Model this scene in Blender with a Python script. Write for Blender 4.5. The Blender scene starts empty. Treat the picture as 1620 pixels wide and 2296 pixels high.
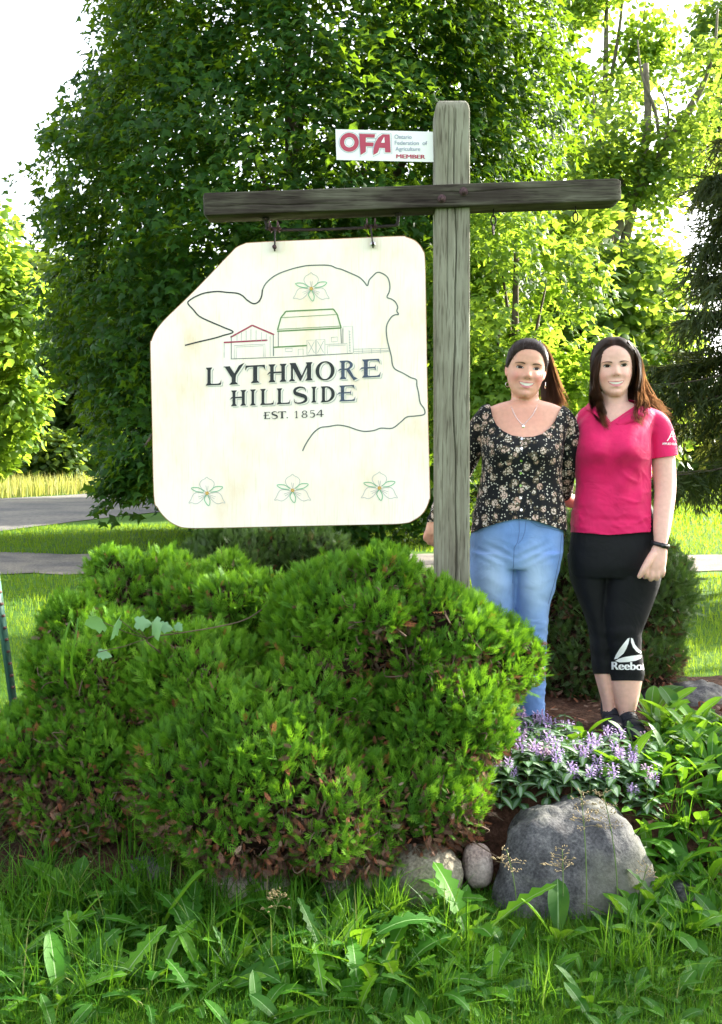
import bpy, bmesh, math, random
import numpy as np
from mathutils import Vector, Matrix
from mathutils.bvhtree import BVHTree

random.seed(7)
rng = np.random.default_rng(7)
sc = bpy.context.scene
COL = sc.collection

# ------------------------------------------------------------------ camera, sky, sun, exposure
F = 2232.0                      # focal length in pixels of a 1620 x 2296 picture
PITCH = math.radians(3.28)
EYE = 1.5
cam_d = bpy.data.cameras.new('camera')
cam_d.sensor_fit = 'VERTICAL'
cam_d.sensor_height = 36.0
cam_d.lens = 36.0 * F / 2296.0
cam_d.clip_end = 2000.0
cam = bpy.data.objects.new('camera', cam_d)
COL.objects.link(cam)
cam.location = (0, 0, EYE)
cam.rotation_euler = (math.radians(90) - PITCH, 0, 0)
sc.camera = cam

SUN_AZ = math.radians(62)       # to the right of straight ahead: the sun stands behind the scene
SUN_EL = math.radians(25)
SUN_DIR = Vector((math.sin(SUN_AZ) * math.cos(SUN_EL), math.cos(SUN_AZ) * math.cos(SUN_EL), math.sin(SUN_EL)))
world = bpy.data.worlds.new('World')
sc.world = world
world.use_nodes = True
wn = world.node_tree
bg = wn.nodes['Background']
sky = wn.nodes.new('ShaderNodeTexSky')
sky.sky_type = 'NISHITA'
sky.sun_disc = False
sky.sun_elevation = SUN_EL
sky.sun_rotation = SUN_AZ
sky.air_density = 1.0
sky.dust_density = 3.5
sky.ozone_density = 1.0
hs = wn.nodes.new('ShaderNodeHueSaturation')
hs.inputs['Saturation'].default_value = 0.35      # a hazy, milky evening sky
wn.links.new(sky.outputs[0], hs.inputs['Color'])
wn.links.new(hs.outputs[0], bg.inputs['Color'])
bg.inputs['Strength'].default_value = 0.13

sun_d = bpy.data.lights.new('sun', 'SUN')
sun_d.energy = 3.6
sun_d.angle = math.radians(0.5)
sun_d.color = (1.0, 0.93, 0.80)
sun = bpy.data.objects.new('sun', sun_d)
COL.objects.link(sun)
sun.rotation_euler = SUN_DIR.to_track_quat('Z', 'Y').to_euler()

sc.view_settings.view_transform = 'Standard'
sc.view_settings.look = 'None'
sc.view_settings.gamma = 1.0
sc.view_settings.use_curve_mapping = False
sc.view_settings.exposure = 2.70
sc.cycles.max_bounces = 8
sc.cycles.diffuse_bounces = 4
sc.cycles.glossy_bounces = 2
sc.cycles.transmission_bounces = 5
sc.cycles.transparent_max_bounces = 4
sc.cycles.sample_clamp_indirect = 6.0

# ------------------------------------------------------------------ helpers
_up = Vector((0, math.sin(PITCH), math.cos(PITCH)))
_fw = Vector((0, math.cos(PITCH), -math.sin(PITCH)))

def at(px, py, Y):
    """the point of the world seen at (px, py) of the 1620 x 2296 picture, Y metres ahead"""
    u = (px - 810.0) / F
    v = (1148.0 - py) / F
    d = Vector((u, 0, 0)) + _up * v + _fw
    return Vector((0, 0, EYE)) + d * (Y / d.y)

def nrm(a):
    return a / np.maximum(np.linalg.norm(a, axis=-1, keepdims=True), 1e-9)

def fast_mesh(name, verts, loops, sizes, attrs=None, mat_idx=None, smooth=False):
    me = bpy.data.meshes.new(name)
    verts = np.asarray(verts, np.float32)
    loops = np.asarray(loops, np.int32).ravel()
    sizes = np.asarray(sizes, np.int32)
    me.vertices.add(len(verts))
    me.vertices.foreach_set('co', verts.ravel())
    me.loops.add(len(loops))
    me.loops.foreach_set('vertex_index', loops)
    me.polygons.add(len(sizes))
    st = np.zeros(len(sizes), np.int32)
    st[1:] = np.cumsum(sizes)[:-1]
    me.polygons.foreach_set('loop_start', st)
    if mat_idx is not None:
        me.polygons.foreach_set('material_index', np.asarray(mat_idx, np.int32))
    if smooth:
        me.polygons.foreach_set('use_smooth', np.ones(len(sizes), bool))
    me.update(calc_edges=True)
    for k, v in (attrs or {}).items():
        a = me.attributes.new(k, 'FLOAT', 'POINT')
        a.data.foreach_set('value', np.asarray(v, np.float32))
    return me

def link(name, me, mats=None, parent=None):
    o = bpy.data.objects.new(name, me)
    COL.objects.link(o)
    if parent is not None:
        o.parent = parent
        o.matrix_parent_inverse = parent_world(parent).inverted()
    if mats is not None and me is not None and not me.materials:
        for m in (mats if isinstance(mats, (list, tuple)) else [mats]):
            me.materials.append(m)
    return o

def parent_world(o):
    m = o.matrix_basis.copy()
    if o.parent is not None:
        m = parent_world(o.parent) @ o.matrix_parent_inverse @ m
    return m

def tag(o, label=None, cat=None, group=None, kind=None):
    if label: o['label'] = label
    if cat: o['category'] = cat
    if group: o['group'] = group
    if kind: o['kind'] = kind
    return o

def empty(name, loc, label, cat, group=None, rz=0.0):
    o = bpy.data.objects.new(name, None)
    o.empty_display_size = 0.1
    COL.objects.link(o)
    o.location = loc
    o.rotation_euler = (0, 0, rz)
    return tag(o, label, cat, group)

def scatter(tv, tf, R, T, S):
    """copies of a template: tv (n,3), tf (m,k), R (N,3,3), T (N,3), S (N,) or (N,3)"""
    N, n = len(T), len(tv)
    S = np.asarray(S)
    S = S[:, None] * np.ones(3) if S.ndim == 1 else S
    v = tv[None, :, :] * S[:, None, :]
    v = np.einsum('nij,nkj->nki', R, v) + T[:, None, :]
    f = tf[None, :, :] + (np.arange(N) * n)[:, None, None]
    return v.reshape(-1, 3), f.reshape(-1, tf.shape[1])

def frames(normal, tangent):
    z = nrm(normal)
    x = nrm(tangent - (tangent * z).sum(-1, keepdims=True) * z)
    y = np.cross(z, x)
    return np.stack([x, y, z], axis=2)

class MB:
    """collects closed and open shapes; build() links them as one mesh object"""
    def __init__(s):
        s.v, s.l, s.s, s.m, s.n = [], [], [], [], 0
    def add(s, v, faces, mi=0):
        v = np.asarray(v, float)
        s.v.append(v)
        for f in faces:
            s.l.extend(int(i) + s.n for i in f)
            s.s.append(len(f))
            s.m.append(mi)
        s.n += len(v)
        return s
    def tris(s, v, f, mi=0):
        f = np.asarray(f)
        s.v.append(np.asarray(v, float))
        s.l.extend((f + s.n).ravel().tolist())
        s.s.extend([f.shape[1]] * len(f))
        s.m.extend([mi] * len(f))
        s.n += len(v)
        return s
    def box(s, c, size, rot=None, mi=0, bev=0.0):
        x, y, z = (q / 2 for q in size)
        if bev <= 0:
            v = np.array([[i, j, k] for i in (-x, x) for j in (-y, y) for k in (-z, z)])
            f = [(0, 1, 3, 2), (4, 6, 7, 5), (0, 4, 5, 1), (2, 3, 7, 6), (0, 2, 6, 4), (1, 5, 7, 3)]
        else:
            bm = bmesh.new()
            bmesh.ops.create_cube(bm, size=1.0)
            bmesh.ops.scale(bm, vec=(2 * x, 2 * y, 2 * z), verts=bm.verts)
            bmesh.ops.bevel(bm, geom=bm.edges[:], offset=bev, segments=2, affect='EDGES')
            bm.verts.ensure_lookup_table()
            v = np.array([q.co[:] for q in bm.verts])
            f = [[q.index for q in p.verts] for p in bm.faces]
            bm.free()
        if rot is not None:
            v = v @ np.array(rot.to_3x3()).T
        return s.add(v + np.array(c), f, mi)
    def tube(s, pts, rad, n=8, mi=0, flat=1.0, caps=True, up=(0.0, 0.0, 1.0)):
        v, f = tube_geo(pts, rad, n, flat, caps, up)
        return s.add(v, f, mi)
    def mesh(s, name, smooth=False):
        if not s.v:
            return fast_mesh(name, np.zeros((0, 3)), [], [])
        return fast_mesh(name, np.concatenate(s.v), s.l, s.s, mat_idx=s.m, smooth=smooth)
    def build(s, name, mats, parent=None, smooth=False):
        return link(name, s.mesh(name, smooth), mats, parent)

def tube_geo(pts, rad, n=8, flat=1.0, caps=True, up=(0, 0, 1)):
    pts = np.array([tuple(p) for p in pts], float)
    m = len(pts)
    rad = np.broadcast_to(np.asarray(rad, float), (m,))
    flat = np.broadcast_to(np.asarray(flat, float), (m,))
    t = np.gradient(pts, axis=0)
    t = nrm(t)
    u0 = np.array(up, float)
    if abs(t[0] @ u0) > 0.95:
        u0 = np.array((0.0, 1.0, 0.0)) if abs(t[0][1]) < 0.9 else np.array((1.0, 0.0, 0.0))
    a = 2 * np.pi * np.arange(n) / n
    V = []
    for i in range(m):
        u = u0 - t[i] * (u0 @ t[i])
        u /= np.linalg.norm(u)
        u0 = u
        w = np.cross(t[i], u)
        V.append(pts[i] + rad[i] * (np.cos(a)[:, None] * w + flat[i] * np.sin(a)[:, None] * u))
    V = np.concatenate(V)
    Fc = []
    for i in range(m - 1):
        for k in range(n):
            k2 = (k + 1) % n
            Fc.append((i * n + k, i * n + k2, (i + 1) * n + k2, (i + 1) * n + k))
    if caps:
        Fc.append(tuple(range(n))[::-1])
        Fc.append(tuple((m - 1) * n + k for k in range(n)))
    return V, Fc

def catmull(P, n=6):
    P = np.array([tuple(p) for p in P], float)
    Q = np.vstack([2 * P[0] - P[1], P, 2 * P[-1] - P[-2]])
    out = []
    for i in range(1, len(Q) - 2):
        for k in range(n):
            t = k / n
            out.append(0.5 * ((2 * Q[i]) + (-Q[i - 1] + Q[i + 1]) * t + (2 * Q[i - 1] - 5 * Q[i] + 4 * Q[i + 1] - Q[i + 2]) * t * t
                              + (-Q[i - 1] + 3 * Q[i] - 3 * Q[i + 1] + Q[i + 2]) * t ** 3))
    out.append(P[-1])
    return np.array(out)

_ph = rng.uniform(0, 6.28, (40, 3))
_kk = nrm(rng.normal(size=(40, 3)))
def lump(p, freq=1.0, seed=0, oct=3):
    """a smooth pseudo noise of points (N,3), about -1 .. 1"""
    p = np.asarray(p, float)
    r = np.zeros(len(p))
    amp = 1.0
    tot = 0
    f = freq
    for o in range(oct):
        for j in range(5):
            k = (seed * 7 + o * 5 + j) % 40
            r += amp * np.sin((p @ _kk[k]) * f * 3.1 + _ph[k, 0] + 1.3 * np.sin((p @ _kk[(k + 11) % 40]) * f * 2.3 + _ph[k, 1]))
            tot += amp * 0.5
        amp *= 0.5
        f *= 2.03
    return r / tot

# ------------------------------------------------------------------ materials
def nt(name):
    m = bpy.data.materials.new(name)
    m.use_nodes = True
    t = m.node_tree
    t.nodes.clear()
    out = t.nodes.new('ShaderNodeOutputMaterial')
    return m, t, out

def N(t, kind, **kw):
    n = t.nodes.new(kind)
    for k, v in kw.items():
        if k == 'op': n.operation = v
        elif k.startswith('i_'): n.inputs[k[2:].replace('_', ' ')].default_value = v
        elif k.startswith('x'): n.inputs[int(k[1:])].default_value = v
        else: setattr(n, k, v)
    return n

def ramp(t, stops, interp='LINEAR'):
    r = t.nodes.new('ShaderNodeValToRGB')
    r.color_ramp.interpolation = interp
    e = r.color_ramp.elements
    while len(e) < len(stops): e.new(0.5)
    for q, (p, c) in zip(e, stops):
        q.position = p
        q.color = (*c, 1) if len(c) == 3 else c
    return r

def plain(name, col, rough=0.6, metal=0.0, var=0.12, scale=30.0, bump=0.0, bscale=None, spec=0.4):
    """a painted or worn surface: colour broken up by noise, fine relief"""
    m, t, out = nt(name)
    b = N(t, 'ShaderNodeBsdfPrincipled')
    b.inputs['Roughness'].default_value = rough
    b.inputs['Metallic'].default_value = metal
    b.inputs['Specular IOR Level'].default_value = spec
    tc = N(t, 'ShaderNodeTexCoord')
    no = N(t, 'ShaderNodeTexNoise', i_Scale=scale, i_Detail=6.0)
    t.links.new(tc.outputs['Object'], no.inputs['Vector'])
    lo = tuple(c * (1 - var) for c in col)
    hi = tuple(min(1, c * (1 + var)) for c in col)
    r = ramp(t, [(0.3, lo), (0.7, hi)])
    t.links.new(no.outputs['Fac'], r.inputs['Fac'])
    t.links.new(r.outputs[0], b.inputs['Base Color'])
    if bump:
        n2 = N(t, 'ShaderNodeTexNoise', i_Scale=bscale or scale * 4, i_Detail=5.0)
        t.links.new(tc.outputs['Object'], n2.inputs['Vector'])
        bp = N(t, 'ShaderNodeBump', i_Strength=bump, i_Distance=0.004)
        t.links.new(n2.outputs['Fac'], bp.inputs['Height'])
        t.links.new(bp.outputs[0], b.inputs['Normal'])
    t.links.new(b.outputs[0], out.inputs[0])
    return m

def leafy(name, stops, trans, mix=0.4, rough=0.5, attr='var', spec=0.35):
    """leaf surface: colour by a per-leaf value, light passing through it"""
    m, t, out = nt(name)
    if attr:
        a = N(t, 'ShaderNodeAttribute', attribute_name=attr)
        fac = a.outputs['Fac']
    else:
        a = N(t, 'ShaderNodeObjectInfo')
        fac = a.outputs['Random']
    r = ramp(t, stops)
    t.links.new(fac, r.inputs['Fac'])
    b = N(t, 'ShaderNodeBsdfPrincipled')
    b.inputs['Roughness'].default_value = rough
    b.inputs['Specular IOR Level'].default_value = spec
    t.links.new(r.outputs[0], b.inputs['Base Color'])
    tr = N(t, 'ShaderNodeBsdfTranslucent')
    mx = N(t, 'ShaderNodeMix', data_type='RGBA', blend_type='MIX')
    mx.inputs[0].default_value = 0.8
    t.links.new(r.outputs[0], mx.inputs[6])
    mx.inputs[7].default_value = (*trans, 1)
    t.links.new(mx.outputs[2], tr.inputs['Color'])
    ms = N(t, 'ShaderNodeMixShader')
    ms.inputs[0].default_value = mix
    t.links.new(b.outputs[0], ms.inputs[1])
    t.links.new(tr.outputs[0], ms.inputs[2])
    t.links.new(ms.outputs[0], out.inputs[0])
    return m

def wood(name, axis, stops, scale=1.0, bump=0.5):
    """weathered timber with the grain along an axis"""
    m, t, out = nt(name)
    tc = N(t, 'ShaderNodeTexCoord')
    def stretch(k, along):
        mp = N(t, 'ShaderNodeMapping')
        s = [k * scale] * 3
        s[axis] = along * scale
        mp.inputs['Scale'].default_value = s
        t.links.new(tc.outputs['Object'], mp.inputs['Vector'])
        return mp.outputs[0]
    n1 = N(t, 'ShaderNodeTexNoise', i_Scale=1.0, i_Detail=8.0, i_Roughness=0.65, i_Distortion=0.6)
    t.links.new(stretch(55, 3.0), n1.inputs['Vector'])
    n2 = N(t, 'ShaderNodeTexNoise', i_Scale=1.0, i_Detail=4.0)
    t.links.new(stretch(9, 3.5), n2.inputs['Vector'])
    n3 = N(t, 'ShaderNodeTexNoise', i_Scale=1.0, i_Detail=3.0, i_Roughness=0.5)
    t.links.new(stretch(150, 9.0), n3.inputs['Vector'])
    ad = N(t, 'ShaderNodeMix', data_type='FLOAT')
    ad.inputs[0].default_value = 0.55
    t.links.new(n1.outputs['Fac'], ad.inputs[2])
    t.links.new(n2.outputs['Fac'], ad.inputs[3])
    r = ramp(t, stops)
    t.links.new(ad.outputs[0], r.inputs['Fac'])
    r3 = ramp(t, [(0.36, (0.34, 0.31, 0.28)), (0.46, (1, 1, 1))])
    t.links.new(n3.outputs['Fac'], r3.inputs['Fac'])
    mu = N(t, 'ShaderNodeMix', data_type='RGBA', blend_type='MULTIPLY')
    mu.inputs[0].default_value = 0.7
    t.links.new(r.outputs[0], mu.inputs[6])
    t.links.new(r3.outputs[0], mu.inputs[7])
    b = N(t, 'ShaderNodeBsdfPrincipled')
    b.inputs['Roughness'].default_value = 0.85
    b.inputs['Specular IOR Level'].default_value = 0.2
    t.links.new(mu.outputs[2], b.inputs['Base Color'])
    bp = N(t, 'ShaderNodeBump', i_Strength=bump, i_Distance=0.003)
    t.links.new(n1.outputs['Fac'], bp.inputs['Height'])
    bp2 = N(t, 'ShaderNodeBump', i_Strength=bump, i_Distance=0.002)
    t.links.new(n3.outputs['Fac'], bp2.inputs['Height'])
    t.links.new(bp.outputs[0], bp2.inputs['Normal'])
    t.links.new(bp2.outputs[0], b.inputs['Normal'])
    t.links.new(b.outputs[0], out.inputs[0])
    return m

M = {}
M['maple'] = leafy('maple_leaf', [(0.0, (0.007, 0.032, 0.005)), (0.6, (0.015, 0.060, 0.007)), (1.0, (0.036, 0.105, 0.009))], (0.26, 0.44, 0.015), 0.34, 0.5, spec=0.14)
M['bright'] = leafy('bright_leaf', [(0.0, (0.035, 0.10, 0.012)), (1.0, (0.10, 0.18, 0.02))], (0.40, 0.58, 0.04), 0.5, 0.5, spec=0.25)
M['poplar'] = leafy('poplar_leaf', [(0.0, (0.035, 0.10, 0.025)), (1.0, (0.09, 0.16, 0.03))], (0.42, 0.58, 0.05), 0.52, 0.5, spec=0.2)
M['spruce'] = leafy('spruce_needle', [(0.0, (0.014, 0.030, 0.008)), (1.0, (0.05, 0.075, 0.014))], (0.20, 0.22, 0.03), 0.25, 0.6)
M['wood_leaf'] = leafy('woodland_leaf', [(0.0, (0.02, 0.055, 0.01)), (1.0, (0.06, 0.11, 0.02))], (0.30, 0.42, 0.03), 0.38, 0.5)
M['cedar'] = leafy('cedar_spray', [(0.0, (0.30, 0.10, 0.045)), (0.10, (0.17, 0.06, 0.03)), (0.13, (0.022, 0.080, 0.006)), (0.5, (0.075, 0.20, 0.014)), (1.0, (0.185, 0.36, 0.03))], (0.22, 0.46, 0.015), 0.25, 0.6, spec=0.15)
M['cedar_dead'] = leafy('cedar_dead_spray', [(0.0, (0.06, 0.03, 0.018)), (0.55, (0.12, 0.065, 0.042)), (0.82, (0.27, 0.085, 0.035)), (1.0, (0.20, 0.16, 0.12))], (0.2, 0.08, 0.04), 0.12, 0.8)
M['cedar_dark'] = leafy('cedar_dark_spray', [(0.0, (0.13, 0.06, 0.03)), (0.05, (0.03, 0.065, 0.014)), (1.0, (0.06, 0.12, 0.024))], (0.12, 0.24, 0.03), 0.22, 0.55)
M['grass'] = leafy('grass_blade', [(0.0, (0.010, 0.055, 0.003)), (0.6, (0.032, 0.125, 0.006)), (0.95, (0.085, 0.21, 0.012)), (1.0, (0.30, 0.26, 0.10))], (0.20, 0.42, 0.02), 0.30, 0.5, spec=0.2)
M['lawn_grass'] = leafy('lawn_blade', [(0.0, (0.03, 0.10, 0.007)), (0.7, (0.06, 0.16, 0.010)), (1.0, (0.14, 0.21, 0.03))], (0.34, 0.48, 0.025), 0.42, 0.6, spec=0.12)
M['hay'] = leafy('tall_grass', [(0.0, (0.12, 0.17, 0.03)), (0.7, (0.22, 0.24, 0.05)), (1.0, (0.36, 0.26, 0.11))], (0.5, 0.5, 0.1), 0.4, 0.6)
M['weed'] = leafy('weed_leaf', [(0.0, (0.020, 0.085, 0.010)), (0.6, (0.042, 0.155, 0.011)), (1.0, (0.10, 0.26, 0.014))], (0.26, 0.50, 0.02), 0.35, 0.5, attr=None, spec=0.2)
M['weed_rib'] = leafy('weed_rib', [(0.0, (0.13, 0.25, 0.08)), (1.0, (0.22, 0.33, 0.13))], (0.3, 0.4, 0.1), 0.25, 0.5, attr=None)
M['silver'] = leafy('silver_leaf', [(0.0, (0.14, 0.24, 0.15)), (1.0, (0.26, 0.35, 0.25))], (0.3, 0.4, 0.2), 0.25, 0.5, attr=None)
M['nettle'] = leafy('nettle_leaf', [(0.0, (0.035, 0.10, 0.03)), (1.0, (0.06, 0.15, 0.035))], (0.2, 0.4, 0.04), 0.3, 0.5, attr=None)
M['lilac'] = leafy('lilac_petal', [(0.0, (0.34, 0.25, 0.52)), (0.75, (0.48, 0.36, 0.60)), (1.0, (0.64, 0.40, 0.50))], (0.45, 0.32, 0.56), 0.3, 0.6, attr=None)
M['vine'] = leafy('vine_leaf', [(0.0, (0.13, 0.27, 0.14)), (1.0, (0.18, 0.34, 0.17))], (0.22, 0.45, 0.08), 0.35, 0.4, attr=None)
M['stem'] = plain('green_stem', (0.10, 0.17, 0.04), 0.6)
M['seed'] = leafy('seed_husk', [(0.0, (0.30, 0.24, 0.12)), (1.0, (0.42, 0.33, 0.19))], (0.4, 0.33, 0.15), 0.3, 0.7, attr=None)
M['bark'] = plain('bark', (0.085, 0.065, 0.045), 0.9, var=0.4, scale=9, bump=0.9, bscale=40)
M['pale_bark'] = plain('pale_bark', (0.16, 0.14, 0.10), 0.9, var=0.35, scale=9, bump=0.9, bscale=40)
M['twig'] = plain('twig', (0.11, 0.075, 0.05), 0.9, var=0.3, scale=40)
# ------------------------------------------------------------------ ground
def smooth01(t):
    t = np.clip(t, 0, 1)
    return t * t * (3 - 2 * t)

def bed_h(x, y):
    """height of the raised garden bed over the lawn"""
    x = np.asarray(x, float); y = np.asarray(y, float)
    front = 3.22 + 0.10 * np.sin(x * 2.1 + 0.6) - 0.10 * smooth01((x - 0.9) / 0.8)
    a = smooth01((y - front) / (0.30 + 0.6 * smooth01((x - 0.8) / 0.7)))
    b = smooth01((6.2 - y) / 0.9)
    c = smooth01((x + 2.35) / 0.7) * smooth01((3.4 - x) / 1.2)
    lo = 0.40 + 0.60 * smooth01((x + 1.0) / 0.9)
    return 0.31 * a * b * c * lo

def lawn_h(x, y):
    x = np.asarray(x, float); y = np.asarray(y, float)
    d = np.hypot(x, y)
    r = 0.025 * np.sin(x * 0.7 + 1) * np.sin(y * 0.55) * smooth01((d - 4) / 6)
    r = r + 2.4 * smooth01((y - 26) / 60) * smooth01((x + 2) / 12)      # the lawn climbs behind the women
    return r

def grid(name, xs, ys, hf, mats, z0=0.0):
    X, Y = np.meshgrid(xs, ys, indexing='ij')
    Z = hf(X, Y) + z0
    v = np.stack([X, Y, Z], -1).reshape(-1, 3)
    nx, ny = len(xs), len(ys)
    i, j = np.meshgrid(np.arange(nx - 1), np.arange(ny - 1), indexing='ij')
    a = (i * ny + j).ravel()
    f = np.stack([a, a + ny, a + ny + 1, a + 1], 1)
    me = fast_mesh(name, v, f, np.full(len(f), 4), smooth=True)
    return tag(link(name, me, mats), kind='structure')

def ground_mat(name, stops, scale, stops2=None, bump=0.4, rough=0.95):
    m, t, out = nt(name)
    tc = N(t, 'ShaderNodeTexCoord')
    n1 = N(t, 'ShaderNodeTexNoise', i_Scale=scale, i_Detail=8.0, i_Roughness=0.7)
    t.links.new(tc.outputs['Object'], n1.inputs['Vector'])
    r = ramp(t, stops)
    t.links.new(n1.outputs['Fac'], r.inputs['Fac'])
    n2 = N(t, 'ShaderNodeTexNoise', i_Scale=scale * 0.06, i_Detail=4.0)
    t.links.new(tc.outputs['Object'], n2.inputs['Vector'])
    r2 = ramp(t, [(0.35, (0.7, 0.7, 0.7)), (0.65, (1.2, 1.15, 1.0))])
    t.links.new(n2.outputs['Fac'], r2.inputs['Fac'])
    mu = N(t, 'ShaderNodeMix', data_type='RGBA', blend_type='MULTIPLY')
    mu.inputs[0].default_value = 1.0
    t.links.new(r.outputs[0], mu.inputs[6]); t.links.new(r2.outputs[0], mu.inputs[7])
    b = N(t, 'ShaderNodeBsdfPrincipled')
    b.inputs['Roughness'].default_value = rough
    b.inputs['Specular IOR Level'].default_value = 0.15
    t.links.new(mu.outputs[2], b.inputs['Base Color'])
    bp = N(t, 'ShaderNodeBump', i_Strength=bump, i_Distance=0.03)
    t.links.new(n1.outputs['Fac'], bp.inputs['Height'])
    t.links.new(bp.outputs[0], b.inputs['Normal'])
    t.links.new(b.outputs[0], out.inputs[0])
    return m

M['lawn'] = ground_mat('lawn_ground', [(0.3, (0.025, 0.075, 0.006)), (0.55, (0.05, 0.125, 0.010)), (0.75, (0.09, 0.15, 0.02))], 9)
M['soil'] = ground_mat('bark_mulch', [(0.35, (0.035, 0.018, 0.012)), (0.55, (0.09, 0.045, 0.03)), (0.72, (0.17, 0.10, 0.07))], 45, bump=0.9)
M['gravel'] = ground_mat('gravel_ground', [(0.3, (0.12, 0.112, 0.105)), (0.5, (0.20, 0.188, 0.178)), (0.7, (0.30, 0.28, 0.26))], 30, bump=0.7)
M['road'] = ground_mat('road_ground', [(0.3, (0.10, 0.10, 0.102)), (0.5, (0.15, 0.148, 0.15)), (0.72, (0.22, 0.21, 0.205))], 8, bump=0.4)

gx = np.concatenate([-np.geomspace(700, 8, 26), np.linspace(-7, 7, 57), np.geomspace(8, 700, 26)])
gy = np.concatenate([-np.geomspace(700, 6, 16), np.linspace(-4, 30, 90), np.geomspace(31, 900, 34)])
grid('lawn', gx, gy, lawn_h, M['lawn'])
grid('garden_bed', np.linspace(-2.5, 3.6, 90), np.linspace(2.95, 6.3, 60),
     lambda x, y: bed_h(x, y) - 0.012 + 0.008 * np.sin(x * 23) * np.sin(y * 19), M['soil'])

def strip(name, A, B, nseg, m, z0):
    """a band of ground between two edges, following the lawn"""
    A = catmull(A, nseg); B = catmull(B, nseg)
    k = 6
    v = []
    for i in range(len(A)):
        for j in range(k):
            p = A[i] * (1 - j / (k - 1)) + B[i] * (j / (k - 1))
            w = 0.12 * math.sin(i * 1.7 + j) if j in (0, k - 1) else 0
            v.append((p[0], p[1] + w, float(lawn_h(p[0], p[1])) + z0))
    f = [(i * k + j, i * k + j + 1, (i + 1) * k + j + 1, (i + 1) * k + j) for i in range(len(A) - 1) for j in range(k - 1)]
    return tag(MB().add(v, f).build(name, m, smooth=True), kind='structure')

strip('driveway', [(-16, 11.6), (-6, 12.4), (-3, 12.6), (2, 12.7), (6, 12.9), (16, 13.3)],
      [(-16, 15.0), (-6, 15.2), (-3, 15.0), (2, 14.8), (6, 15.0), (16, 15.6)], 8, M['gravel'], 0.012)
strip('road', [(-12, 3), (-7.3, 19.2), (-5.4, 25.8), (2, 50), (14, 86)],
      [(-22, 6), (-13.4, 31.2), (-9.0, 42.0), (-4, 56), (6, 88)], 10, M['road'], 0.016)

# ------------------------------------------------------------------ grass (nobody could count it)
def blades(name, label, xy, hf, length, width, m, lean=0.35, seg=2):
    n = len(xy)
    z = hf(xy[:, 0], xy[:, 1])
    az = rng.uniform(0, 6.283, n)
    L = length * rng.uniform(0.45, 1.15, n)
    W = width * rng.uniform(0.6, 1.2, n)
    ld = rng.uniform(0, 6.283, n)
    le = np.abs(rng.normal(0, lean, n))
    base = np.stack([xy[:, 0], xy[:, 1], z - 0.01], 1)
    side = np.stack([np.cos(az), np.sin(az), 0 * az], 1) * (W / 2)[:, None]
    dirn = np.stack([np.cos(ld) * le, np.sin(ld) * le, 0 * az], 1)
    rows = []
    for k in range(seg + 1):
        t = k / seg
        c = base + dirn * (L * t ** 1.7)[:, None] + np.array([0, 0, 1.0]) * (L * (t - 0.28 * le * t * t))[:, None]
        if k < seg:
            w = 1 - 0.55 * t
            rows += [c - side * w, c + side * w]
        else:
            rows.append(c)
    V = np.stack(rows, 1)
    k = V.shape[1]
    fl, sz = [], []
    idx = np.arange(n)[:, None] * k
    quads = np.concatenate([idx + np.array([[2 * s, 2 * s + 1, 2 * s + 3, 2 * s + 2]]) for s in range(seg - 1)]) if seg > 1 else np.zeros((0, 4), int)
    tri = idx + np.array([[2 * seg - 2, 2 * seg - 1, 2 * seg]])
    loops = np.concatenate([quads.ravel(), tri.ravel()])
    sizes = np.concatenate([np.full(len(quads), 4), np.full(len(tri), 3)])
    me = fast_mesh(name, V.reshape(-1, 3), loops, sizes, {'var': np.repeat(rng.uniform(0, 1, n), k)})
    o = link(name, me, m)
    return tag(o, label=label, cat='grass', kind='stuff')

def region(n, x0, x1, y0, y1, keep=None):
    xy = np.stack([rng.uniform(x0, x1, n), rng.uniform(y0, y1, n)], 1)
    return xy if keep is None else xy[keep(xy[:, 0], xy[:, 1])]

def off_bed(x, y):
    return bed_h(x, y) < 0.13

fr = lambda x, y: np.abs(x) < y * 0.40 + 0.35
patchy = lambda x, y: lump(np.stack([x, y, 0 * x], 1), 0.9, 2) > -0.45
a = region(70000, -1.9, 1.9, 2.0, 3.7, lambda x, y: off_bed(x, y) & fr(x, y))
blades('grass', 'green grass of the front lawn below the shrubs and boulders', a, lawn_h, 0.066, 0.0040, M['grass'], 0.6, 2)
tuft_c = region(95, -1.7, 1.7, 2.6, 3.5, lambda x, y: fr(x, y))
tuft_c = tuft_c[~((tuft_c[:, 0] > 0.36) & (tuft_c[:, 0] < 0.98) & (tuft_c[:, 1] > 2.9))]
edge = region(95, -1.5, 0.12, 3.04, 3.24)
tuft_c = np.vstack([tuft_c, edge])
tt = np.repeat(tuft_c, 26, 0) + rng.normal(0, 0.022, (len(tuft_c) * 26, 2))
blades('long_grass', 'long unmown grass blades along the foot of the rock edging', tt, lambda x, y: bed_h(x, y), 0.20, 0.0052, M['grass'], 0.75, 4)
a = region(60000, -4.5, 4.5, 3.4, 9, lambda x, y: off_bed(x, y) & fr(x, y))
blades('lawn_grass', 'mown grass of the lawn around the garden bed', a, lawn_h, 0.075, 0.008, M['lawn_grass'], 0.4, 1)
a = region(70000, -9, 9, 9, 21, lambda x, y: fr(x, y) & ~((y > 12.4) & (y < 15.1)) & ~((x < -2.5 + (y - 36) * 0.28)))
blades('far_lawn_grass', 'mown grass of the lawn on both sides of the gravel drive', a, lawn_h, 0.10, 0.018, M['lawn_grass'], 0.4, 1)
a = region(40000, 0, 18, 21, 50, lambda x, y: fr(x, y))
blades('hillside_grass', 'sunny grass climbing the slope beyond the drive', a, lawn_h, 0.16, 0.05, M['lawn_grass'], 0.4, 1)
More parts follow.
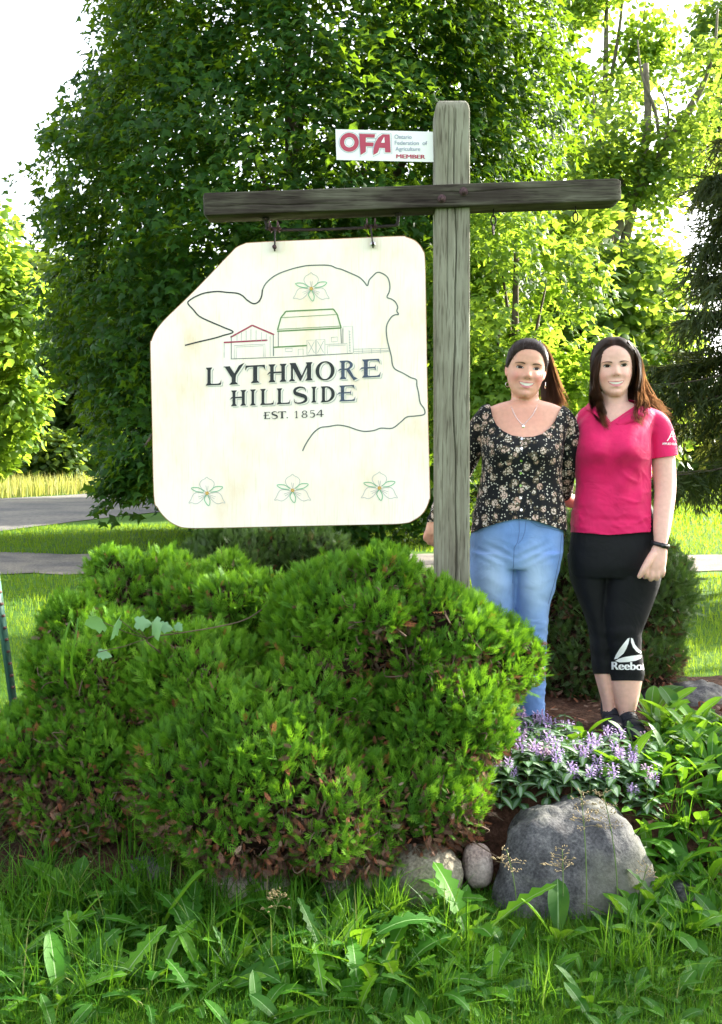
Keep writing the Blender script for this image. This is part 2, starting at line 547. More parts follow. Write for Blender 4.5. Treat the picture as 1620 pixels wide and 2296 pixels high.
e = region(26000, -26, -1, 30, 52, lambda x, y: (x < -13.6 + (y - 31.2) * 0.41 - 0.1) & (x > -24 + (y - 31) * 0.1))
blades('verge_grass', 'tall sunlit yellow green grass on the far side of the road', e, lawn_h, 0.8, 0.045, M['hay'], 0.25, 2)

# ------------------------------------------------------------------ trees
def maple_leaf():
    half = [(0.26, 0.54), (0.50, 0.17)]
    pts = [(0.02, 0.0)] + half + [(1.0, 0.0)] + [(x, -y) for x, y in half[::-1]]
    v = [(0.4, 0, 0.0)] + [(x, y, -0.30 * abs(y) - 0.22 * x * x) for x, y in pts]
    k = len(pts)
    return np.array(v), np.array([(0, 1 + i, 1 + (i + 1) % k) for i in range(k)])

def oval_leaf(w=0.36):
    v = np.array([(0, 0, 0), (0.4, w, -0.12), (1, 0, -0.15), (0.4, -w, -0.12)])
    return v, np.array([(0, 1, 2), (0, 2, 3)])

def lobed_leaf():
    pts = [(0, 0), (0.2, 0.38), (0.55, 0.42), (1, 0), (0.55, -0.42), (0.2, -0.38)]
    v = np.array([(x, y, -0.25 * abs(y) - 0.15 * x) for x, y in pts])
    return v, np.array([(0, 1, 2), (0, 2, 3), (0, 3, 4), (0, 4, 5)])

UP = np.array([0, 0, 1.0])
def leaf_mass(centers, outward, per, disc, leaf, size, droop=0.25, thick=0.10, upw=0.8):
    """clusters of leaves held roughly level, each cluster a flat spray"""
    n = len(centers)
    cn = nrm(UP * upw + outward * 0.55 + rng.normal(0, 0.25, (n, 3)))
    C = np.repeat(centers, per, 0)
    O = np.repeat(outward, per, 0)
    NC = np.repeat(cn, per, 0)
    m = n * per
    off = rng.normal(0, 1, (m, 3))
    off = off - NC * (off * NC).sum(1, keepdims=True)
    off = nrm(off) * (disc * np.sqrt(rng.uniform(0, 1, m)))[:, None]
    off += O * (disc * 0.3)
    h = (off * off).sum(1) / disc ** 2
    P = C + off + NC * rng.normal(0, thick, m)[:, None] - UP * (h * disc * droop)[:, None]
    nn = nrm(NC + rng.normal(0, 0.42, (m, 3)))
    tg = nrm(off) * 0.7 + O * 0.6 - UP * droop + rng.normal(0, 0.35, (m, 3))
    R = frames(nn, tg)
    S = size * rng.uniform(0.6, 1.2, m)
    v, f = scatter(leaf[0], leaf[1], R, P, S)
    cv = np.repeat(rng.uniform(0, 1, n), per) * 0.5 + rng.uniform(0, 0.5, m)
    return v, f, np.repeat(cv, len(leaf[0]))

def blob_points(blobs, n, shell=0.72, gap=-0.55, seed=0, freq=1.0):
    B = np.array(blobs, float)
    w = (B[:, 3] * B[:, 4] * B[:, 5]) ** (2 / 3)
    k = rng.choice(len(B), n, p=w / w.sum())
    d = nrm(rng.normal(size=(n, 3)))
    r = rng.uniform(shell ** 2, 1, n) ** 0.5
    r *= 1 + 0.16 * lump(d * 2 + k[:, None] * 3.1, 1.0, seed)
    P = B[k, :3] + d * B[k, 3:6] * r[:, None]
    ok = lump(P, freq * 0.8, seed + 3) > gap
    return P[ok], nrm(d[ok] / B[k, 3:6][ok])

def px_blob(px, py, Y, rw, rh, rd=None):
    c = at(px, py, Y)
    s = Y / F
    return (c.x, c.y, c.z, rw * s, (rd or rw) * s, rh * s)

def build_tree(name, label, base, trunk, limbs, crown, leaf, size, mleaf, mbark, group=None, cat='tree', r0=0.16, attr=True):
    """base: point on the ground; trunk: list of points; limbs: list of point lists; crown: (v, f, var)"""
    root = empty(name, base, label, cat, group)
    if trunk is not None:
        p = catmull(trunk, 5)
        rad = np.linspace(r0, r0 * 0.4, len(p))
        rad[0] *= 1.35
        MB().tube(p, rad, 10).build('trunk', mbark, root, smooth=True)
    for lp, lr in limbs:
        p = catmull(lp, 4)
        MB().tube(p, np.linspace(lr, lr * 0.3, len(p)), 6).build('limb', mbark, root, smooth=True)
    v, f, var = crown
    me = fast_mesh('crown', v, f, np.full(len(f), f.shape[1]), {'var': var})
    link('crown', me, mleaf, root)
    return root

def auto_limbs(start, targets, r):
    out = []
    for q in targets:
        q = np.array(q, float); s = np.array(start, float)
        s = s + np.array([0, 0, random.uniform(-0.25, 0.25) * abs(q[2] - s[2])])
        mid = (s + q) / 2 + np.array([random.uniform(-.1, .1), random.uniform(-.1, .1), 0.12]) * np.linalg.norm(q - s)
        out.append(([s, mid, q], r))
    return out

# the big maple behind the sign
YM = 18.0
rows = np.array([(-420, 520, 900), (-300, 420, 1050), (-150, 350, 1140), (0, 290, 1215), (130, 240, 1230), (330, 165, 1215), (450, 105, 1190),
                 (600, 125, 1170), (750, 150, 1150), (900, 195, 1120), (1000, 250, 1080), (1070, 285, 1040), (1150, 440, 960)], float)
n = 6700
py = rng.uniform(-420, 1150, n)
xl = np.interp(py, rows[:, 0], rows[:, 1]); xr = np.interp(py, rows[:, 0], rows[:, 2])
ph = rng.uniform(0, 6.283, n)
far = np.sin(ph) > 0.3
keep = ~(far & (rng.uniform(0, 1, n) < 0.5))
rr = np.sqrt(rng.uniform(0.30, 1.0, n))
s = YM / F
cx = ((xl + xr) / 2 - 810) * s; rx = (xr - xl) / 2 * s
Z = EYE + (1020 - py) * s
P = np.stack([cx + np.cos(ph) * rx * rr, YM + np.sin(ph) * rx * 0.85 * rr, Z], 1)
out = nrm(np.stack([np.cos(ph), np.sin(ph), 0.35 * (Z - 5) / 5], 1))
P += out * (0.62 * lump(P, 0.5, 4) + 0.22 * lump(P, 1.6, 14))[:, None]
keep &= lump(P, 0.8, 8) > -0.75
P, out = P[keep], out[keep]
# the low branch that hangs over the road
hang = np.array([at(300 + rng.uniform(-45, 60), 1030 + rng.uniform(-30, 65), YM - 3.6 + rng.uniform(-.3, .3)) for _ in range(42)])
P = np.vstack([P, hang]); out = np.vstack([out, nrm(np.array([[-0.7, -0.5, -0.3]] * len(hang)))])
crown = leaf_mass(P, out, 23, 0.36, maple_leaf(), 0.165, 0.30, 0.07, 0.75)
base = at(640, 1206, YM)
tr = [base, base + Vector((0.05, 0, 1.2)), base + Vector((0.0, 0, 3.0)), base + Vector((0.15, 0, 5.5)), base + Vector((0.1, 0, 9))]
limbs = auto_limbs(tr[2], [at(x, y, YM + d) for x, y, d in [(260, 420, -1), (380, 120, -1.5), (700, 60, -2.2), (900, 200, -2.0), (1050, 120, 0), (1100, 420, -0.5), (300, 760, -1.5), (560, 330, -2.6),
                                                            (980, 640, -2.0), (820, 380, -2.6), (480, 620, -2.4)]], 0.10)
limbs.append(([tr[1], at(420, 900, YM - 2), at(320, 1010, YM - 3.5)], 0.06))
build_tree('maple_tree', 'big dark green maple tree filling the picture behind the hanging sign', base, tr, limbs, crown, None, 0, M['maple'], M['bark'], r0=0.24)

def blob_tree(name, label, base, blobs, ncl, per, disc, size, leaf, mleaf, mbark=None, trunk=True, r0=0.14, group=None, shell=0.7, gap=-0.55, seed=0, lean=0.0, cat='tree', nl=5, extra=(), sunny=()):
    P, o = blob_points(blobs, ncl, shell, gap, seed)
    sd = np.array(SUN_DIR)
    for q, rad in sunny:                     # gaps cut in the crown to let the sun through to these places
        r_ = P - np.array(q)
        keep_ = np.linalg.norm(r_ - (r_ @ sd)[:, None] * sd, axis=1) > rad
        P, o = P[keep_], o[keep_]
    crown = leaf_mass(P, o, per, disc, leaf, size)
    B = np.array(blobs)
    top = B[:, 2].max(); cen = B[:, :3].mean(0)
    base = Vector(base)
    tr = None; limbs = []
    if trunk:
        tr = [base, base.lerp(Vector(cen), 0.5) + Vector((0.05, 0, 0)), Vector(cen), Vector((cen[0], cen[1], top))]
        limbs = auto_limbs(tr[1], [b[:3] for b in B[:nl]], r0 * 0.45)
    limbs += list(extra)
    return build_tree(name, label, base, tr, limbs, crown, None, size, mleaf, mbark or M['bark'], group, cat, r0)

def gpt(px, Y):
    x = (px - 810) / F * Y
    return (x, Y, float(lawn_h(x, Y)))

# left: a sunlit tree beyond the road
blob_tree('roadside_tree', 'sunlit yellow green tree at the edge beyond the road, left of the big maple', gpt(-60, 37),
          [px_blob(-90, 620, 37, 150, 170), px_blob(-20, 560, 36, 80, 120), px_blob(10, 760, 36, 85, 120), px_blob(-70, 880, 36, 140, 130), px_blob(40, 900, 36, 70, 90), px_blob(-30, 990, 36, 80, 70), px_blob(20, 670, 35.5, 70, 80)],
          760, 16, 0.5, 0.32, lobed_leaf(), M['bright'], seed=1, shell=0.45, gap=-0.25)
# the dark wood under the maple, left
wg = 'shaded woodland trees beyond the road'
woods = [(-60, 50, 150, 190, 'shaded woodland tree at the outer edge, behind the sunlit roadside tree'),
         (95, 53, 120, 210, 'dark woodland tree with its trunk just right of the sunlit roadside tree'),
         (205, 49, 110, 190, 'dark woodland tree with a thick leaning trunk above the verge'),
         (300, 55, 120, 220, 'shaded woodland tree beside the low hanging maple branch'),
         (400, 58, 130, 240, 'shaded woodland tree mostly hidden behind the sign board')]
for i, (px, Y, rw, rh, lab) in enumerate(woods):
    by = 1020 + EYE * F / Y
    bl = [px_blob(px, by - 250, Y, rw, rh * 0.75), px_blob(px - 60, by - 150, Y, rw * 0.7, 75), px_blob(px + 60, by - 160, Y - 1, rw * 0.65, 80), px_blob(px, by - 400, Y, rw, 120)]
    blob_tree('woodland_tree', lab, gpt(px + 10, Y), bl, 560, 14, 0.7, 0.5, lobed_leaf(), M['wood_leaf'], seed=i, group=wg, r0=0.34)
for i, (px, Y, w, lab) in enumerate([(110, 44, 62, 'low bush in the shade of the wood, near the tall roadside grass'), (265, 46, 60, 'pale sunlit bush between the wood trunks above the verge'),
                                     (20, 46, 50, 'low leafy bush under the sunlit roadside tree')]):
    blob_tree('wood_edge_bush', lab, gpt(px, Y), [px_blob(px, 1050, Y, w, 40), px_blob(px + 30, 1020, Y, w * 0.6, 45)], 160, 14, 0.5, 0.38, lobed_leaf(), M['bright'] if i == 1 else M['wood_leaf'], trunk=False, cat='bush', group='bushes at the wood edge', seed=i + 4)

# right of the post: small bright maples and the leaning tree
blob_tree('young_maple', 'bright yellow green young maple close behind the post and the women', gpt(1170, 14),
          [px_blob(1120, 560, 14, 110, 85), px_blob(1225, 640, 14.6, 120, 95), px_blob(1120, 740, 13.6, 110, 90), px_blob(1240, 800, 14, 120, 90), px_blob(1120, 880, 13.6, 90, 75),
           px_blob(1300, 930, 14.6, 95, 70), px_blob(1200, 980, 14, 120, 60), px_blob(1040, 660, 14.5, 80, 120), px_blob(1040, 900, 14.5, 80, 100)],
          980, 15, 0.26, 0.15, maple_leaf(), M['bright'], seed=2, r0=0.09, gap=-0.35)
blob_tree('shrubby_maple', 'green bushy maple between the young maple and the drooping spruce', gpt(1370, 19),
          [px_blob(1330, 560, 19, 110, 100), px_blob(1400, 660, 19, 120, 100), px_blob(1300, 720, 18.5, 120, 100), px_blob(1420, 800, 19, 110, 90), px_blob(1340, 880, 18.5, 130, 90), px_blob(1450, 940, 19, 90, 70), px_blob(1490, 720, 20, 60, 130)],
          880, 15, 0.34, 0.2, lobed_leaf(), M['poplar'], seed=3, r0=0.12, gap=-0.3)
YL = 22.0
Lp = lambda x, y, d=0.0: at(x, y, YL + d)
leanb = [px_blob(1300, 420, YL, 95, 80), px_blob(1400, 500, YL, 90, 70), px_blob(1385, 380, YL, 60, 60), px_blob(1480, 420, YL, 70, 55), px_blob(1440, 300, YL, 65, 55), px_blob(1530, 330, YL, 70, 60),
         px_blob(1580, 250, YL, 60, 60), px_blob(1400, 215, YL + 1, 50, 60), px_blob(1500, 200, YL, 50, 45), px_blob(1560, 420, YL, 60, 40), px_blob(1280, 540, YL, 70, 70), px_blob(1610, 140, YL, 50, 80), px_blob(1330, 310, YL, 50, 60)]
ex = [([Lp(1365, 545), Lp(1420, 452), Lp(1482, 348), Lp(1520, 285), Lp(1575, 190)], 0.16),
      ([Lp(1482, 348), Lp(1470, 250), Lp(1440, 170), Lp(1430, 90)], 0.05), ([Lp(1500, 310), Lp(1560, 230), Lp(1600, 120), Lp(1610, 20)], 0.07),
      ([Lp(1450, 400), Lp(1520, 380), Lp(1590, 330)], 0.05), ([Lp(1420, 452), Lp(1380, 380), Lp(1340, 300), Lp(1330, 200)], 0.05), ([Lp(1482, 348), Lp(1500, 260), Lp(1480, 190)], 0.04)]
blob_tree('leaning_tree', 'loose leaved tree with a long leaning trunk against the white sky', gpt(1240, YL), leanb, 620, 14, 0.42, 0.15, lobed_leaf(), M['poplar'], M['pale_bark'], seed=5, gap=-0.25, shell=0.3, nl=3, r0=0.16, extra=ex)
YT = 30.0
Tp = lambda x, y: at(x, y, YT)
ex = [([Tp(1330, 420), Tp(1345, 300), Tp(1368, 190), Tp(1390, 60), Tp(1400, -40)], 0.10), ([Tp(1345, 300), Tp(1310, 180), Tp(1290, 60)], 0.05), ([Tp(1368, 190), Tp(1430, 90), Tp(1450, 0)], 0.05), ([Tp(1340, 330), Tp(1290, 230), Tp(1270, 130)], 0.04)]
blob_tree('slender_tree', 'tall thin crowned tree with sparse pale leaves, top right beside the maple', gpt(1320, YT),
          [px_blob(1275, 120, YT, 55, 110), px_blob(1330, 60, YT, 60, 70), px_blob(1390, 110, YT, 50, 60), px_blob(1300, 270, YT, 60, 70), px_blob(1450, 40, YT, 50, 50), px_blob(1370, 240, YT, 45, 60), px_blob(1310, -40, YT, 90, 60), px_blob(1460, 130, YT, 40, 40), px_blob(1340, 380, YT, 70, 60)],
          720, 14, 0.55, 0.20, lobed_leaf(), M['bright'], M['pale_bark'], seed=6, gap=-0.15, shell=0.3, r0=0.13, nl=0, extra=ex)
blob_tree('edge_tree', 'tall loosely leaved tree cut by the top right corner of the picture', gpt(1680, 26),
          [px_blob(1600, 60, 26, 45, 90), px_blob(1640, 190, 26, 60, 90), px_blob(1590, 330, 26, 50, 60), px_blob(1690, 100, 26, 80, 160), px_blob(1660, 360, 26, 70, 100)], 400, 14, 0.45, 0.18, lobed_leaf(), M['poplar'], M['pale_bark'], seed=7, gap=-0.2, shell=0.3, r0=0.15)
for i, (px, Y, bl, lab) in enumerate([(1540, 34, [px_blob(1520, 985, 34, 60, 45), px_blob(1575, 975, 34, 70, 50)], 'dark rounded bush at the top of the lawn under the spruce'),
                                      (1640, 31, [px_blob(1640, 985, 31, 60, 55), px_blob(1600, 1005, 31, 40, 35)], 'dark bush at the lawn edge beside the drooping spruce'),
                                      (1460, 36, [px_blob(1430, 965, 36, 80, 60), px_blob(1480, 955, 36, 50, 60)], 'bush at the head of the lawn hidden behind the pink shirt')]):
    blob_tree('lawn_bush', lab, gpt(px, Y), bl, 190, 14, 0.42, 0.3, lobed_leaf(), M['wood_leaf'], trunk=False, cat='bush', group='bushes at the top of the lawn', seed=i + 11)

# the drooping spruce at the right
def spruce(base, H, rmax, z0, ax, label, dens=1.0):
    root = empty('spruce_tree', base, label, 'tree')
    bx, by, bz = base
    MB().tube([(bx, by, bz), (bx + .03, by, bz + H * .5), (bx, by, bz + H)], [0.17, 0.11, 0.02], 10).build('trunk', M['bark'], root, smooth=True)
    C, O, Ln = [], [], []
    bm = MB()
    z = z0
    while z < H * 0.97:
        L = rmax * (1 - z / H) ** 0.75 * random.uniform(0.85, 1.1)
        for k in range(6):
            a = random.uniform(0, 6.283)
            d = np.array([math.cos(a), math.sin(a), 0])
            pts = []
            for j in range(9):
                t = j / 8
                pts.append(np.array([bx, by, bz + z]) + d * L * t + UP * (-0.80 * t + 0.46 * t * t) * L * 0.70)
            pts = np.array(pts)
            bm.tube(pts, np.linspace(0.020, 0.004, 9), 4)
            m = int((30 + L * 52) * dens)
            tt = rng.uniform(0.12, 1.0, m)
            q = np.stack([np.interp(tt, np.linspace(0, 1, 9), pts[:, c]) for c in range(3)], 1)
            sd = np.cross(d, UP)
            q += sd * (rng.normal(0, 0.16, m) * (0.3 + (1 - tt)))[:, None]
            C.append(q); O.append(nrm(d * 0.35 + sd * rng.normal(0, .25, m)[:, None] - UP * rng.uniform(0.5, 1.4, m)[:, None]))
            Ln.append(rng.uniform(0.28, 0.66, m) * (0.6 + 0.4 * L / rmax))
        z += random.uniform(0.16, 0.26)
    tag(bm.build('branches', M['bark'], root), kind='stuff')
    C, O, Ln = np.concatenate(C), np.concatenate(O), np.concatenate(Ln)
    # a hanging spray: a stem with short needled side twigs
    tv, tf = [], []
    for i in range(5):
        x0 = i / 5
        for sgn in (-1, 1):
            b = len(tv)
            tv += [(x0, 0, 0), (x0 + 0.09, 0, 0.02), (x0 + 0.26, sgn * 0.17 * (1.1 - x0), -0.04)]
            tf.append((b, b + 1, b + 2))
    b = len(tv)
    tv += [(0, -.025, 0), (0, .025, 0), (1.05, 0, 0)]
    tf.append((b, b + 1, b + 2))
    R = frames(nrm(rng.normal(size=C.shape)), O)
    v, f = scatter(np.array(tv), np.array(tf), R, C, Ln)
    me = fast_mesh('crown', v, f, np.full(len(f), 3), {'var': np.repeat(rng.uniform(0, 1, len(C)), len(tv))})
    link('crown', me, M['spruce'], root)
    return root
bx, by = (1780 - 810) / F * 11.0, 11.0
spruce((bx, by, 0.0), 7.0, 2.3, 1.7, None, 'dark drooping spruce reaching in from the right edge')
c = at(1180, 700, 21)
spruce((c.x, 21.0, 0.0), 6.0, 1.2, 0.6, None, 'small blue green spruce half hidden among the maples behind the post', 0.5)

# a tall tree added out of view to the right, to shade the garden
blob_tree('unseen_shade_tree', 'unseen tall maple added right of the garden to shade it', (9.6, 8.4, 0),
          [(8.6, 7.8, 4.3, 2.0, 2.3, 1.5), (10.6, 9.4, 6.0, 2.8, 2.8, 2.2), (9.6, 6.5, 6.2, 2.6, 2.3, 2.0), (7.2, 6.8, 3.4, 1.4, 1.6, 1.0), (11.0, 7.4, 4.0, 2.0, 2.1, 1.6)],
          900, 12, 0.45, 0.22, lobed_leaf(), M['maple'], seed=9, r0=0.22, gap=-0.18, shell=0.3,
          sunny=[((1.31, 4.42, 1.74), 0.50), ((0.94, 4.52, 1.74), 0.30), ((0.72, 3.75, 0.75), 0.58), ((0.36, 2.98, 0.2), 0.58), ((1.72, 3.75, 0.3), 0.5)])
# tall trees added behind the maple to shade the road
tg = 'tall trees added behind the big maple'
for px, Y, H, lab in [(905, 29, 9.5, 'tall tree added for shade behind the big maple, seen through its gaps'), (1120, 34, 10.5, 'tall tree added for shade behind the young maple beside the post'), (760, 36, 10, 'tall tree added for shade, hidden behind the middle of the big maple')]:
    x, y, z = gpt(px, Y)
    blob_tree('added_back_tree', lab, (x, y, z), [(x, y, z + H * .55, 3.2, 3.0, H * .3), (x - 1.6, y, z + H * .35, 2.4, 2.2, 1.9), (x + 1.7, y, z + H * .4, 2.4, 2.2, 2.0), (x, y, z + H * .8, 2.6, 2.4, H * .18)],
              620, 14, 0.55, 0.36, lobed_leaf(), M['wood_leaf'], seed=int(px) % 9, r0=0.2, group=tg)

# far wood beyond the fields, one mass
far = []
for i in range(60):
    a = math.radians(-52 + 104 * (i + random.random()) / 60)
    d = random.uniform(95, 140)
    far.append((math.sin(a) * d, math.cos(a) * d, 3.2 + random.uniform(-1, 1.2), random.uniform(5, 8), random.uniform(4, 6), random.uniform(4.5, 6)))
P, o = blob_points(far, 2600, 0.8, -2, 3, 0.2)
v, f, var = leaf_mass(P, o, 6, 1.7, lobed_leaf(), 2.0)
tag(link('far_wood', fast_mesh('far_wood', v, f, np.full(len(f), 3), {'var': var}), M['wood_leaf']), label='far wooded skyline behind the lawn and road', cat='wood', kind='stuff')
# ------------------------------------------------------------------ cedar shrubs
def spray_template(kind=0):
    """a flat forked cedar spray: a stem and side shoots, each a narrow blade"""
    tv, tf = [], []
    def shoot(x0, y0, ang, L, w, z=0.0):
        d = np.array([math.cos(ang), math.sin(ang)]); q = np.array([-d[1], d[0]])
        b = len(tv)
        p0 = np.array([x0, y0]); p1 = p0 + d * L * 0.55; p2 = p0 + d * L
        pa, pb = p0 + d * L * 0.2 + q * w * 1.15, p0 + d * L * 0.2 - q * w * 1.15
        tv.extend([(*pa, z), (*p2, z + 0.03 * math.sin(9 * x0 + 5 * y0)), (*pb, z)])
        tf.append((b, b + 1, b + 2))
    shoot(-0.1, 0, 0, 0.95, 0.045)
    for i, (x, L) in enumerate([(0.10, 0.52), (0.27, 0.52), (0.44, 0.46), (0.60, 0.34)]):
        for sg in (-1, 1):
            a = sg * (0.60 - 0.07 * i + (0.08 if kind else 0))
            shoot(x + (0.05 if sg > 0 else 0), 0, a, L, 0.042)
            if kind == 0 and i < 2:
                shoot(x + L * 0.4 * math.cos(a), L * 0.4 * math.sin(a), a * 0.2, L * 0.5, 0.036)
    return np.array(tv), np.array(tf)
SPR = [spray_template(0), spray_template(1)]

def cedar(name, label, lobes, n, size, mat, dead=0.35, group=None, zground=0.1, core=True, bare=0, mounds=3):
    B = np.array(lobes, float)
    if mounds:                       # smaller mounds swelling out of the big lobes
        ex = []
        for b in B:
            for _ in range(mounds):
                d = nrm(rng.normal(size=3) + np.array([0, -0.55, 0.35]))
                q = b[:3] + d * b[3:6] * rng.uniform(0.70, 0.86)
                r = rng.uniform(0.30, 0.46) * b[3]
                if q[2] - zground > 0.5 * r: ex.append((*q, r, r, r * rng.uniform(0.8, 1.0)))
        B = np.vstack([B, np.array(ex)])
    ctr = B[:, :3].mean(0)
    root = empty(name, (ctr[0], ctr[1], zground), label, 'shrub', group)
    w = (B[:, 3] * B[:, 4] * B[:, 5]) ** (2 / 3)
    k = rng.choice(len(B), n, p=w / w.sum())
    d = nrm(rng.normal(size=(n, 3)))
    r = 1 + 0.10 * lump(d * 2.2 + k[:, None] * 1.7, 1.0, 5) + 0.035 * lump(d * 6 + k[:, None], 1.0, 6)
    depth = rng.uniform(0, 1, n) ** 1.6 * 0.22
    P = B[k, :3] + d * B[k, 3:6] * (r - depth)[:, None]
    nor = nrm(d / B[k, 3:6])
    ok = P[:, 2] > zground + 0.02
    near = np.full(n, 9.0)
    for j in range(len(B)):
        q = np.sqrt((((P - B[j, :3]) / B[j, 3:6]) ** 2).sum(1))
        ok &= (j == k) | (q > 0.93)
        near = np.where(j == k, near, np.minimum(near, q))
    ok &= (nor[:, 1] < 0.55) | (rng.uniform(0, 1, n) < 0.45)
    P, nor, d, k, depth, near = P[ok], nor[ok], d[ok], k[ok], depth[ok], near[ok]
    n = len(P)
    zrel = (P[:, 2] - zground) / (B[:, 2] + B[:, 5]).max()
    low = smooth01((-nor[:, 2] + 0.05) / 0.7)
    pd = dead * (0.04 + 1.3 * low + 1.2 * smooth01((0.42 - zrel) / 0.34) + 0.95 * smooth01((1.09 - near) / 0.12))
    pd *= 0.55 + 0.9 * smooth01((lump(P, 3.2, 9) + 0.5))
    is_dead = rng.uniform(0, 1, n) < np.clip(pd, 0, 0.9)
    def mass(sel, nm, sz, m, upw, jit):
        q = P[sel]; nn = nor[sel]
        ax = nrm(nn * 0.62 + UP * upw + rng.normal(0, jit, q.shape))
        pl = nrm(rng.normal(size=q.shape))
        half = rng.uniform(0, 1, len(q)) < 0.5
        vs, fs, va, base = [], [], [], 0
        clump = 0.5 + 0.5 * lump(q, 2.4, 12)
        val = np.clip(0.2 + 0.45 * clump + rng.normal(0, 0.17, len(q)), 0.14 if nm == 'foliage' else 0, 1)
        if nm == 'foliage':
            val[rng.uniform(0, 1, len(q)) < 0.012] = 0.02
        else:
            val = rng.uniform(0, 1, len(q))
        for h, tpl in ((half, SPR[0]), (~half, SPR[1])):
            if not h.any(): continue
            v, f = scatter(tpl[0], tpl[1], frames(pl[h], ax[h]), q[h] - ax[h] * sz * 0.45, (sz * rng.uniform(0.6, 1.35, h.sum()))[:, None] * np.array([1.15, 0.82, 1.0]))
            vs.append(v); fs.append(f + base); base += len(v); va.append(np.clip(np.repeat(val[h], len(tpl[0])) + np.tile(np.clip(tpl[0][:, 0], 0, 1) * 0.42 - 0.20, h.sum()) * (np.repeat(val[h], len(tpl[0])) > 0.1), 0.14 * (np.repeat(val[h], len(tpl[0])) > 0.1), 1) if nm == 'foliage' else np.repeat(val[h], len(tpl[0])))
        v, f = np.concatenate(vs), np.concatenate(fs)
        return link(nm, fast_mesh(nm, v, f, np.full(len(f), 3), {'var': np.concatenate(va)}), m, root)
    mass(~is_dead, 'foliage', size, mat, 1.0, 0.26)
    if is_dead.any():
        mass(is_dead, 'dead_foliage', size * 0.62, M['cedar_dead'], -0.15, 0.5)
    # the woody inside: bare twigs from the heart of each lobe to its surface, round an added dark solid that stops light coming through
    tw = MB()
    for b in B:
        nb = 14
        for i in range(nb):
            dd = nrm(rng.normal(size=3))
            if dd[2] < -0.5: dd[2] *= -1
            a0 = np.array([b[0], b[1], max(zground, b[2] - b[5] * 0.7)])
            a1 = b[:3] + dd * b[3:6] * 0.93
            if a1[2] < zground: continue
            mid = (a0 + a1) / 2 + rng.normal(0, 0.03, 3)
            tw.tube(catmull([a0, mid, a1], 3), np.linspace(0.008, 0.0025, 7), 3)
    for i in range(bare):
        b = B[rng.integers(len(B))]
        dd = nrm(rng.normal(size=3) * np.array([1, 1, 0.6]) + np.array([0, -0.9, -0.55]))
        a0 = b[:3] + dd * b[3:6] * 0.85
        a1 = b[:3] + dd * b[3:6] * 1.03 + rng.normal(0, 0.03, 3)
        if min(a0[2], a1[2]) < zground: continue
        tw.tube(catmull([a0, (a0 + a1) / 2 + rng.normal(0, 0.02, 3), a1], 3), np.linspace(0.004, 0.0015, 7), 3)
    tag(tw.build('twigs', M['twig'], root), kind='stuff')
    if core:
        bm = bmesh.new()
        for b in B:
            g = bmesh.ops.create_icosphere(bm, subdivisions=3, radius=1.0)
            for q in g['verts']:
                c = np.array(q.co[:])
                c = b[:3] + c * b[3:6] * (0.74 + 0.05 * float(lump(c[None] * 4, 1.0, 3)[0]))
                c[2] = max(c[2], zground - 0.03)
                q.co = c
        me = bpy.data.meshes.new('shade_core')
        bm.to_mesh(me); bm.free()
        link('shade_core', me, M['core'], root)
    return root

M['core'] = ground_mat('cedar_inner_shade', [(0.35, (0.012, 0.008, 0.005)), (0.55, (0.04, 0.022, 0.014)), (0.75, (0.10, 0.05, 0.03))], 60, bump=1.0)  # dark brown of the added core stands for shade inside the shrub

def lobe(px, py, Y, rx, rz, ry=None):
    c = at(px, py, Y)
    return (c.x, c.y, c.z, rx, ry or rx, rz)

sg = 'globe cedar shrubs in front of the sign'
cedar('cedar_shrub', 'largest front cedar shrub, rounded and green with a brown skirt, below the sign', [
    lobe(575, 1745, 3.47, 0.44, 0.35, 0.40), lobe(805, 1395, 3.80, 0.36, 0.26, 0.32), lobe(975, 1610, 3.66, 0.30, 0.25, 0.30),
    lobe(455, 1545, 3.74, 0.27, 0.24, 0.28), lobe(1062, 1480, 3.86, 0.26, 0.20, 0.26), lobe(915, 1790, 3.48, 0.29, 0.23, 0.26),
    lobe(740, 1830, 3.40, 0.30, 0.24, 0.28), lobe(380, 1770, 3.56, 0.19, 0.22, 0.22), lobe(720, 1560, 3.62, 0.24, 0.20, 0.24), lobe(985, 1430, 3.74, 0.25, 0.18, 0.22)],
    76000, 0.055, M['cedar'], 0.46, sg, 0.10, bare=420)
cedar('cedar_shrub', 'cedar shrub at the edge beside the green steel post, half behind the front shrub', [
    lobe(225, 1510, 3.95, 0.29, 0.25, 0.30), lobe(130, 1710, 3.78, 0.27, 0.27, 0.28), lobe(230, 1740, 3.66, 0.25, 0.25, 0.26), lobe(40, 1790, 3.75, 0.22, 0.20, 0.22), lobe(180, 1800, 3.58, 0.23, 0.19, 0.22), lobe(330, 1600, 3.85, 0.26, 0.25, 0.26)],
    48000, 0.055, M['cedar'], 0.46, sg, 0.10, bare=200, mounds=4)
cedar('cedar_shrub', 'cedar shrub behind, its low crown reaching up to the gravel drive', [
    lobe(340, 1355, 4.55, 0.32, 0.24, 0.30), lobe(470, 1375, 4.40, 0.32, 0.22, 0.28), lobe(570, 1395, 4.2, 0.27, 0.21, 0.26), lobe(240, 1425, 4.4, 0.25, 0.20, 0.25)],
    25000, 0.056, M['cedar'], 0.25, sg, 0.15)
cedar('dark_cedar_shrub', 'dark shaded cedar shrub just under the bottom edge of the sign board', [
    lobe(530, 1270, 5.4, 0.30, 0.22, 0.28), lobe(660, 1262, 5.5, 0.32, 0.22, 0.28)], 13000, 0.065, M['cedar_dark'], 0.2, None, 0.15)
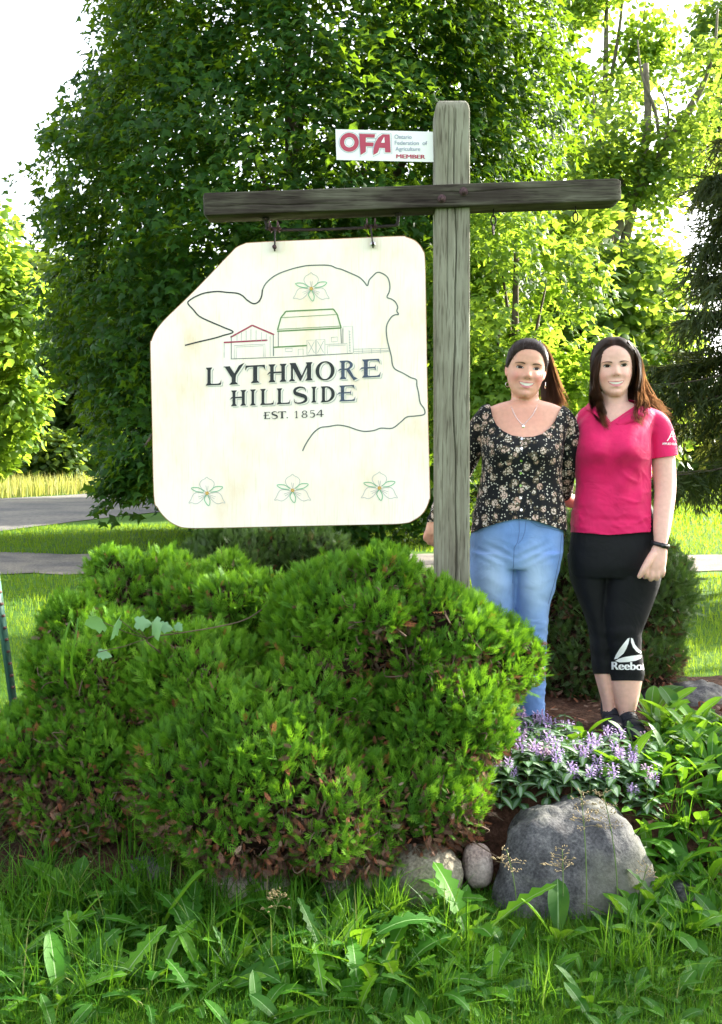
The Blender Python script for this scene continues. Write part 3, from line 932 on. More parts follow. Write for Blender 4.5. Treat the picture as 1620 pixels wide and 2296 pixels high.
cedar('dark_cedar_shrub', 'dark cedar shrub standing behind the two women, brown inside', [
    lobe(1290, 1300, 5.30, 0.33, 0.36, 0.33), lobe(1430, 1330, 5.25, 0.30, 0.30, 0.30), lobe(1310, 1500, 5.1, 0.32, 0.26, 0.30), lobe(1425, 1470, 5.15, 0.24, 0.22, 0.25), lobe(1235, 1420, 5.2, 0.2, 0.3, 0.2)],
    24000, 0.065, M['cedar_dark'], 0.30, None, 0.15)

# ------------------------------------------------------------------ boulders
def rock_mat(name, stops, speck=(0.5, 0.5, 0.5), tint=(0.25, 0.22, 0.16)):
    m, t, out = nt(name)
    tc = N(t, 'ShaderNodeTexCoord')
    n1 = N(t, 'ShaderNodeTexNoise', i_Scale=14.0, i_Detail=9.0, i_Roughness=0.7)
    n2 = N(t, 'ShaderNodeTexNoise', i_Scale=110.0, i_Detail=3.0, i_Roughness=0.6)
    n3 = N(t, 'ShaderNodeTexNoise', i_Scale=3.5, i_Detail=4.0)
    for q in (n1, n2, n3): t.links.new(tc.outputs['Object'], q.inputs['Vector'])
    r = ramp(t, stops); t.links.new(n1.outputs['Fac'], r.inputs['Fac'])
    r2 = ramp(t, [(0.32, (0.55, 0.55, 0.56)), (0.5, (1, 1, 1)), (0.70, (1.5, 1.5, 1.45))]); t.links.new(n2.outputs['Fac'], r2.inputs['Fac'])
    mu = N(t, 'ShaderNodeMix', data_type='RGBA', blend_type='MULTIPLY'); mu.inputs[0].default_value = 0.9
    t.links.new(r.outputs[0], mu.inputs[6]); t.links.new(r2.outputs[0], mu.inputs[7])
    mx = N(t, 'ShaderNodeMix', data_type='RGBA')
    r3 = ramp(t, [(0.48, (0, 0, 0)), (0.68, (0.7, 0.7, 0.7))]); t.links.new(n3.outputs['Fac'], r3.inputs['Fac'])
    t.links.new(r3.outputs[0], mx.inputs[0]); t.links.new(mu.outputs[2], mx.inputs[6]); mx.inputs[7].default_value = (*tint, 1)
    b = N(t, 'ShaderNodeBsdfPrincipled'); b.inputs['Roughness'].default_value = 0.85; b.inputs['Specular IOR Level'].default_value = 0.25
    t.links.new(mx.outputs[2], b.inputs['Base Color'])
    bp = N(t, 'ShaderNodeBump', i_Strength=0.8, i_Distance=0.012); t.links.new(n1.outputs['Fac'], bp.inputs['Height'])
    bp2 = N(t, 'ShaderNodeBump', i_Strength=0.4, i_Distance=0.003); t.links.new(n2.outputs['Fac'], bp2.inputs['Height'])
    t.links.new(bp.outputs[0], bp2.inputs['Normal']); t.links.new(bp2.outputs[0], b.inputs['Normal'])
    t.links.new(b.outputs[0], out.inputs[0])
    return m

M['granite'] = rock_mat('granite', [(0.32, (0.034, 0.034, 0.037)), (0.5, (0.074, 0.075, 0.079)), (0.7, (0.15, 0.15, 0.148))], tint=(0.16, 0.165, 0.12))
M['brown_rock'] = rock_mat('brown_rock', [(0.32, (0.10, 0.085, 0.06)), (0.5, (0.19, 0.17, 0.13)), (0.7, (0.29, 0.27, 0.22))], tint=(0.13, 0.15, 0.08))
M['pink_rock'] = rock_mat('pink_rock', [(0.32, (0.20, 0.15, 0.13)), (0.5, (0.33, 0.26, 0.23)), (0.7, (0.46, 0.39, 0.36))], tint=(0.3, 0.28, 0.24))

def boulder(label, px, py, Y, rw, rh, rd, m, seed, rot=0.0, box=2.6, rough=0.08, tilt=0.0, skew=0.0, taper=0.0):
    c = at(px, py, Y)
    s = Y / F
    bm = bmesh.new()
    bmesh.ops.create_icosphere(bm, subdivisions=5, radius=1.0)
    V = np.array([q.co[:] for q in bm.verts])
    e = np.power((np.abs(V) ** box).sum(1), 1 / box)
    V = V / e[:, None]
    dn = 1 + rough * lump(V, 0.8, seed) + rough * 0.5 * lump(V, 2.3, seed + 1) + rough * 0.22 * lump(V, 6, seed + 2)
    V = V * dn[:, None]
    V[:, 0] += skew * V[:, 2]
    V[:, 0] *= 1 - taper * V[:, 2]
    V = V * np.array([rw * s, rd, rh * s])
    Mx = (Matrix.Rotation(rot, 3, 'Y') @ Matrix.Rotation(tilt, 3, 'X'))
    V = V @ np.array(Mx).T
    for q, p in zip(bm.verts, V): q.co = p
    me = bpy.data.meshes.new('boulder'); bm.to_mesh(me); bm.free()
    me.polygons.foreach_set('use_smooth', [True] * len(me.polygons))
    o = link('boulder', me, m)
    o.location = c
    return tag(o, label, 'rock', 'stones edging the garden bed')

boulder('large grey granite boulder in front, below the purple flowers', 1275, 1990, 3.38, 175, 196, 0.22, M['granite'], 3, 0.07, 3.6, 0.11, -0.34, -0.06, 0.16)
boulder('brownish rounded rock between the big boulder and the front shrub', 950, 1975, 3.32, 88, 82, 0.12, M['brown_rock'], 8, 0.1, 2.5, 0.08, -0.3)
boulder('small pinkish stone squeezed between the two front boulders', 1072, 1940, 3.36, 34, 48, 0.05, M['pink_rock'], 12, -0.05, 2.6, 0.05, -0.3)
boulder('craggy grey boulder at the back edge of the bed, beyond the broad weeds', 1565, 1590, 4.9, 82, 58, 0.22, M['granite'], 15, 0.08, 2.4, 0.14)
boulder('grey rock sticking out at the edge among weeds, under the craggy boulder', 1625, 1672, 4.4, 32, 30, 0.12, M['granite'], 18, 0.3, 2.5, 0.12)
boulder('grey rock at the edge beside the broad weeds, above the lawn', 1625, 1872, 3.7, 42, 50, 0.14, M['granite'], 21, -0.2, 2.6, 0.12)
boulder('dark half buried stone in the weeds right of the big boulder', 1542, 2022, 3.25, 34, 40, 0.10, M['granite'], 24, 0.0, 2.5, 0.10)
boulder('flat grey stone under the brown skirt of the front shrub', 345, 1945, 3.35, 50, 26, 0.10, M['granite'], 27, 0.05, 2.8, 0.10)
boulder('pale stone low under the front shrub, next to the flat grey stone', 560, 1985, 3.26, 90, 34, 0.11, M['pink_rock'], 30, 0.08, 2.8, 0.10)
boulder('brown stone in shadow under the front shrub, left of the brown rock', 790, 1985, 3.30, 70, 40, 0.11, M['brown_rock'], 33, -0.05, 2.7, 0.10)
boulder('small tan stone in the shade under the left shrub', 205, 1935, 3.42, 34, 20, 0.08, M['pink_rock'], 36, 0.05, 2.6, 0.10)
boulder('small dark rock behind the shoes beside the yellow leaves', 1470, 1575, 4.85, 32, 30, 0.10, M['granite'], 39, 0, 2.5, 0.10)

# ------------------------------------------------------------------ weeds, flowers, stalks
def long_leaf(L, W, teeth, arch, twist, jag, rows=13):
    """a long leaf with a pale midrib; teeth > 0 cuts the margin into lobes"""
    v, f, mi = [], [], []
    for i in range(rows + 1):
        t = i / rows
        prof = math.sin(math.pi * min(1, t * 0.93 + 0.03)) ** 0.8 * (0.35 + 0.85 * t) if t < 1 else 0
        w = W * prof
        if teeth and i % 2 == 1 and i < rows: w *= 1 - jag
        w = max(w, 0.05 * W if t < 1 else 0.004 * W)
        a = arch * t
        x = L * (math.sin(a) / arch if abs(arch) > 0.01 else t)
        z = L * ((math.cos(a) - 1) / arch if abs(arch) > 0.01 else 0)
        x = x; r = max(0.0016, 0.075 * W * (1 - 0.7 * t))
        tw = twist * t
        back = -0.05 * W if (teeth and i % 2 == 1) else 0.0
        for y, dz, dx in ((-w, 0.28 * w, back), (-r, 0, 0), (r, 0, 0), (w, 0.28 * w, back)):
            yy = y * math.cos(tw) - dz * math.sin(tw); zz = y * math.sin(tw) + dz * math.cos(tw)
            v.append((x + dx, yy, z + zz + 0.010 * W * math.sin(i * 1.9 + y * 40)))
    for i in range(rows):
        for j in range(3):
            a = i * 4 + j
            f.append((a, a + 1, a + 5, a + 4)); mi.append(1 if j == 1 else 0)
    return fast_mesh('leaf', v, np.array(f).ravel(), np.full(len(f), 4), mat_idx=mi, smooth=True)

def with_mats(me, *ms):
    for m in ms: me.materials.append(m)
    return me

TOOTHED = [with_mats(long_leaf(1.0, 0.13 + 0.02 * (k % 3), 1, 0.5 + 0.28 * k, 0.3 * (-1) ** k, 0.48 - 0.04 * (k % 3), 15), M['weed'], M['weed_rib']) for k in range(5)]
BROAD = [with_mats(long_leaf(1.0, 0.16 + 0.02 * (k % 3), 0, 0.4 + 0.3 * k, 0.25 * (-1) ** k, 0, 10), M['weed'], M['weed_rib']) for k in range(4)]

def put(name, me, parent, loc, yaw, pitch, scale, roll=0.0):
    o = bpy.data.objects.new(name, me)
    COL.objects.link(o)
    o.parent = parent
    o.location = loc
    o.rotation_euler = (roll, -pitch, yaw)
    o.scale = (scale, scale, scale) if not isinstance(scale, tuple) else scale
    return o

def rosette(label, group, x, y, n, size, kinds, rise=(0.5, 1.25), zf=bed_h, cat='weed', name='weed_plant'):
    z = float(max(zf(x, y), 0))
    r = empty(name, (x, y, z - 0.01), label, cat, group, random.uniform(0, 6.28))
    a0 = random.uniform(0, 6.28)
    for i in range(n):
        a = a0 + 6.283 * i / n + random.uniform(-0.45, 0.45)
        put('leaf', random.choice(kinds), r, (0.012 * math.cos(a), 0.012 * math.sin(a), 0), a, random.uniform(*rise), size * random.uniform(0.6, 1.15), random.uniform(-0.3, 0.3))
    return r

def where(x, Y):
    px = 810 + x * F / Y
    row = 'nearest the viewer' if Y < 2.82 else 'halfway back' if Y < 3.03 else 'by the edging stones'
    col = ('under the left shrub' if px < 260 else 'below the front shrub edge' if px < 520 else 'below the front shrub middle' if px < 760 else
           'below the brownish rock' if px < 1080 else 'before the granite boulder' if px < 1400 else 'beyond the granite boulder')
    return col + ', ' + row

def weeds(spots, label, group, n, size, kinds, rise):
    for (px, py, Y) in spots:
        c = at(px, py, Y)
        rosette(label, group, c.x, c.y, random.randint(*n), size * random.uniform(0.85, 1.15), kinds, rise)

def scatter_px(k, x0, x1, y0, y1, mind):
    """spots on the ground, kept apart; y in picture rows of flat lawn"""
    out = []
    tries = 0
    while len(out) < k and tries < 4000:
        tries += 1
        px, Y = random.uniform(x0, x1), random.uniform(y0, y1)
        x = (px - 810) / F * Y
        if all((x - a) ** 2 + (Y - b) ** 2 > mind ** 2 for a, b in out): out.append((x, Y))
    return out

for x, y in scatter_px(70, -40, 1040, 2.62, 3.28, 0.07):
    rosette('jagged leaved weed ' + where(x, y), 'jagged weeds below the shrubs', x, y, random.randint(5, 7), random.uniform(0.14, 0.25), TOOTHED + BROAD[:1], (0.4, 1.25))
for x, y in scatter_px(22, 1040, 1600, 2.64, 2.92, 0.085):
    rosette('jagged leaved weed ' + where(x, y), 'jagged weeds in front of the boulder', x, y, random.randint(5, 7), random.uniform(0.08, 0.145), TOOTHED + BROAD[:2], (0.3, 1.1))
for x, y in scatter_px(96, 0, 1600, 2.42, 3.1, 0.055):
    rosette('low smooth leaved weed ' + where(x, y), 'smooth weeds in the front lawn', x, y, random.randint(4, 6), random.uniform(0.08, 0.15), BROAD, (0.3, 1.1))
for x, y in scatter_px(104, 1405, 1690, 3.0, 4.25, 0.068):
    if y > 3.7 and 810 + x * F / y < 1468: continue
    rosette('broad leaved weed ' + ('beside the purple flowers' if x < (1500 - 810) / F * y else 'at the outer edge of the patch') + (', by the craggy boulder' if y > 4.1 else ', halfway down' if y > 3.55 else ', low beside the big boulder'), 'broad leaved weeds beside the flowers', x, y, random.randint(6, 8), random.uniform(0.13, 0.20), BROAD + TOOTHED[:1], (0.55, 1.3))
for x, y in scatter_px(9, 1180, 1430, 3.6, 4.15, 0.12):
    rosette('smooth leaved weed growing up among the purple flowers', 'weeds among the purple flowers', x, y, random.randint(4, 6), random.uniform(0.13, 0.19), BROAD, (0.5, 1.2))
# single tall weeds that stand out
for px, Y, n, sz, lab in [(1062, 2.98, 6, 0.36, 'tallest upright jagged weed, standing in front of the brownish rock'), (890, 2.78, 6, 0.26, 'large jagged weed with long pale ribbed leaves, low in the middle of the lawn'),
                          (1470, 4.45, 6, 0.30, 'upright sunlit weed with big arching leaf beside the black shoes'), (1545, 4.3, 5, 0.26, 'tall upright weed in front of the craggy boulder'),
                          (1265, 3.0, 5, 0.19, 'broad upright weed overlapping the foot of the granite boulder'), (420, 2.95, 6, 0.26, 'large arching jagged weed below the middle of the front shrub'), (130, 3.0, 6, 0.27, 'large jagged weed near the corner below the left shrub')]:
    x = (px - 810) / F * Y
    rosette(lab, None, x, Y, n, sz, TOOTHED if 'jagged' in lab else BROAD, (0.7, 1.35))

# spotted dead-nettle: silvery leaves and lilac flowers
def nettle_leaf():
    v, f, mi = [], [], []
    rows = 6
    for i in range(rows + 1):
        t = i / rows
        w = 0.30 * math.sin(math.pi * min(1, t * 0.9 + 0.1)) ** 0.9 if t < 1 else 0.004
        for y in (-w, -0.42 * w, 0.42 * w, w):
            v.append((t, y, 0.22 * abs(y) - 0.35 * t * t))
    for i in range(rows):
        for j in range(3):
            a = i * 4 + j
            f.append((a, a + 1, a + 5, a + 4)); mi.append(1 if j == 1 else 0)
    return with_mats(fast_mesh('leaf', v, np.array(f).ravel(), np.full(len(f), 4), mat_idx=mi, smooth=True), M['nettle'], M['silver'])
NL = nettle_leaf()
def flower_mesh(seed):
    """a whorl of hooded two lipped florets round the stem tip"""
    rs = random.Random(seed)
    mb = MB()
    for lev in range(3):
        z = lev * 0.020
        for k in range(6 - lev):
            a = k * 6.283 / (6 - lev) + lev * 0.5 + rs.uniform(-.2, .2)
            d = np.array([math.cos(a), math.sin(a), 0]); q = np.array([-d[1], d[0], 0])
            p0 = d * 0.004 + UP * z
            p1 = p0 + d * 0.010 + UP * 0.010
            p2 = p1 + d * 0.007 + UP * 0.010
            lip = p1 + d * 0.013 - UP * 0.004
            hood = p2 + d * 0.008 - UP * 0.002
            w = 0.005
            v = [p0, p1 - q * w * .6, p1 + q * w * .6, p2 - q * w, p2 + q * w, hood, lip - q * w * 1.2, lip + q * w * 1.2]
            mb.add(v, [(0, 1, 2), (1, 3, 4, 2), (3, 5, 4), (1, 2, 7, 6)])
    return with_mats(mb.mesh('flower', True), M['lilac'])
FLW = [flower_mesh(k) for k in range(3)]
def stem_mesh():
    return with_mats(MB().tube([(0, 0, 0), (0.01, 0, 0.5), (0, 0, 1)], [0.016, 0.014, 0.010], 5).mesh('stem', True), M['stem'])
STEM = stem_mesh()
spots = []
tries = 0
while len(spots) < 125 and tries < 5000:
    tries += 1
    py = random.uniform(1600, 1850); px = random.uniform(1060, 1470)
    # the patch: a rough oval, upper edge 1590, lower edge along the boulder
    Y = (4.14 if px < 1285 else 3.84) - (py - 1600) / 250 * (0.62 if px < 1285 else 0.32)
    if px < 1150 and py > 1700 and py < 1640: continue
    x = (px - 810) / F * Y
    if all((x - a) ** 2 + (Y - b) ** 2 > 0.044 ** 2 for a, b in spots): spots.append((x, Y))
for i, (x, y) in enumerate(spots):
    npx = 810 + x * F / y
    r = empty('flowering_nettle', (x, y, float(bed_h(x, y)) - 0.01), 'silver leaved lilac nettle ' + ('against the front shrub' if npx < 1170 else 'mid patch' if npx < 1320 else 'beside the broad weeds') + (', back row by the women' if y > 3.95 else ', central row' if y > 3.75 else ', front row along the boulder'), 'flower', 'purple flowering nettles above the boulder', random.uniform(0, 6.28))
    h = random.uniform(0.06, 0.12)
    lx, ly = random.uniform(-.05, .05), random.uniform(-.06, .02)
    put('stem', STEM, r, (0, 0, 0), 0, 0, (0.16, 0.16, h))
    for lev in range(4):
        z = h * (0.2 + 0.24 * lev)
        for k in range(3):
            put('leaf', NL, r, (0, 0, z), lev * 1.3 + k * 2.09 + random.uniform(-.4, .4), random.uniform(-0.25, 0.45), random.uniform(0.042, 0.068))
    if random.random() < 0.55:
        put('flower', FLW[i % 3], r, (0, 0, h - 0.012), 0, 0, random.uniform(0.65, 0.95))
        if random.random() < 0.5:
            put('flower', FLW[(i + 1) % 3], r, (0.02, 0.015, h - 0.035), 1.0, 0, random.uniform(0.5, 0.75))

# flowering grass stalks in front of the boulder
def stalk(label, px, py_base, Y, h, bend, tuft):
    c = at(px, py_base, Y)
    z0 = float(max(bed_h(c.x, Y), 0)) - 0.01
    r = empty('grass_stalk', (c.x, Y, z0), label, 'grass stalk', 'seeding grass stalks before the boulder')
    p = [Vector((c.x + bend * t * t, Y - 0.03 * t, z0 + h * t)) for t in (0, .25, .5, .75, 1)]
    MB().tube(catmull(p, 3), np.linspace(0.0022, 0.0012, 13), 5).build('stem', M['stem'], r)
    mb = MB()
    for i in range(tuft):
        t = random.uniform(0.72, 1.0)
        q = np.array(p[4].lerp(p[2], (1 - t) * 2)[:])
        a = random.uniform(0, 6.28); L = random.uniform(0.012, 0.05) * (1.25 - t) * 2.2
        e = q + np.array([math.cos(a) * L, math.sin(a) * L, L * 0.25])
        mb.tube([q, (q + e) / 2 + UP * 0.004, e], [0.0006, 0.0006, 0.0006], 3)
        for k in range(3):
            s = e + rng.normal(0, 0.004, 3)
            mb.tube([s, s + UP * 0.003 + (e - q) * .15, s + (e - q) * 0.3], [0.0007, 0.0019, 0.0005], 4)
    mb.build('seed_head', M['seed'], r)
for a in [('tall seeding grass stalk leaning over the middle of the boulder face', 1315, 2085, 3.12, 0.45, -0.03, 26), ('short tan seed head standing left on the boulder face', 1262, 2060, 3.10, 0.27, -0.01, 18),
          ('tall green seed spike against the upper part of the boulder', 1385, 2080, 3.14, 0.44, -0.06, 30), ('thin bent stalk near the pinkish stone', 1160, 2060, 3.12, 0.26, -0.04, 16), ('thin stalk at the foot of the boulder on its far side', 1430, 2090, 3.15, 0.20, 0.02, 12),
          ('pale seeding stalk in the rough grass below the front shrub', 610, 2100, 2.95, 0.2, 0.03, 18)]:
    stalk(*a)

# the wild grape shoot and a grass blade lying on the left shrub
def grape_leaf():
    pts = [(0.0, 0.0), (-0.10, 0.26), (0.12, 0.46), (0.22, 0.36), (0.44, 0.52), (0.56, 0.30), (0.72, 0.26), (1.0, 0.0)]
    pts = pts + [(x, -y) for x, y in pts[1:-1][::-1]]
    v = [(0.35, 0, 0.05)] + [(x, y, -0.22 * abs(y) - 0.12 * x * x) for x, y in pts]
    k = len(pts)
    f = np.array([(0, 1 + i, 1 + (i + 1) % k) for i in range(k)])
    return with_mats(fast_mesh('leaf', v, f.ravel(), np.full(k, 3)), M['vine'])
GL = grape_leaf()
YV = 3.52
vp = [at(400, 1500, 3.75), at(355, 1460, YV + .05), at(330, 1432, YV), at(400, 1420, YV), at(490, 1405, YV + .05), at(560, 1385, YV + 0.2), at(620, 1340, YV + .35)]
r = empty('grape_vine', vp[0], 'wild grape shoot with lobed pale leaves lying on the left shrub', 'vine')
MB().tube(catmull(vp, 5), 0.0025, 6).build('stem', M['twig'], r, True)
for px, py, sz, yaw, pit, rol in [(232, 1395, 0.085, 2.6, -0.1, 1.0), (268, 1388, 0.09, -2.0, -0.75, 1.1), (345, 1392, 0.08, -1.2, -0.9, 1.2), (305, 1395, 0.06, 0.3, -0.1, 1.0), (360, 1402, 0.05, 0.2, -.3, 0.9), (395, 1400, 0.035, -.6, -.6, 1.0), (222, 1462, 0.05, 0.2, -.3, .7)]:
    q = at(px, py, YV - 0.03)
    o = put('leaf', GL, r, (0, 0, 0), yaw, pit, sz, rol)
    o.parent = None; o.parent = r
    o.matrix_parent_inverse = parent_world(r).inverted()
    o.location = q
    # leaf stalk
    j = min(vp, key=lambda w: (w - q).length)
    MB().tube([q, (q + j) / 2 - Vector((0, 0, .005)), j], 0.0014, 4).build('leaf_stalk', M['twig'], r)
for lab, P in [('long bent grass blade hanging over the left shrub, the broader of two', [at(170, 1545, 3.6), at(160, 1490, 3.52), at(172, 1420, 3.5), at(175, 1385, 3.56)]),
               ('thin bent grass blade leaning on the left shrub beside the broader blade', [at(140, 1540, 3.62), at(142, 1460, 3.55), at(155, 1400, 3.55), at(166, 1392, 3.58)])]:
    p = catmull(P, 5)
    w = np.linspace(0.007, 0.0025, len(p))
    v = np.concatenate([p - np.array([1, 0, 0]) * w[:, None], p + np.array([1, 0, 0]) * w[:, None] + np.array([0, -0.004, 0])])
    m = len(p)
    me = fast_mesh('reed_grass', v, np.array([(i, i + 1, m + i + 1, m + i) for i in range(m - 1)]).ravel(), np.full(m - 1, 4), {'var': np.full(2 * m, 0.7)}, smooth=True)
    tag(link('reed_grass', me, M['grass']), lab, 'grass blade')

# bark chips and fallen cedar bits on the bed
n = 3000
xy = region(n, -2.2, 2.4, 3.2, 5.2, lambda x, y: bed_h(x, y) > 0.05)
n = len(xy)
T = np.stack([xy[:, 0], xy[:, 1], bed_h(xy[:, 0], xy[:, 1]) + 0.004], 1)
tv = np.array([(-.5, -.12, 0), (.5, -.15, .03), (.55, .12, 0.02), (-.45, .14, .05), (0, 0, .12)]); tf = np.array([(0, 1, 4), (1, 2, 4), (2, 3, 4), (3, 0, 4)])
R = frames(nrm(UP + rng.normal(0, .35, (n, 3))), nrm(rng.normal(size=(n, 3))))
v, f = scatter(tv, tf, R, T, rng.uniform(0.015, 0.045, n))
tag(link('bark_chips', fast_mesh('bark_chips', v, f, np.full(len(f), 3), {'var': np.repeat(rng.uniform(0, 1, n), 5)}), M['cedar_dead']), 'brown bark chips and dry cedar litter on the garden bed', 'mulch', kind='stuff')

# the green steel post at the edge
a, b = at(-22, 1180, 4.55), at(36, 1600, 4.5)
r = empty('steel_post', b, 'leaning green painted steel fence post at the outer edge', 'post')
M['steel_green'] = plain('green_steel_paint', (0.03, 0.10, 0.075), 0.5, var=0.35, scale=18, bump=0.2)
M['rust'] = plain('rusty_iron', (0.10, 0.045, 0.035), 0.8, var=0.5, scale=60, bump=0.4)
d = (b - a).normalized()
rot = d.to_track_quat('Z', 'Y').to_matrix()
L = (b - a).length
mid = (a + b) / 2
MB().box(mid, (0.036, 0.005, L), rot).build('flange', M['steel_green'], r)
MB().box(mid + rot @ Vector((0.004, -0.0175, 0)), (0.005, 0.03, L), rot).build('web', M['steel_green'], r)
st = MB()
for i in range(int(L / 0.055)):
    st.box(a + d * (0.03 + i * 0.055) + rot @ Vector((0.0, 0.006, 0)), (0.016, 0.008, 0.012), rot)
o = st.build('studs', M['rust'], r)
# ------------------------------------------------------------------ the wooden sign post
M['post'] = wood('weathered_post', 2, [(0.28, (0.06, 0.048, 0.036)), (0.40, (0.15, 0.138, 0.105)), (0.53, (0.235, 0.23, 0.175)), (0.70, (0.34, 0.345, 0.275))])
M['beam'] = wood('dark_beam', 0, [(0.32, (0.016, 0.010, 0.009)), (0.45, (0.042, 0.034, 0.028)), (0.56, (0.085, 0.08, 0.06)), (0.70, (0.17, 0.165, 0.13))])
M['crack'] = plain('crack_shadow', (0.02, 0.016, 0.013), 0.95)

def timber(name, p0, p1, w, d, axis_up, m, parent, cracks=(), rings=160, per=64, cham=(0.05, 0.05), seed=0, r=0.10):
    """a squared timber with rounded arrises, chamfered ends and drying cracks on its front face"""
    p0, p1 = np.array(p0), np.array(p1)
    ax = nrm(p1 - p0)
    L = np.linalg.norm(p1 - p0)
    fwd = np.array((0, -1.0, 0)); fwd = nrm(fwd - ax * (fwd @ ax))
    sd = np.cross(ax, fwd)
    # a square section with rounded corners, points packed on the front (+y) face
    def side(k): return np.linspace(-1 + r, 1 - r, k)
    q = [(x, 1.0) for x in -side(per)] + [(-1 + r * 0.3, 1 - r * 0.3)] + [(-1.0, y) for y in -side(8)] + [(-1 + r * 0.3, -1 + r * 0.3)]
    q += [(x, -1.0) for x in side(8)] + [(1 - r * 0.3, -1 + r * 0.3)] + [(1.0, y) for y in side(8)] + [(1 - r * 0.3, 1 - r * 0.3)]
    cx, cy = np.array(q).T
    per = len(cx)
    V = []
    ts = np.concatenate([[0], np.linspace(0.0004, 0.9996, rings), [1]])
    for t in ts:
        s0 = t * L; s1 = (1 - t) * L
        k = 1.0
        if s0 < cham[0]: k = min(k, 0.72 + 0.28 * math.sqrt(1 - (1 - s0 / cham[0]) ** 2))
        if s1 < cham[1]: k = min(k, 0.72 + 0.28 * math.sqrt(1 - (1 - s1 / cham[1]) ** 2))
        x = cx * w / 2 * k; y = cy * d / 2 * k
        P = p0 + ax * (t * L) + x[:, None] * sd + y[:, None] * fwd
        P += (0.0016 * lump(P * np.array([14, 14, 14]) * (1 - 0.8 * np.abs(ax)), 1.0, seed))[:, None] * fwd
        for (c0, t0, t1, wob, dep, cw) in cracks:   # drying cracks
            if t0 < t < t1:
                c = c0 + wob * math.sin(t * 17 + c0 * 9) + wob * 0.5 * math.sin(t * 41)
                env = min(1, (t - t0) / 0.05, (t1 - t) / 0.05)
                P -= (dep * env * np.exp(-((x / (w / 2) - c) / cw) ** 2) * (y > 0.3 * d))[:, None] * fwd
        V.append(P)
    n = len(ts)
    f = [(i * per + k, i * per + (k + 1) % per, (i + 1) * per + (k + 1) % per, (i + 1) * per + k) for i in range(n - 1) for k in range(per)]
    f += [tuple(range(per))[::-1], tuple((n - 1) * per + k for k in range(per))]
    return MB().add(np.concatenate(V), f).build(name, m, parent, smooth=True)

YP = 4.0
pt = at(1012, 236, YP + 0.07); pb = at(1015.5, 1330, YP + 0.07)
sp = empty('sign_post', pb, 'weathered grey wooden sign post shaped like a cross, with a long dark crossbeam', 'sign post')
base = pb.copy(); base.z = 0.12
timber('post', base, pt, 0.137, 0.137, None, M['post'], sp, [(0.12, 0.05, 0.90, 0.07, 0.020, 0.030), (-0.28, 0.70, 0.99, 0.04, 0.010, 0.026), (0.10, 0.84, 0.995, 0.03, 0.016, 0.030), (0.42, 0.0, 0.35, 0.05, 0.008, 0.026)], rings=260, cham=(0.001, 0.05), seed=1, per=52)
YB = YP + 0.045
bl, br = at(461, 467, YB), at(1386, 434, YB)
timber('crossbeam', bl, br, 0.088, 0.135, None, M['beam'], sp, [(0.3, 0.05, 0.35, 0.08, 0.005, 0.05), (-0.3, 0.55, 0.93, 0.06, 0.004, 0.05)], rings=200, cham=(0.012, 0.035), seed=4, per=34)
M['iron'] = plain('dark_iron', (0.035, 0.028, 0.028), 0.55, 0.6, var=0.5, scale=80, bump=0.3)
M['bolt'] = plain('rusty_bolt', (0.075, 0.04, 0.045), 0.7, 0.3, var=0.5, scale=90, bump=0.4)
for px, py in ((991, 446), (1040, 430)):
    c = at(px, py, YP - 0.022)
    mb = MB()
    mb.tube([c + Vector((0, 0.005, 0)), c - Vector((0, 0.004, 0))], 0.017, 16)
    mb.tube([c - Vector((0, 0.004, 0)), c - Vector((0, 0.012, 0))], [0.012, 0.010], 6)
    mb.build('bolt', M['bolt'], sp)

def ring_pts(c, rx, rz, ry=0.0, n=18):
    return [c + Vector((rx * math.cos(a), ry * math.cos(a), rz * math.sin(a))) for a in np.linspace(0, 6.2832, n)]
# the chain links that hang unused from the right arm
for i, (px, y0, links, lab) in enumerate([(1107, 480, 2, 'two rusty chain links hanging under the beam next to the post'), (1291, 472, 1, 'single rusty hook ring hanging near the beam end')]):
    r = empty('chain', at(px, y0, YB), lab, 'chain')
    c = at(px, y0, YB)
    MB().tube([c + Vector((0, 0, 0.02)), c - Vector((0, 0, 0.012))], 0.003, 6).build('hook', M['iron'], r)
    for k in range(links):
        q = c - Vector((0, 0, 0.026 + k * 0.036))
        MB().tube(ring_pts(q, 0.0105 if k == 0 else 0.004, 0.020, 0.004 if k == 0 else 0.010), 0.0032, 6).build('chain_link', M['iron'], r, True)

# ------------------------------------------------------------------ small member sign
def z7(x, y): return ((1060 + x * 0.29630) / 1.44012, (400 + y * 0.29630) / 1.44012)
YO = YP + 0.03
def flat_poly(mb, pts, Y, zf, mi=0):
    v = [at(*zf(x, y), Y) for x, y in pts]
    mb.add([tuple(q) for q in v], [tuple(range(len(v)))], mi)
def flat_strip(mb, outer, inner, Y, zf, closed=False, mi=0):
    v = [tuple(at(*zf(x, y), Y)) for x, y in list(outer) + list(inner)]
    n = len(outer)
    m = n if closed else n - 1
    mb.add(v, [(i, (i + 1) % n, n + (i + 1) % n, n + i) for i in range(m)], mi)
def stroke(mb, pts, w, Y, zf, mi=0, closed=False, smooth=0):
    p = np.array(pts, float)
    if smooth: p = catmull(p, smooth)
    t = np.gradient(p, axis=0); t /= np.maximum(np.linalg.norm(t, axis=1, keepdims=True), 1e-6)
    q = np.stack([-t[:, 1], t[:, 0]], 1)
    w = np.broadcast_to(np.asarray(w, float), (len(p),))[:, None]
    flat_strip(mb, p + q * w / 2, p - q * w / 2, Y, zf, closed, mi)

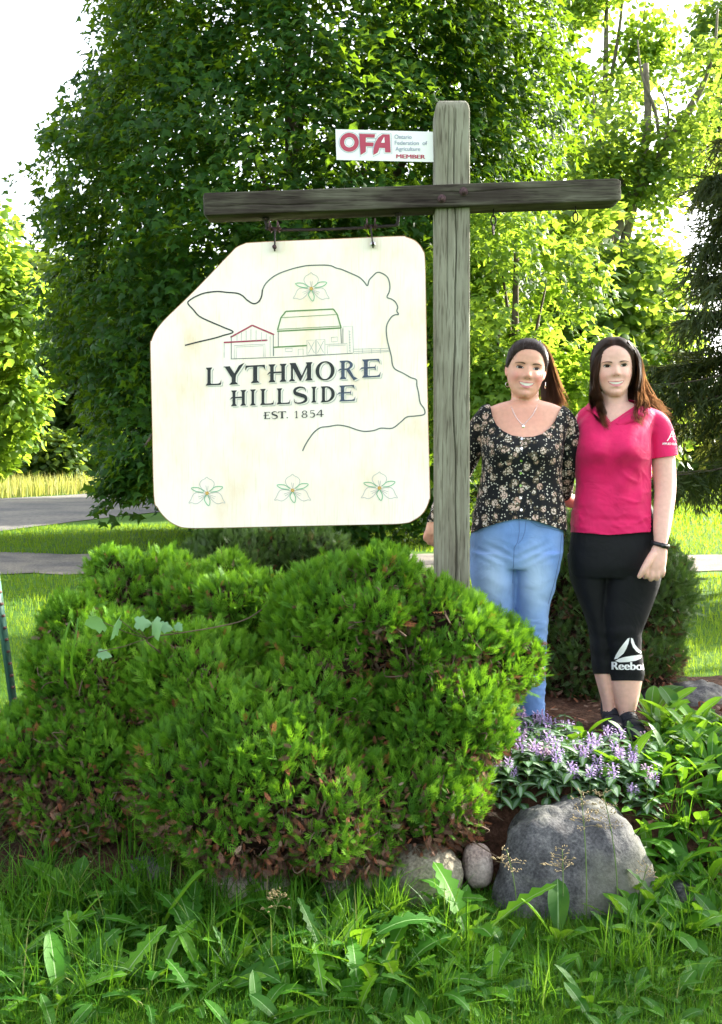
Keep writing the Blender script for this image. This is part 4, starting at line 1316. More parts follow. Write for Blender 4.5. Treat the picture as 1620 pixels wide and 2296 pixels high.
M['white_paint'] = plain('white_sign_paint', (0.80, 0.81, 0.80), 0.4, var=0.03, scale=6)
M['sign_edge'] = plain('sign_edge', (0.35, 0.36, 0.34), 0.6)
M['logo_red'] = plain('maroon_print', (0.42, 0.045, 0.09), 0.5, var=0.06)
M['logo_line'] = plain('grey_blue_print', (0.33, 0.36, 0.48), 0.5, var=0.05)
corn = [(80, 57), (1142, 86), (1150, 416), (92, 392)]
def plate(name, pts, Y, th, m, me, parent=None):
    f = [at(*z7(x, y), Y) for x, y in pts]
    b = [q + Vector((0, th, 0)) for q in f]
    n = len(f)
    v = [tuple(q) for q in f + b]
    mb = MB()
    mb.add(v, [tuple(range(n))[::-1], tuple(range(n, 2 * n))] , 0)
    mb.add(v, [(i, (i + 1) % n, n + (i + 1) % n, n + i) for i in range(n)], 1)
    return mb.build(name, [m, me], parent)
os_ = empty('member_sign', at(*z7(600, 230), YO), 'small white rectangular sign with maroon OFA lettering fixed to the post top', 'sign')
plate('panel', corn, YO, 0.004, M['white_paint'], M['sign_edge'], os_)
def circ(cx, cy, r, n=40): return [(cx + r * math.cos(a), cy + r * math.sin(a)) for a in np.linspace(0, 6.2832, n + 1)]
mb = MB()
flat_strip(mb, circ(232, 200, 103), circ(232, 200, 56), YO - 0.0012, z7)
flat_poly(mb, [(340, 108), (512, 113), (508, 150), (412, 147), (411, 201), (498, 204), (492, 246), (412, 243), (411, 303), (355, 338)], YO - 0.0013, z7)
flat_poly(mb, [(596, 113), (672, 115), (683, 312), (622, 309), (620, 262), (560, 260), (546, 300), (540, 312), (494, 338), (493, 300), (500, 250), (520, 195), (548, 150)], YO - 0.0014, z7)
mb.build('logo_lettering', M['logo_red'], os_)
mb = MB()
flat_poly(mb, [(612, 140), (618, 205), (578, 204)], YO - 0.0018, z7)
flat_poly(mb, [(514, 112), (520, 112), (505, 200), (499, 246), (492, 246), (499, 204)], YO - 0.0019, z7)
mb.build('logo_gap', M['white_paint'], os_)
mb = MB()
flat_strip(mb, circ(232, 200, 116), circ(232, 200, 111), YO - 0.0012, z7)
flat_strip(mb, circ(232, 200, 45), circ(232, 200, 40), YO - 0.0012, z7)
stroke(mb, [(336, 98), (526, 102), (522, 160), (425, 158), (424, 190), (512, 193), (500, 256), (426, 254), (425, 312), (350, 358), (338, 98)], 5, YO - 0.0022, z7)
stroke(mb, [(588, 102), (686, 104), (697, 324), (610, 320), (609, 274), (570, 272), (562, 322), (494, 356), (484, 310), (492, 245), (515, 180), (545, 130), (588, 102)], 5, YO - 0.0023, z7)
mb.build('logo_outline', M['logo_line'], os_)

def text_geo(s):
    cu = bpy.data.curves.new('txt', 'FONT')
    cu.body = s
    o = bpy.data.objects.new('txt', cu)
    COL.objects.link(o)
    bpy.context.view_layer.update()
    dg = bpy.context.evaluated_depsgraph_get()
    me = bpy.data.meshes.new_from_object(o.evaluated_get(dg))
    v = np.array([q.co[:] for q in me.vertices])
    f = [tuple(p.vertices) for p in me.polygons]
    bpy.data.objects.remove(o); bpy.data.curves.remove(cu); bpy.data.meshes.remove(me)
    return v, f
def text_on(mb, s, x0, x1, base, cap, Y, zf, tilt=0.0, bold=0.0):
    v, f = text_geo(s)
    a, b = v[:, 0].min(), v[:, 0].max()
    u = (v[:, 0] - a) / (b - a)
    X = x0 + u * (x1 - x0); Yp = base - v[:, 1] / 0.72 * cap + tilt * (X - x0)
    for k, dx in enumerate([0.0] + ([bold, -bold] if bold else [])):
        P = [tuple(at(*zf(x + dx, y), Y - 0.0002 * k)) for x, y in zip(X, Yp)]
        mb.add(P, f)
mb = MB()
text_on(mb, 'Ontario', 725, 910, 161, 47, YO - 0.0012, z7, 0.012, 1.2)
text_on(mb, 'Federation  of', 728, 1080, 226, 46, YO - 0.0012, z7, 0.012, 1.2)
text_on(mb, 'Agriculture', 735, 1003, 291, 45, YO - 0.0012, z7, 0.012, 1.2)
mb.build('small_lettering', M['logo_line'], os_)
mb = MB()
text_on(mb, 'MEMBER', 745, 1057, 373, 44, YO - 0.0012, z7, 0.02, 3.5)
mb.build('member_lettering', M['logo_red'], os_)

# ------------------------------------------------------------------ the big hanging sign board
def z1(x, y): return ((450 + x * 0.61728) / 1.44012, (720 + y * 0.61728) / 1.44012)
def z6(x, y): return ((640 + x * 0.46914) / 1.44012, (1090 + y * 0.46914) / 1.44012)
YS = 3.985
m, t, out = nt('cream_board')
tc = N(t, 'ShaderNodeTexCoord')
mp = N(t, 'ShaderNodeMapping'); mp.inputs['Scale'].default_value = (2.2, 2.2, 1.1)
t.links.new(tc.outputs['Object'], mp.inputs['Vector'])
n1 = N(t, 'ShaderNodeTexNoise', i_Scale=2.4, i_Detail=6.0, i_Roughness=0.6); t.links.new(mp.outputs[0], n1.inputs['Vector'])
r = ramp(t, [(0.30, (0.82, 0.66, 0.48)), (0.44, (0.87, 0.775, 0.66)), (0.58, (0.885, 0.82, 0.75))]); t.links.new(n1.outputs['Fac'], r.inputs['Fac'])
mp2 = N(t, 'ShaderNodeMapping'); mp2.inputs['Scale'].default_value = (150, 150, 9)
t.links.new(tc.outputs['Object'], mp2.inputs['Vector'])
n2 = N(t, 'ShaderNodeTexNoise', i_Scale=1.0, i_Detail=5.0); t.links.new(mp2.outputs[0], n2.inputs['Vector'])
bp = N(t, 'ShaderNodeBump', i_Strength=0.45, i_Distance=0.002); t.links.new(n2.outputs['Fac'], bp.inputs['Height'])
r2 = ramp(t, [(0.30, (0.94, 0.92, 0.87)), (0.44, (1, 1, 1))]); t.links.new(n2.outputs['Fac'], r2.inputs['Fac'])
mu = N(t, 'ShaderNodeMix', data_type='RGBA', blend_type='MULTIPLY'); mu.inputs[0].default_value = 1.0
t.links.new(r.outputs[0], mu.inputs[6]); t.links.new(r2.outputs[0], mu.inputs[7])
b = N(t, 'ShaderNodeBsdfPrincipled'); b.inputs['Roughness'].default_value = 0.55; b.inputs['Specular IOR Level'].default_value = 0.3
t.links.new(mu.outputs[2], b.inputs['Base Color']); t.links.new(bp.outputs[0], b.inputs['Normal']); t.links.new(b.outputs[0], out.inputs[0])
M['board'] = m
M['board_edge'] = plain('bare_board_edge', (0.42, 0.22, 0.11), 0.8, var=0.3, scale=40)

ol = [(560, 103), (700, 95), (1000, 83), (1350, 68), (1400, 73), (1450, 95), (1485, 140), (1497, 200), (1503, 500), (1510, 900), (1522, 1390), (1519, 1450), (1490, 1515), (1440, 1555), (1380, 1574), (1200, 1580), (800, 1588),
      (400, 1597), (250, 1597), (190, 1582), (140, 1548), (96, 1492), (76, 1420), (66, 1000), (58, 655), (64, 615), (82, 570), (115, 525), (160, 478), (300, 342), (470, 165), (510, 126)]
ol = catmull(ol + [ol[0]], 5)[:-1]
hs_ = empty('hanging_sign', at(*z1(800, 830), YS), 'large cream sign board reading Lythmore Hillside, with a cow outline, hanging under the beam', 'sign')
cen = ol.mean(0)
mb = MB()
n = len(ol)
fr_ = [tuple(at(*z1(x, y), YS)) for x, y in ol + (cen - ol) * 0.004]
ed = [tuple(at(*z1(x, y), YS + 0.0035)) for x, y in ol]
ed2 = [tuple(Vector(q) + Vector((0, 0.016, 0))) for q in ed]
mb.add(fr_, [tuple(range(n))[::-1]], 0)
mb.add(fr_ + ed, [(i, (i + 1) % n, n + (i + 1) % n, n + i) for i in range(n)], 1)
mb.add(ed + ed2, [(i, (i + 1) % n, n + (i + 1) % n, n + i) for i in range(n)], 1)
mb.add(ed2, [tuple(range(n))], 0)
mb.build('board', [M['board'], M['board_edge']], hs_)

M['ink'] = plain('dark_carved_paint', (0.018, 0.022, 0.026), 0.6, var=0.3, scale=120)
M['ink_blue'] = plain('faded_blue_black_paint', (0.055, 0.075, 0.12), 0.6, var=0.35, scale=90)
M['ink_grey'] = plain('grey_green_carved_paint', (0.10, 0.125, 0.12), 0.6, var=0.3, scale=60)
M['thin'] = plain('thin_grey_line', (0.42, 0.43, 0.42), 0.7, var=0.15, scale=60)
M['barn_red'] = plain('barn_red_paint', (0.33, 0.035, 0.08), 0.6)
M['barn_green'] = plain('barn_green_paint', (0.10, 0.22, 0.07), 0.6)
M['leaf_green'] = plain('painted_leaf_green', (0.12, 0.42, 0.22), 0.6)
M['yolk'] = plain('painted_yellow', (0.62, 0.36, 0.06), 0.6)
M['outline_cream'] = plain('letter_rim_cream', (0.80, 0.77, 0.69), 0.55, var=0.03)

cow = [(240, 640), (310, 622), (395, 602), (440, 588), (492, 570), (440, 545), (370, 515), (315, 488), (285, 455), (255, 420), (270, 400), (310, 378), (350, 365), (410, 358), (460, 363), (510, 367), (540, 380), (565, 403), (598, 422),
       (625, 412), (640, 385), (645, 350), (660, 320), (690, 290), (730, 265), (790, 243), (840, 230), (890, 222), (990, 221), (1030, 235), (1060, 243), (1105, 262), (1150, 283), (1175, 305), (1194, 328), (1203, 300), (1220, 280), (1247, 258),
       (1280, 268), (1303, 290), (1312, 330), (1308, 360), (1297, 388), (1320, 398), (1340, 413), (1353, 440), (1348, 460), (1357, 478), (1340, 480), (1320, 492), (1297, 530), (1293, 570), (1300, 620), (1310, 660), (1320, 700), (1325, 740),
       (1340, 765), (1380, 785), (1420, 808), (1450, 820), (1453, 850), (1462, 890), (1470, 940), (1490, 970), (1495, 995), (1480, 1005), (1440, 1010), (1400, 1015), (1370, 1040), (1325, 1073), (1265, 1073), (1230, 1085), (1180, 1090),
       (1140, 1082), (1090, 1065), (1040, 1057), (990, 1065), (950, 1070), (915, 1095), (885, 1135), (865, 1170), (855, 1193)]
mb = MB()
k = 22
stroke(mb, cow[:k], 7.0, YS - 0.0012, z1, smooth=4)
mb.build('cow_outline', M['ink'], hs_)
mb = MB()
stroke(mb, cow[k - 1:], 6.0, YS - 0.0012, z1, smooth=4)
mb.build('cow_outline', M['ink_grey'], hs_)

def lines(name, mat, segs, w, Y=YS - 0.0012):
    mb = MB()
    for i, s in enumerate(segs):
        stroke(mb, s, w, Y - 0.00006 * i, z1)
    return mb.build(name, mat, hs_)
lines('shed_roof', M['barn_red'], [[(478, 598), (592, 535)], [(592, 535), (706, 584)], [(443, 625), (671, 613)]], 8)
lines('shed_walls', M['ink_grey'], [[(482, 590), (482, 711)], [(480, 711), (800, 700), (1118, 681)], [(702, 585), (702, 695)]], 3.5)
lines('shed_lines', M['thin'], [[(445, 628), (445, 706)], [(498, 710), (498, 641), (658, 633), (659, 702)], [(508, 708), (508, 649), (650, 642), (650, 700)], [(685, 592), (686, 698)]] +
      [[(x, 585 - abs(0) - (x - 500) * 0.35 if x < 592 else 552 + (x - 592) * 0.4), (x, 618)] for x in (512, 535, 560, 585, 612, 640, 665)], 2.6)
lines('barn_roof', M['barn_green'], [[(722, 566), (1057, 549)], [(724, 560), (742, 495), (768, 462)], [(768, 462), (1016, 450)], [(1016, 450), (1036, 478), (1057, 549)], [(703, 650), (877, 641)]], 6.5)
lines('barn_ridge', M['barn_green'], [[(742, 495), (1036, 478)], [(724, 556), (1054, 539)]], 2.6, YS - 0.002)
lines('barn_walls', M['ink_grey'], [[(728, 570), (728, 646)], [(1055, 553), (1058, 628), (1066, 628), (1066, 552)]], 3.6)
lines('barn_base', M['thin'], [[(705, 650), (705, 697)]], 2.6)
for x0, x1, a, b in ((878, 924, 690, 614), (926, 972, 688, 611)):
    lines('barn_door', M['thin'], [[(x0, a), (x0, b), (x1, b - 2), (x1, a - 2), (x0, a)], [(x0 + 7, b + 8), (x1 - 7, a - 10)], [(x1 - 7, b + 6), (x0 + 7, a - 8)]], 2.6)
lines('barn_window', M['thin'], [[(1006, 598), (1037, 596), (1037, 620), (1006, 622), (1006, 598)]], 2.6)
lines('barn_window', M['thin'], [[(765, 656), (801, 655), (801, 672), (765, 673), (765, 656)]], 2.6)
lines('barn_annex', M['thin'], [[(975, 635), (1088, 630), (1089, 682)], [(985, 684), (985, 643), (1082, 638)]], 2.6)
lines('silo', M['thin'], [[(1066, 560), (1066, 543), (1117, 540), (1121, 680)], [(1098, 560), (1104, 676)]] + [[(1097, y), (1106, y - 1)] for y in range(570, 672, 14)], 2.6)
lines('small_door', M['thin'], [[(832, 692), (832, 661), (858, 659), (858, 690)]], 2.6)
lines('rail_fence', M['thin'], [[(1122, 660), (1308, 655)], [(1122, 672), (1308, 666)], [(1122, 682), (1310, 672)]] + [[(x, 656), (x + 1, 682)] for x in (1168, 1215, 1262)], 2.6)

def trillium(cx, cy, s=1.0):
    r = []
    T = lambda pts: [(cx + x * s, cy + y * s) for x, y in pts]
    a, b, c, d, e = MB(), MB(), MB(), MB(), MB()
    top = [(0, -4), (-26, -22), (-38, -45), (-30, -64), (-10, -76), (0, -84), (8, -76), (28, -66), (38, -48), (28, -22), (0, -4)]
    lft = [(-6, 4), (-50, -4), (-72, 8), (-84, 34), (-95, 52), (-80, 50), (-56, 56), (-30, 40), (-6, 8)]
    for i, p in enumerate((top, lft, [(-x, y) for x, y in lft])):
        stroke(a, T(p), 2.8, YS - 0.0012 - 0.0001 * i, z1, smooth=3)
    for i, p in enumerate(([(0, -10), (-6, -40)], [(2, -10), (6, -38)], [(-10, 8), (-46, 20)], [(10, 8), (46, 20)], [(-12, 14), (-40, 30)], [(12, 14), (40, 30)])):
        stroke(a, T(p), 2.2, YS - 0.0016 - 0.00005 * i, z1)
    lv = [(-14, -8), (-44, -28), (-82, -27), (-60, -10), (-18, -4)]
    for i, p in enumerate((lv, [(-x, y * 1.2) for x, y in lv], [(-2, 8), (-14, 34), (8, 66), (16, 40), (2, 8)])):
        stroke(b, T(p), 3.6, YS - 0.0024 - 0.0001 * i, z1, smooth=3)
    for k in range(5):
        q = circ(cx + 6 * math.cos(k * 1.257) * s, cy + 6 * math.sin(k * 1.257) * s, 4.2 * s, 8)[:-1]
        flat_poly(c, q, YS - 0.003 - 0.0001 * k, z1)
    o = a.build('trillium', M['thin'], hs_)
    b.build('leaves', M['leaf_green'], o); c.build('stamens', M['yolk'], o)
for x, y in ((900, 343), (355, 1413), (803, 1398), (1257, 1386)): trillium(x, y)

# carved lettering, each glyph in a unit box, y up
def g_stem(x, w, y0=0.0, y1=1.0, s0=0.10, s1=0.10, fl=0.14):
    h = w / 2
    return [(x - h - s0, y0), (x + h + s0, y0), (x + h + s0 * 0.8, y0 + 0.04), (x + h, y0 + fl), (x + h, y1 - fl), (x + h + s1 * 0.8, y1 - 0.04), (x + h + s1, y1), (x - h - s1, y1), (x - h - s1 * 0.8, y1 - 0.04), (x - h, y1 - fl), (x - h, y0 + fl), (x - h - s0 * 0.8, y0 + 0.04)]
def g_arc(cx, cy, rx, ry, wx, wy, a0, a1, n=22):
    A = np.radians(np.linspace(a0, a1, n))
    o = [(cx + rx * math.cos(a), cy + ry * math.sin(a)) for a in A]
    i = [(cx + (rx - wx) * math.cos(a), cy + (ry - wy) * math.sin(a)) for a in A]
    return ('strip', o, i)
def g_rib(pts, w):
    p = catmull(pts, 5)
    t = np.gradient(p, axis=0); t /= np.linalg.norm(t, axis=1, keepdims=True)
    q = np.stack([-t[:, 1], t[:, 0]], 1)
    ws = np.interp(np.linspace(0, 1, len(p)), np.linspace(0, 1, len(w)), w)[:, None] / 2
    return ('strip', (p + q * ws).tolist(), (p - q * ws).tolist())
EB = [(0.22, 0.0), (0.97, 0.0), (1.02, 0.30), (0.93, 0.12), (0.80, 0.08), (0.22, 0.08)]
GL_ = {
    'L': [g_stem(0.24, 0.20), EB],
    'Y': [[(-0.02, 1), (0.30, 1), (0.30, 0.96), (0.60, 0.46), (0.56, 0.36), (0.38, 0.36), (0.05, 0.95), (-0.02, 0.96)], [(0.46, 0.50), (0.56, 0.44), (0.90, 0.98), (1.02, 1.16), (0.74, 1.02), (0.72, 0.98)], g_stem(0.48, 0.20, 0, 0.48, 0.12, 0)],
    'T': [g_stem(0.5, 0.22, 0, 1, 0.12, 0.02), [(-0.02, 1), (1.02, 1), (1.04, 0.72), (0.94, 0.88), (0.80, 0.91), (0.20, 0.91), (0.06, 0.88), (-0.04, 0.72)]],
    'H': [g_stem(0.18, 0.20), g_stem(0.82, 0.20), [(-0.12, 0.40), (0.02, 0.49), (0.80, 0.49), (0.80, 0.58), (0.02, 0.58)]],
    'M': [g_stem(0.10, 0.09, 0, 1, 0.10, 0.06), [(0.02, 1), (0.26, 1), (0.54, 0.28), (0.50, 0.0), (0.45, 0.02)], [(0.50, 0.0), (0.53, 0.26), (0.80, 0.97), (0.86, 0.97), (0.86, 0.92)], g_stem(0.87, 0.18, 0, 1, 0.08, 0.06)],
    'O': [g_arc(0.5, 0.5, 0.52, 0.52, 0.20, 0.07, 0, 360, 40)],
    'R': [g_stem(0.22, 0.20), g_arc(0.38, 0.745, 0.42, 0.255, 0.18, 0.075, -95, 95), [(0.18, 1.0), (0.40, 1.0), (0.40, 0.925), (0.18, 0.925)], [(-0.12, 0.42), (0.04, 0.49), (0.42, 0.49), (0.42, 0.565), (0.04, 0.565)], [(0.40, 0.50), (0.62, 0.52), (0.86, 0.12), (1.08, 0.0), (0.84, -0.09)]],
    'E': [g_stem(0.24, 0.20), EB, [(0.22, 1), (0.93, 1), (0.97, 0.72), (0.88, 0.88), (0.76, 0.92), (0.22, 0.92)], [(-0.12, 0.40), (0.02, 0.49), (0.70, 0.49), (0.74, 0.36), (0.76, 0.70), (0.70, 0.575), (0.02, 0.575)]],
    'I': [g_stem(0.5, 0.46, 0, 1, 0.27, 0.27)],
    'S': [g_rib([(0.90, 0.72), (0.80, 0.93), (0.45, 0.99), (0.14, 0.86), (0.16, 0.64), (0.50, 0.52), (0.86, 0.38), (0.88, 0.14), (0.50, 0.01), (0.14, 0.07), (0.06, 0.30)], [0.03, 0.07, 0.12, 0.20, 0.23, 0.23, 0.20, 0.10, 0.07, 0.03])],
    'D': [g_stem(0.20, 0.20, 0, 1, 0.10, 0.10), g_arc(0.36, 0.5, 0.64, 0.5, 0.24, 0.08, -92, 92), [(0.18, 1), (0.40, 1), (0.40, 0.92), (0.18, 0.92)], [(0.18, 0), (0.40, 0), (0.40, 0.08), (0.18, 0.08)]],
    '.': [[(0.2, 0), (0.8, 0), (0.8, 0.13), (0.2, 0.13)]],
    '1': [g_stem(0.55, 0.24, 0, 1, 0.22, 0), [(0.10, 0.82), (0.45, 1.0), (0.50, 0.92), (0.12, 0.76)]],
    '8': [g_arc(0.5, 0.75, 0.40, 0.25, 0.16, 0.07, 0, 360, 26), g_arc(0.5, 0.265, 0.48, 0.27, 0.18, 0.07, 0, 360, 26)],
    '5': [[(0.20, 1.0), (0.86, 1.0), (0.90, 0.92), (0.20, 0.92)], [(0.16, 1.0), (0.26, 1.0), (0.24, 0.55), (0.16, 0.52)], g_rib([(0.18, 0.55), (0.5, 0.63), (0.84, 0.48), (0.86, 0.18), (0.5, 0.02), (0.08, 0.08)], [0.06, 0.10, 0.18, 0.20, 0.10, 0.06])],
    '4': [[(0.60, 1.0), (0.70, 1.0), (0.16, 0.36), (0.02, 0.36)], [(-0.02, 0.27), (1.05, 0.27), (1.0, 0.36), (0.02, 0.36)], [(0.60, 0.0), (0.78, 0.0), (0.78, 1.0), (0.66, 1.0), (0.60, 0.93)]],
}
def glyph(mb, ch, x0, x1, top, bot, Y, dx=0.0, dy=0.0, tilt=-0.048):
    w, h = x1 - x0, bot - top
    def mp(p):
        x = x0 + p[0] * w
        return (x + dx, bot - p[1] * h + tilt * (x - (x0 + x1) / 2) + dy)
    for i, g in enumerate(GL_[ch]):
        yy = Y - 0.00012 * i
        if g[0] == 'strip':
            flat_strip(mb, [mp(p) for p in g[1]], [mp(p) for p in g[2]], yy, z6)
        else:
            flat_poly(mb, [mp(p) for p in g], yy, z6)
W1 = [('L', 50, 160, 205, 328), ('Y', 180, 318, 196, 323), ('T', 330, 458, 190, 312), ('H', 488, 608, 182, 306), ('M', 632, 785, 172, 298), ('O', 812, 938, 165, 292), ('R', 972, 1090, 157, 285), ('E', 1124, 1256, 148, 274)]
W2 = [('H', 230, 330, 362, 470), ('I', 358, 398, 357, 467), ('L', 424, 522, 352, 463), ('L', 538, 634, 348, 458), ('S', 655, 752, 341, 452), ('I', 780, 816, 338, 447), ('D', 845, 942, 334, 444), ('E', 968, 1082, 328, 438)]
W3 = [('E', 453, 497, 512, 560), ('S', 506, 549, 509, 558), ('T', 553, 605, 508, 556), ('.', 608, 622, 506, 554), ('1', 664, 690, 505, 554), ('8', 712, 755, 502, 552), ('5', 768, 806, 500, 549), ('4', 815, 864, 497, 546)]
for words, rim in ((W1, True), (W2, True), (W3, False)):
    for i, (ch, x0, x1, ty, by_) in enumerate(words):
        mb = MB(); glyph(mb, ch, x0, x1, ty, by_, YS - 0.0034)
        blue = words is not W3 and x0 > 960
        o = mb.build('letter', M['ink_blue'] if blue else M['ink'], hs_)
        if rim:
            mb = MB(); glyph(mb, ch, x0, x1, ty, by_, YS - 0.0012, 13, 9); mb.build('letter_rim', M['thin'], o)
            mb = MB(); glyph(mb, ch, x0, x1, ty, by_, YS - 0.0022, 9.5, 5.5); mb.build('letter_rim', M['outline_cream'], o)

# the iron rod and straps that carry the board
rod = [at(597, 480, YB), at(597, 497, YB), at(600, 508, YB), at(610, 515, YB), at(740, 514, YB), at(880, 506, YB), at(890, 502, YB), at(893, 494, YB), at(893, 470, YB)]
iron = empty('sign_bracket', at(745, 512, YB), 'dark iron rod bracket under the beam that carries the sign', 'bracket')
MB().tube(catmull(rod, 4), 0.0062, 8).build('rod', M['iron'], iron, True)
for (x, y) in ((597, 492), (893, 482)):
    c = at(x, y, YB)
    MB().box(c, (0.03, 0.045, 0.007), bev=0.002).build('mounting_plate', M['iron'], iron)
M['steel'] = plain('bright_washer', (0.65, 0.65, 0.66), 0.3, 0.8)
for (xt, yt, xb, yb, wash) in ((617, 514, 616.5, 563, False), (832, 508, 837, 556, True)):
    a, b = at(xt, yt, YS - 0.012), at(xb, yb, YS - 0.012)
    rot = (a - b).to_track_quat('Z', 'Y').to_matrix()
    st = MB().box((a + b) / 2, (0.021, 0.005, (a - b).length), rot, bev=0.0015).build('strap', M['iron'], hs_)
    c = at(xt, yt, YB)
    for sx in (-0.016, 0.016):
        MB().box(Vector((c.x + sx, YB - 0.03, c.z + 0.002)), (0.006, 0.09, 0.028), bev=0.0015).build('hinge_ear', M['bolt'], st)
    MB().tube([Vector((c.x - .026, c.y - .012, c.z)), Vector((c.x + .026, c.y - .012, c.z))], 0.006, 8).build('hinge_pin', M['bolt'], st)
    q = b + Vector((0.0, -0.004, 0.014))
    if wash:
        MB().tube([q, q + Vector((0, -0.003, 0))], 0.0105, 18).build('washer', M['steel'], st)
    MB().tube([q + Vector((0, -0.003, 0)), q + Vector((0, -0.011, 0))], 0.006 if wash else 0.009, 8).build('bolt', M['bolt'], st)
# ------------------------------------------------------------------ the two women
def proj(P):
    P = np.asarray(P, float)
    d = P - np.array([0, 0, EYE])
    fw = np.array(_fw); up = np.array(_up)
    z = d @ fw
    return 810 + F * d[:, 0] / z, 1148 - F * (d @ up) / z

def rings_solid(mb, rings, Y0, inset=0.0, n=36, e=2.3, sub=4, dyc=0.0):
    """a closed body through level rings: (row, left, right, front, back)"""
    R = catmull(np.array(rings, float), sub)
    a = 2 * np.pi * np.arange(n) / n
    cx = np.sign(np.cos(a)) * np.abs(np.cos(a)) ** (2 / e); cy = np.sign(np.sin(a)) * np.abs(np.sin(a)) ** (2 / e)
    V = []
    for py, xl, xr, yf, yb in R:
        Yc = Y0 + dyc + (yf + yb) / 2
        c = at((xl + xr) / 2, py, Y0)
        rx = max((xr - xl) / 2 * Y0 / F - inset, 0.004); ry = max((yb - yf) / 2 - inset, 0.004)
        V.append(np.stack([c.x + cx * rx, Yc + cy * ry, np.full(n, c.z)], 1))
    m = len(R)
    f = [(i * n + k, (i + 1) * n + k, (i + 1) * n + (k + 1) % n, i * n + (k + 1) % n) for i in range(m - 1) for k in range(n)]
    f += [tuple(range(n)), tuple((m - 1) * n + k for k in range(n))[::-1]]
    mb.add(np.concatenate(V), f)

def limb(mb, pts, Y0, inset=0.0, n=20, sub=4, flat=1.0):
    """a tapering limb: (px, row, depth, radius in px[, flatness])"""
    P = np.array([list(p) + ([flat] if len(p) == 4 else []) for p in pts], float)
    P = catmull(P, sub)
    s = Y0 / F
    W = [at(p[0], p[1], Y0) + Vector((0, p[2], 0)) for p in P]
    v, f = tube_geo(W, np.maximum(P[:, 3] * s - inset, 0.003), n, P[:, 4], True)
    c0 = v[:n].mean(0); c1 = v[-n:].mean(0)
    mb.add(v, f)
    for c, ring, r in ((c0, v[:n], P[0]), (c1, v[-n:], P[-1])):     # rounded ends
        bm = bmesh.new(); bmesh.ops.create_uvsphere(bm, u_segments=16, v_segments=10, radius=max(r[3] * s - inset, .003) * 0.98)
        bm.verts.ensure_lookup_table()
        q = np.array([w.co[:] for w in bm.verts]) * np.array([1, max(r[4], 0.5), 1]) + c
        mb.add(q, [[w.index for w in p.verts] for p in bm.faces]); bm.free()

def ball(mb, c, r, rot=None):
    bm = bmesh.new(); bmesh.ops.create_uvsphere(bm, u_segments=20, v_segments=14, radius=1.0)
    q = np.array([w.co[:] for w in bm.verts]) * np.array(r)
    if rot is not None: q = q @ np.array(rot.to_3x3()).T
    mb.add(q + np.array(c), [[w.index for w in p.verts] for p in bm.faces]); bm.free()

def fuse(mb, voxel, smooth=3, fac=0.5):
    """all the overlapping solids become one continuous surface: (verts, quads/tris as lists)"""
    me = mb.mesh('tmp')
    bm = bmesh.new(); bm.from_mesh(me)
    bmesh.ops.recalc_face_normals(bm, faces=bm.faces[:]); bm.to_mesh(me); bm.free()
    o = bpy.data.objects.new('tmp', me); COL.objects.link(o)
    r = o.modifiers.new('r', 'REMESH'); r.mode = 'VOXEL'; r.voxel_size = voxel
    if smooth:
        q = o.modifiers.new('s', 'SMOOTH'); q.iterations = smooth; q.factor = fac
    bpy.context.view_layer.update()
    dg = bpy.context.evaluated_depsgraph_get()
    out = bpy.data.meshes.new_from_object(o.evaluated_get(dg))
    bpy.data.objects.remove(o); bpy.data.meshes.remove(me)
    out.calc_loop_triangles()
    v = np.empty(len(out.vertices) * 3, np.float32); out.vertices.foreach_get('co', v)
    t = np.empty(len(out.loop_triangles) * 3, np.int32); out.loop_triangles.foreach_get('vertices', t)
    bpy.data.meshes.remove(out)
    return v.reshape(-1, 3).astype(float), t.reshape(-1, 3)

def vnormals(v, t):
    fn = np.cross(v[t[:, 1]] - v[t[:, 0]], v[t[:, 2]] - v[t[:, 0]])
    n = np.zeros_like(v)
    for k in range(3): np.add.at(n, t[:, k], fn)
    return nrm(n)

def clip(v, t, g):
    """keep the part of a triangle mesh where g <= 0, with a clean cut edge"""
    inside = g <= 0
    cnt = inside[t].sum(1)
    keep = t[cnt == 3].tolist()
    V = [v]; extra = []; cache = {}; n = len(v)
    def cut(a, b):
        k = (a, b) if a < b else (b, a)
        if k not in cache:
            w = g[a] / (g[a] - g[b])
            extra.append(v[a] + (v[b] - v[a]) * w); cache[k] = n + len(extra) - 1
        return cache[k]
    for tri in t[(cnt == 1) | (cnt == 2)]:
        poly = []
        for i in range(3):
            a, b = int(tri[i]), int(tri[(i + 1) % 3])
            if inside[a]: poly.append(a)
            if inside[a] != inside[b]: poly.append(cut(a, b))
        for i in range(1, len(poly) - 1): keep.append([poly[0], poly[i], poly[i + 1]])
    vv = np.vstack([v] + ([np.array(extra)] if extra else []))
    tt = np.array(keep)
    used = np.unique(tt)
    mp = np.full(len(vv), -1); mp[used] = np.arange(len(used))
    return vv[used], mp[tt]

def surf(name, v, t, m, parent, attrs=None, thick=0.0):
    me = fast_mesh(name, v, t, np.full(len(t), 3), attrs, smooth=True)
    o = link(name, me, m, parent)
    if thick:
        s = o.modifiers.new('thickness', 'SOLIDIFY'); s.thickness = thick; s.offset = -1
    return o

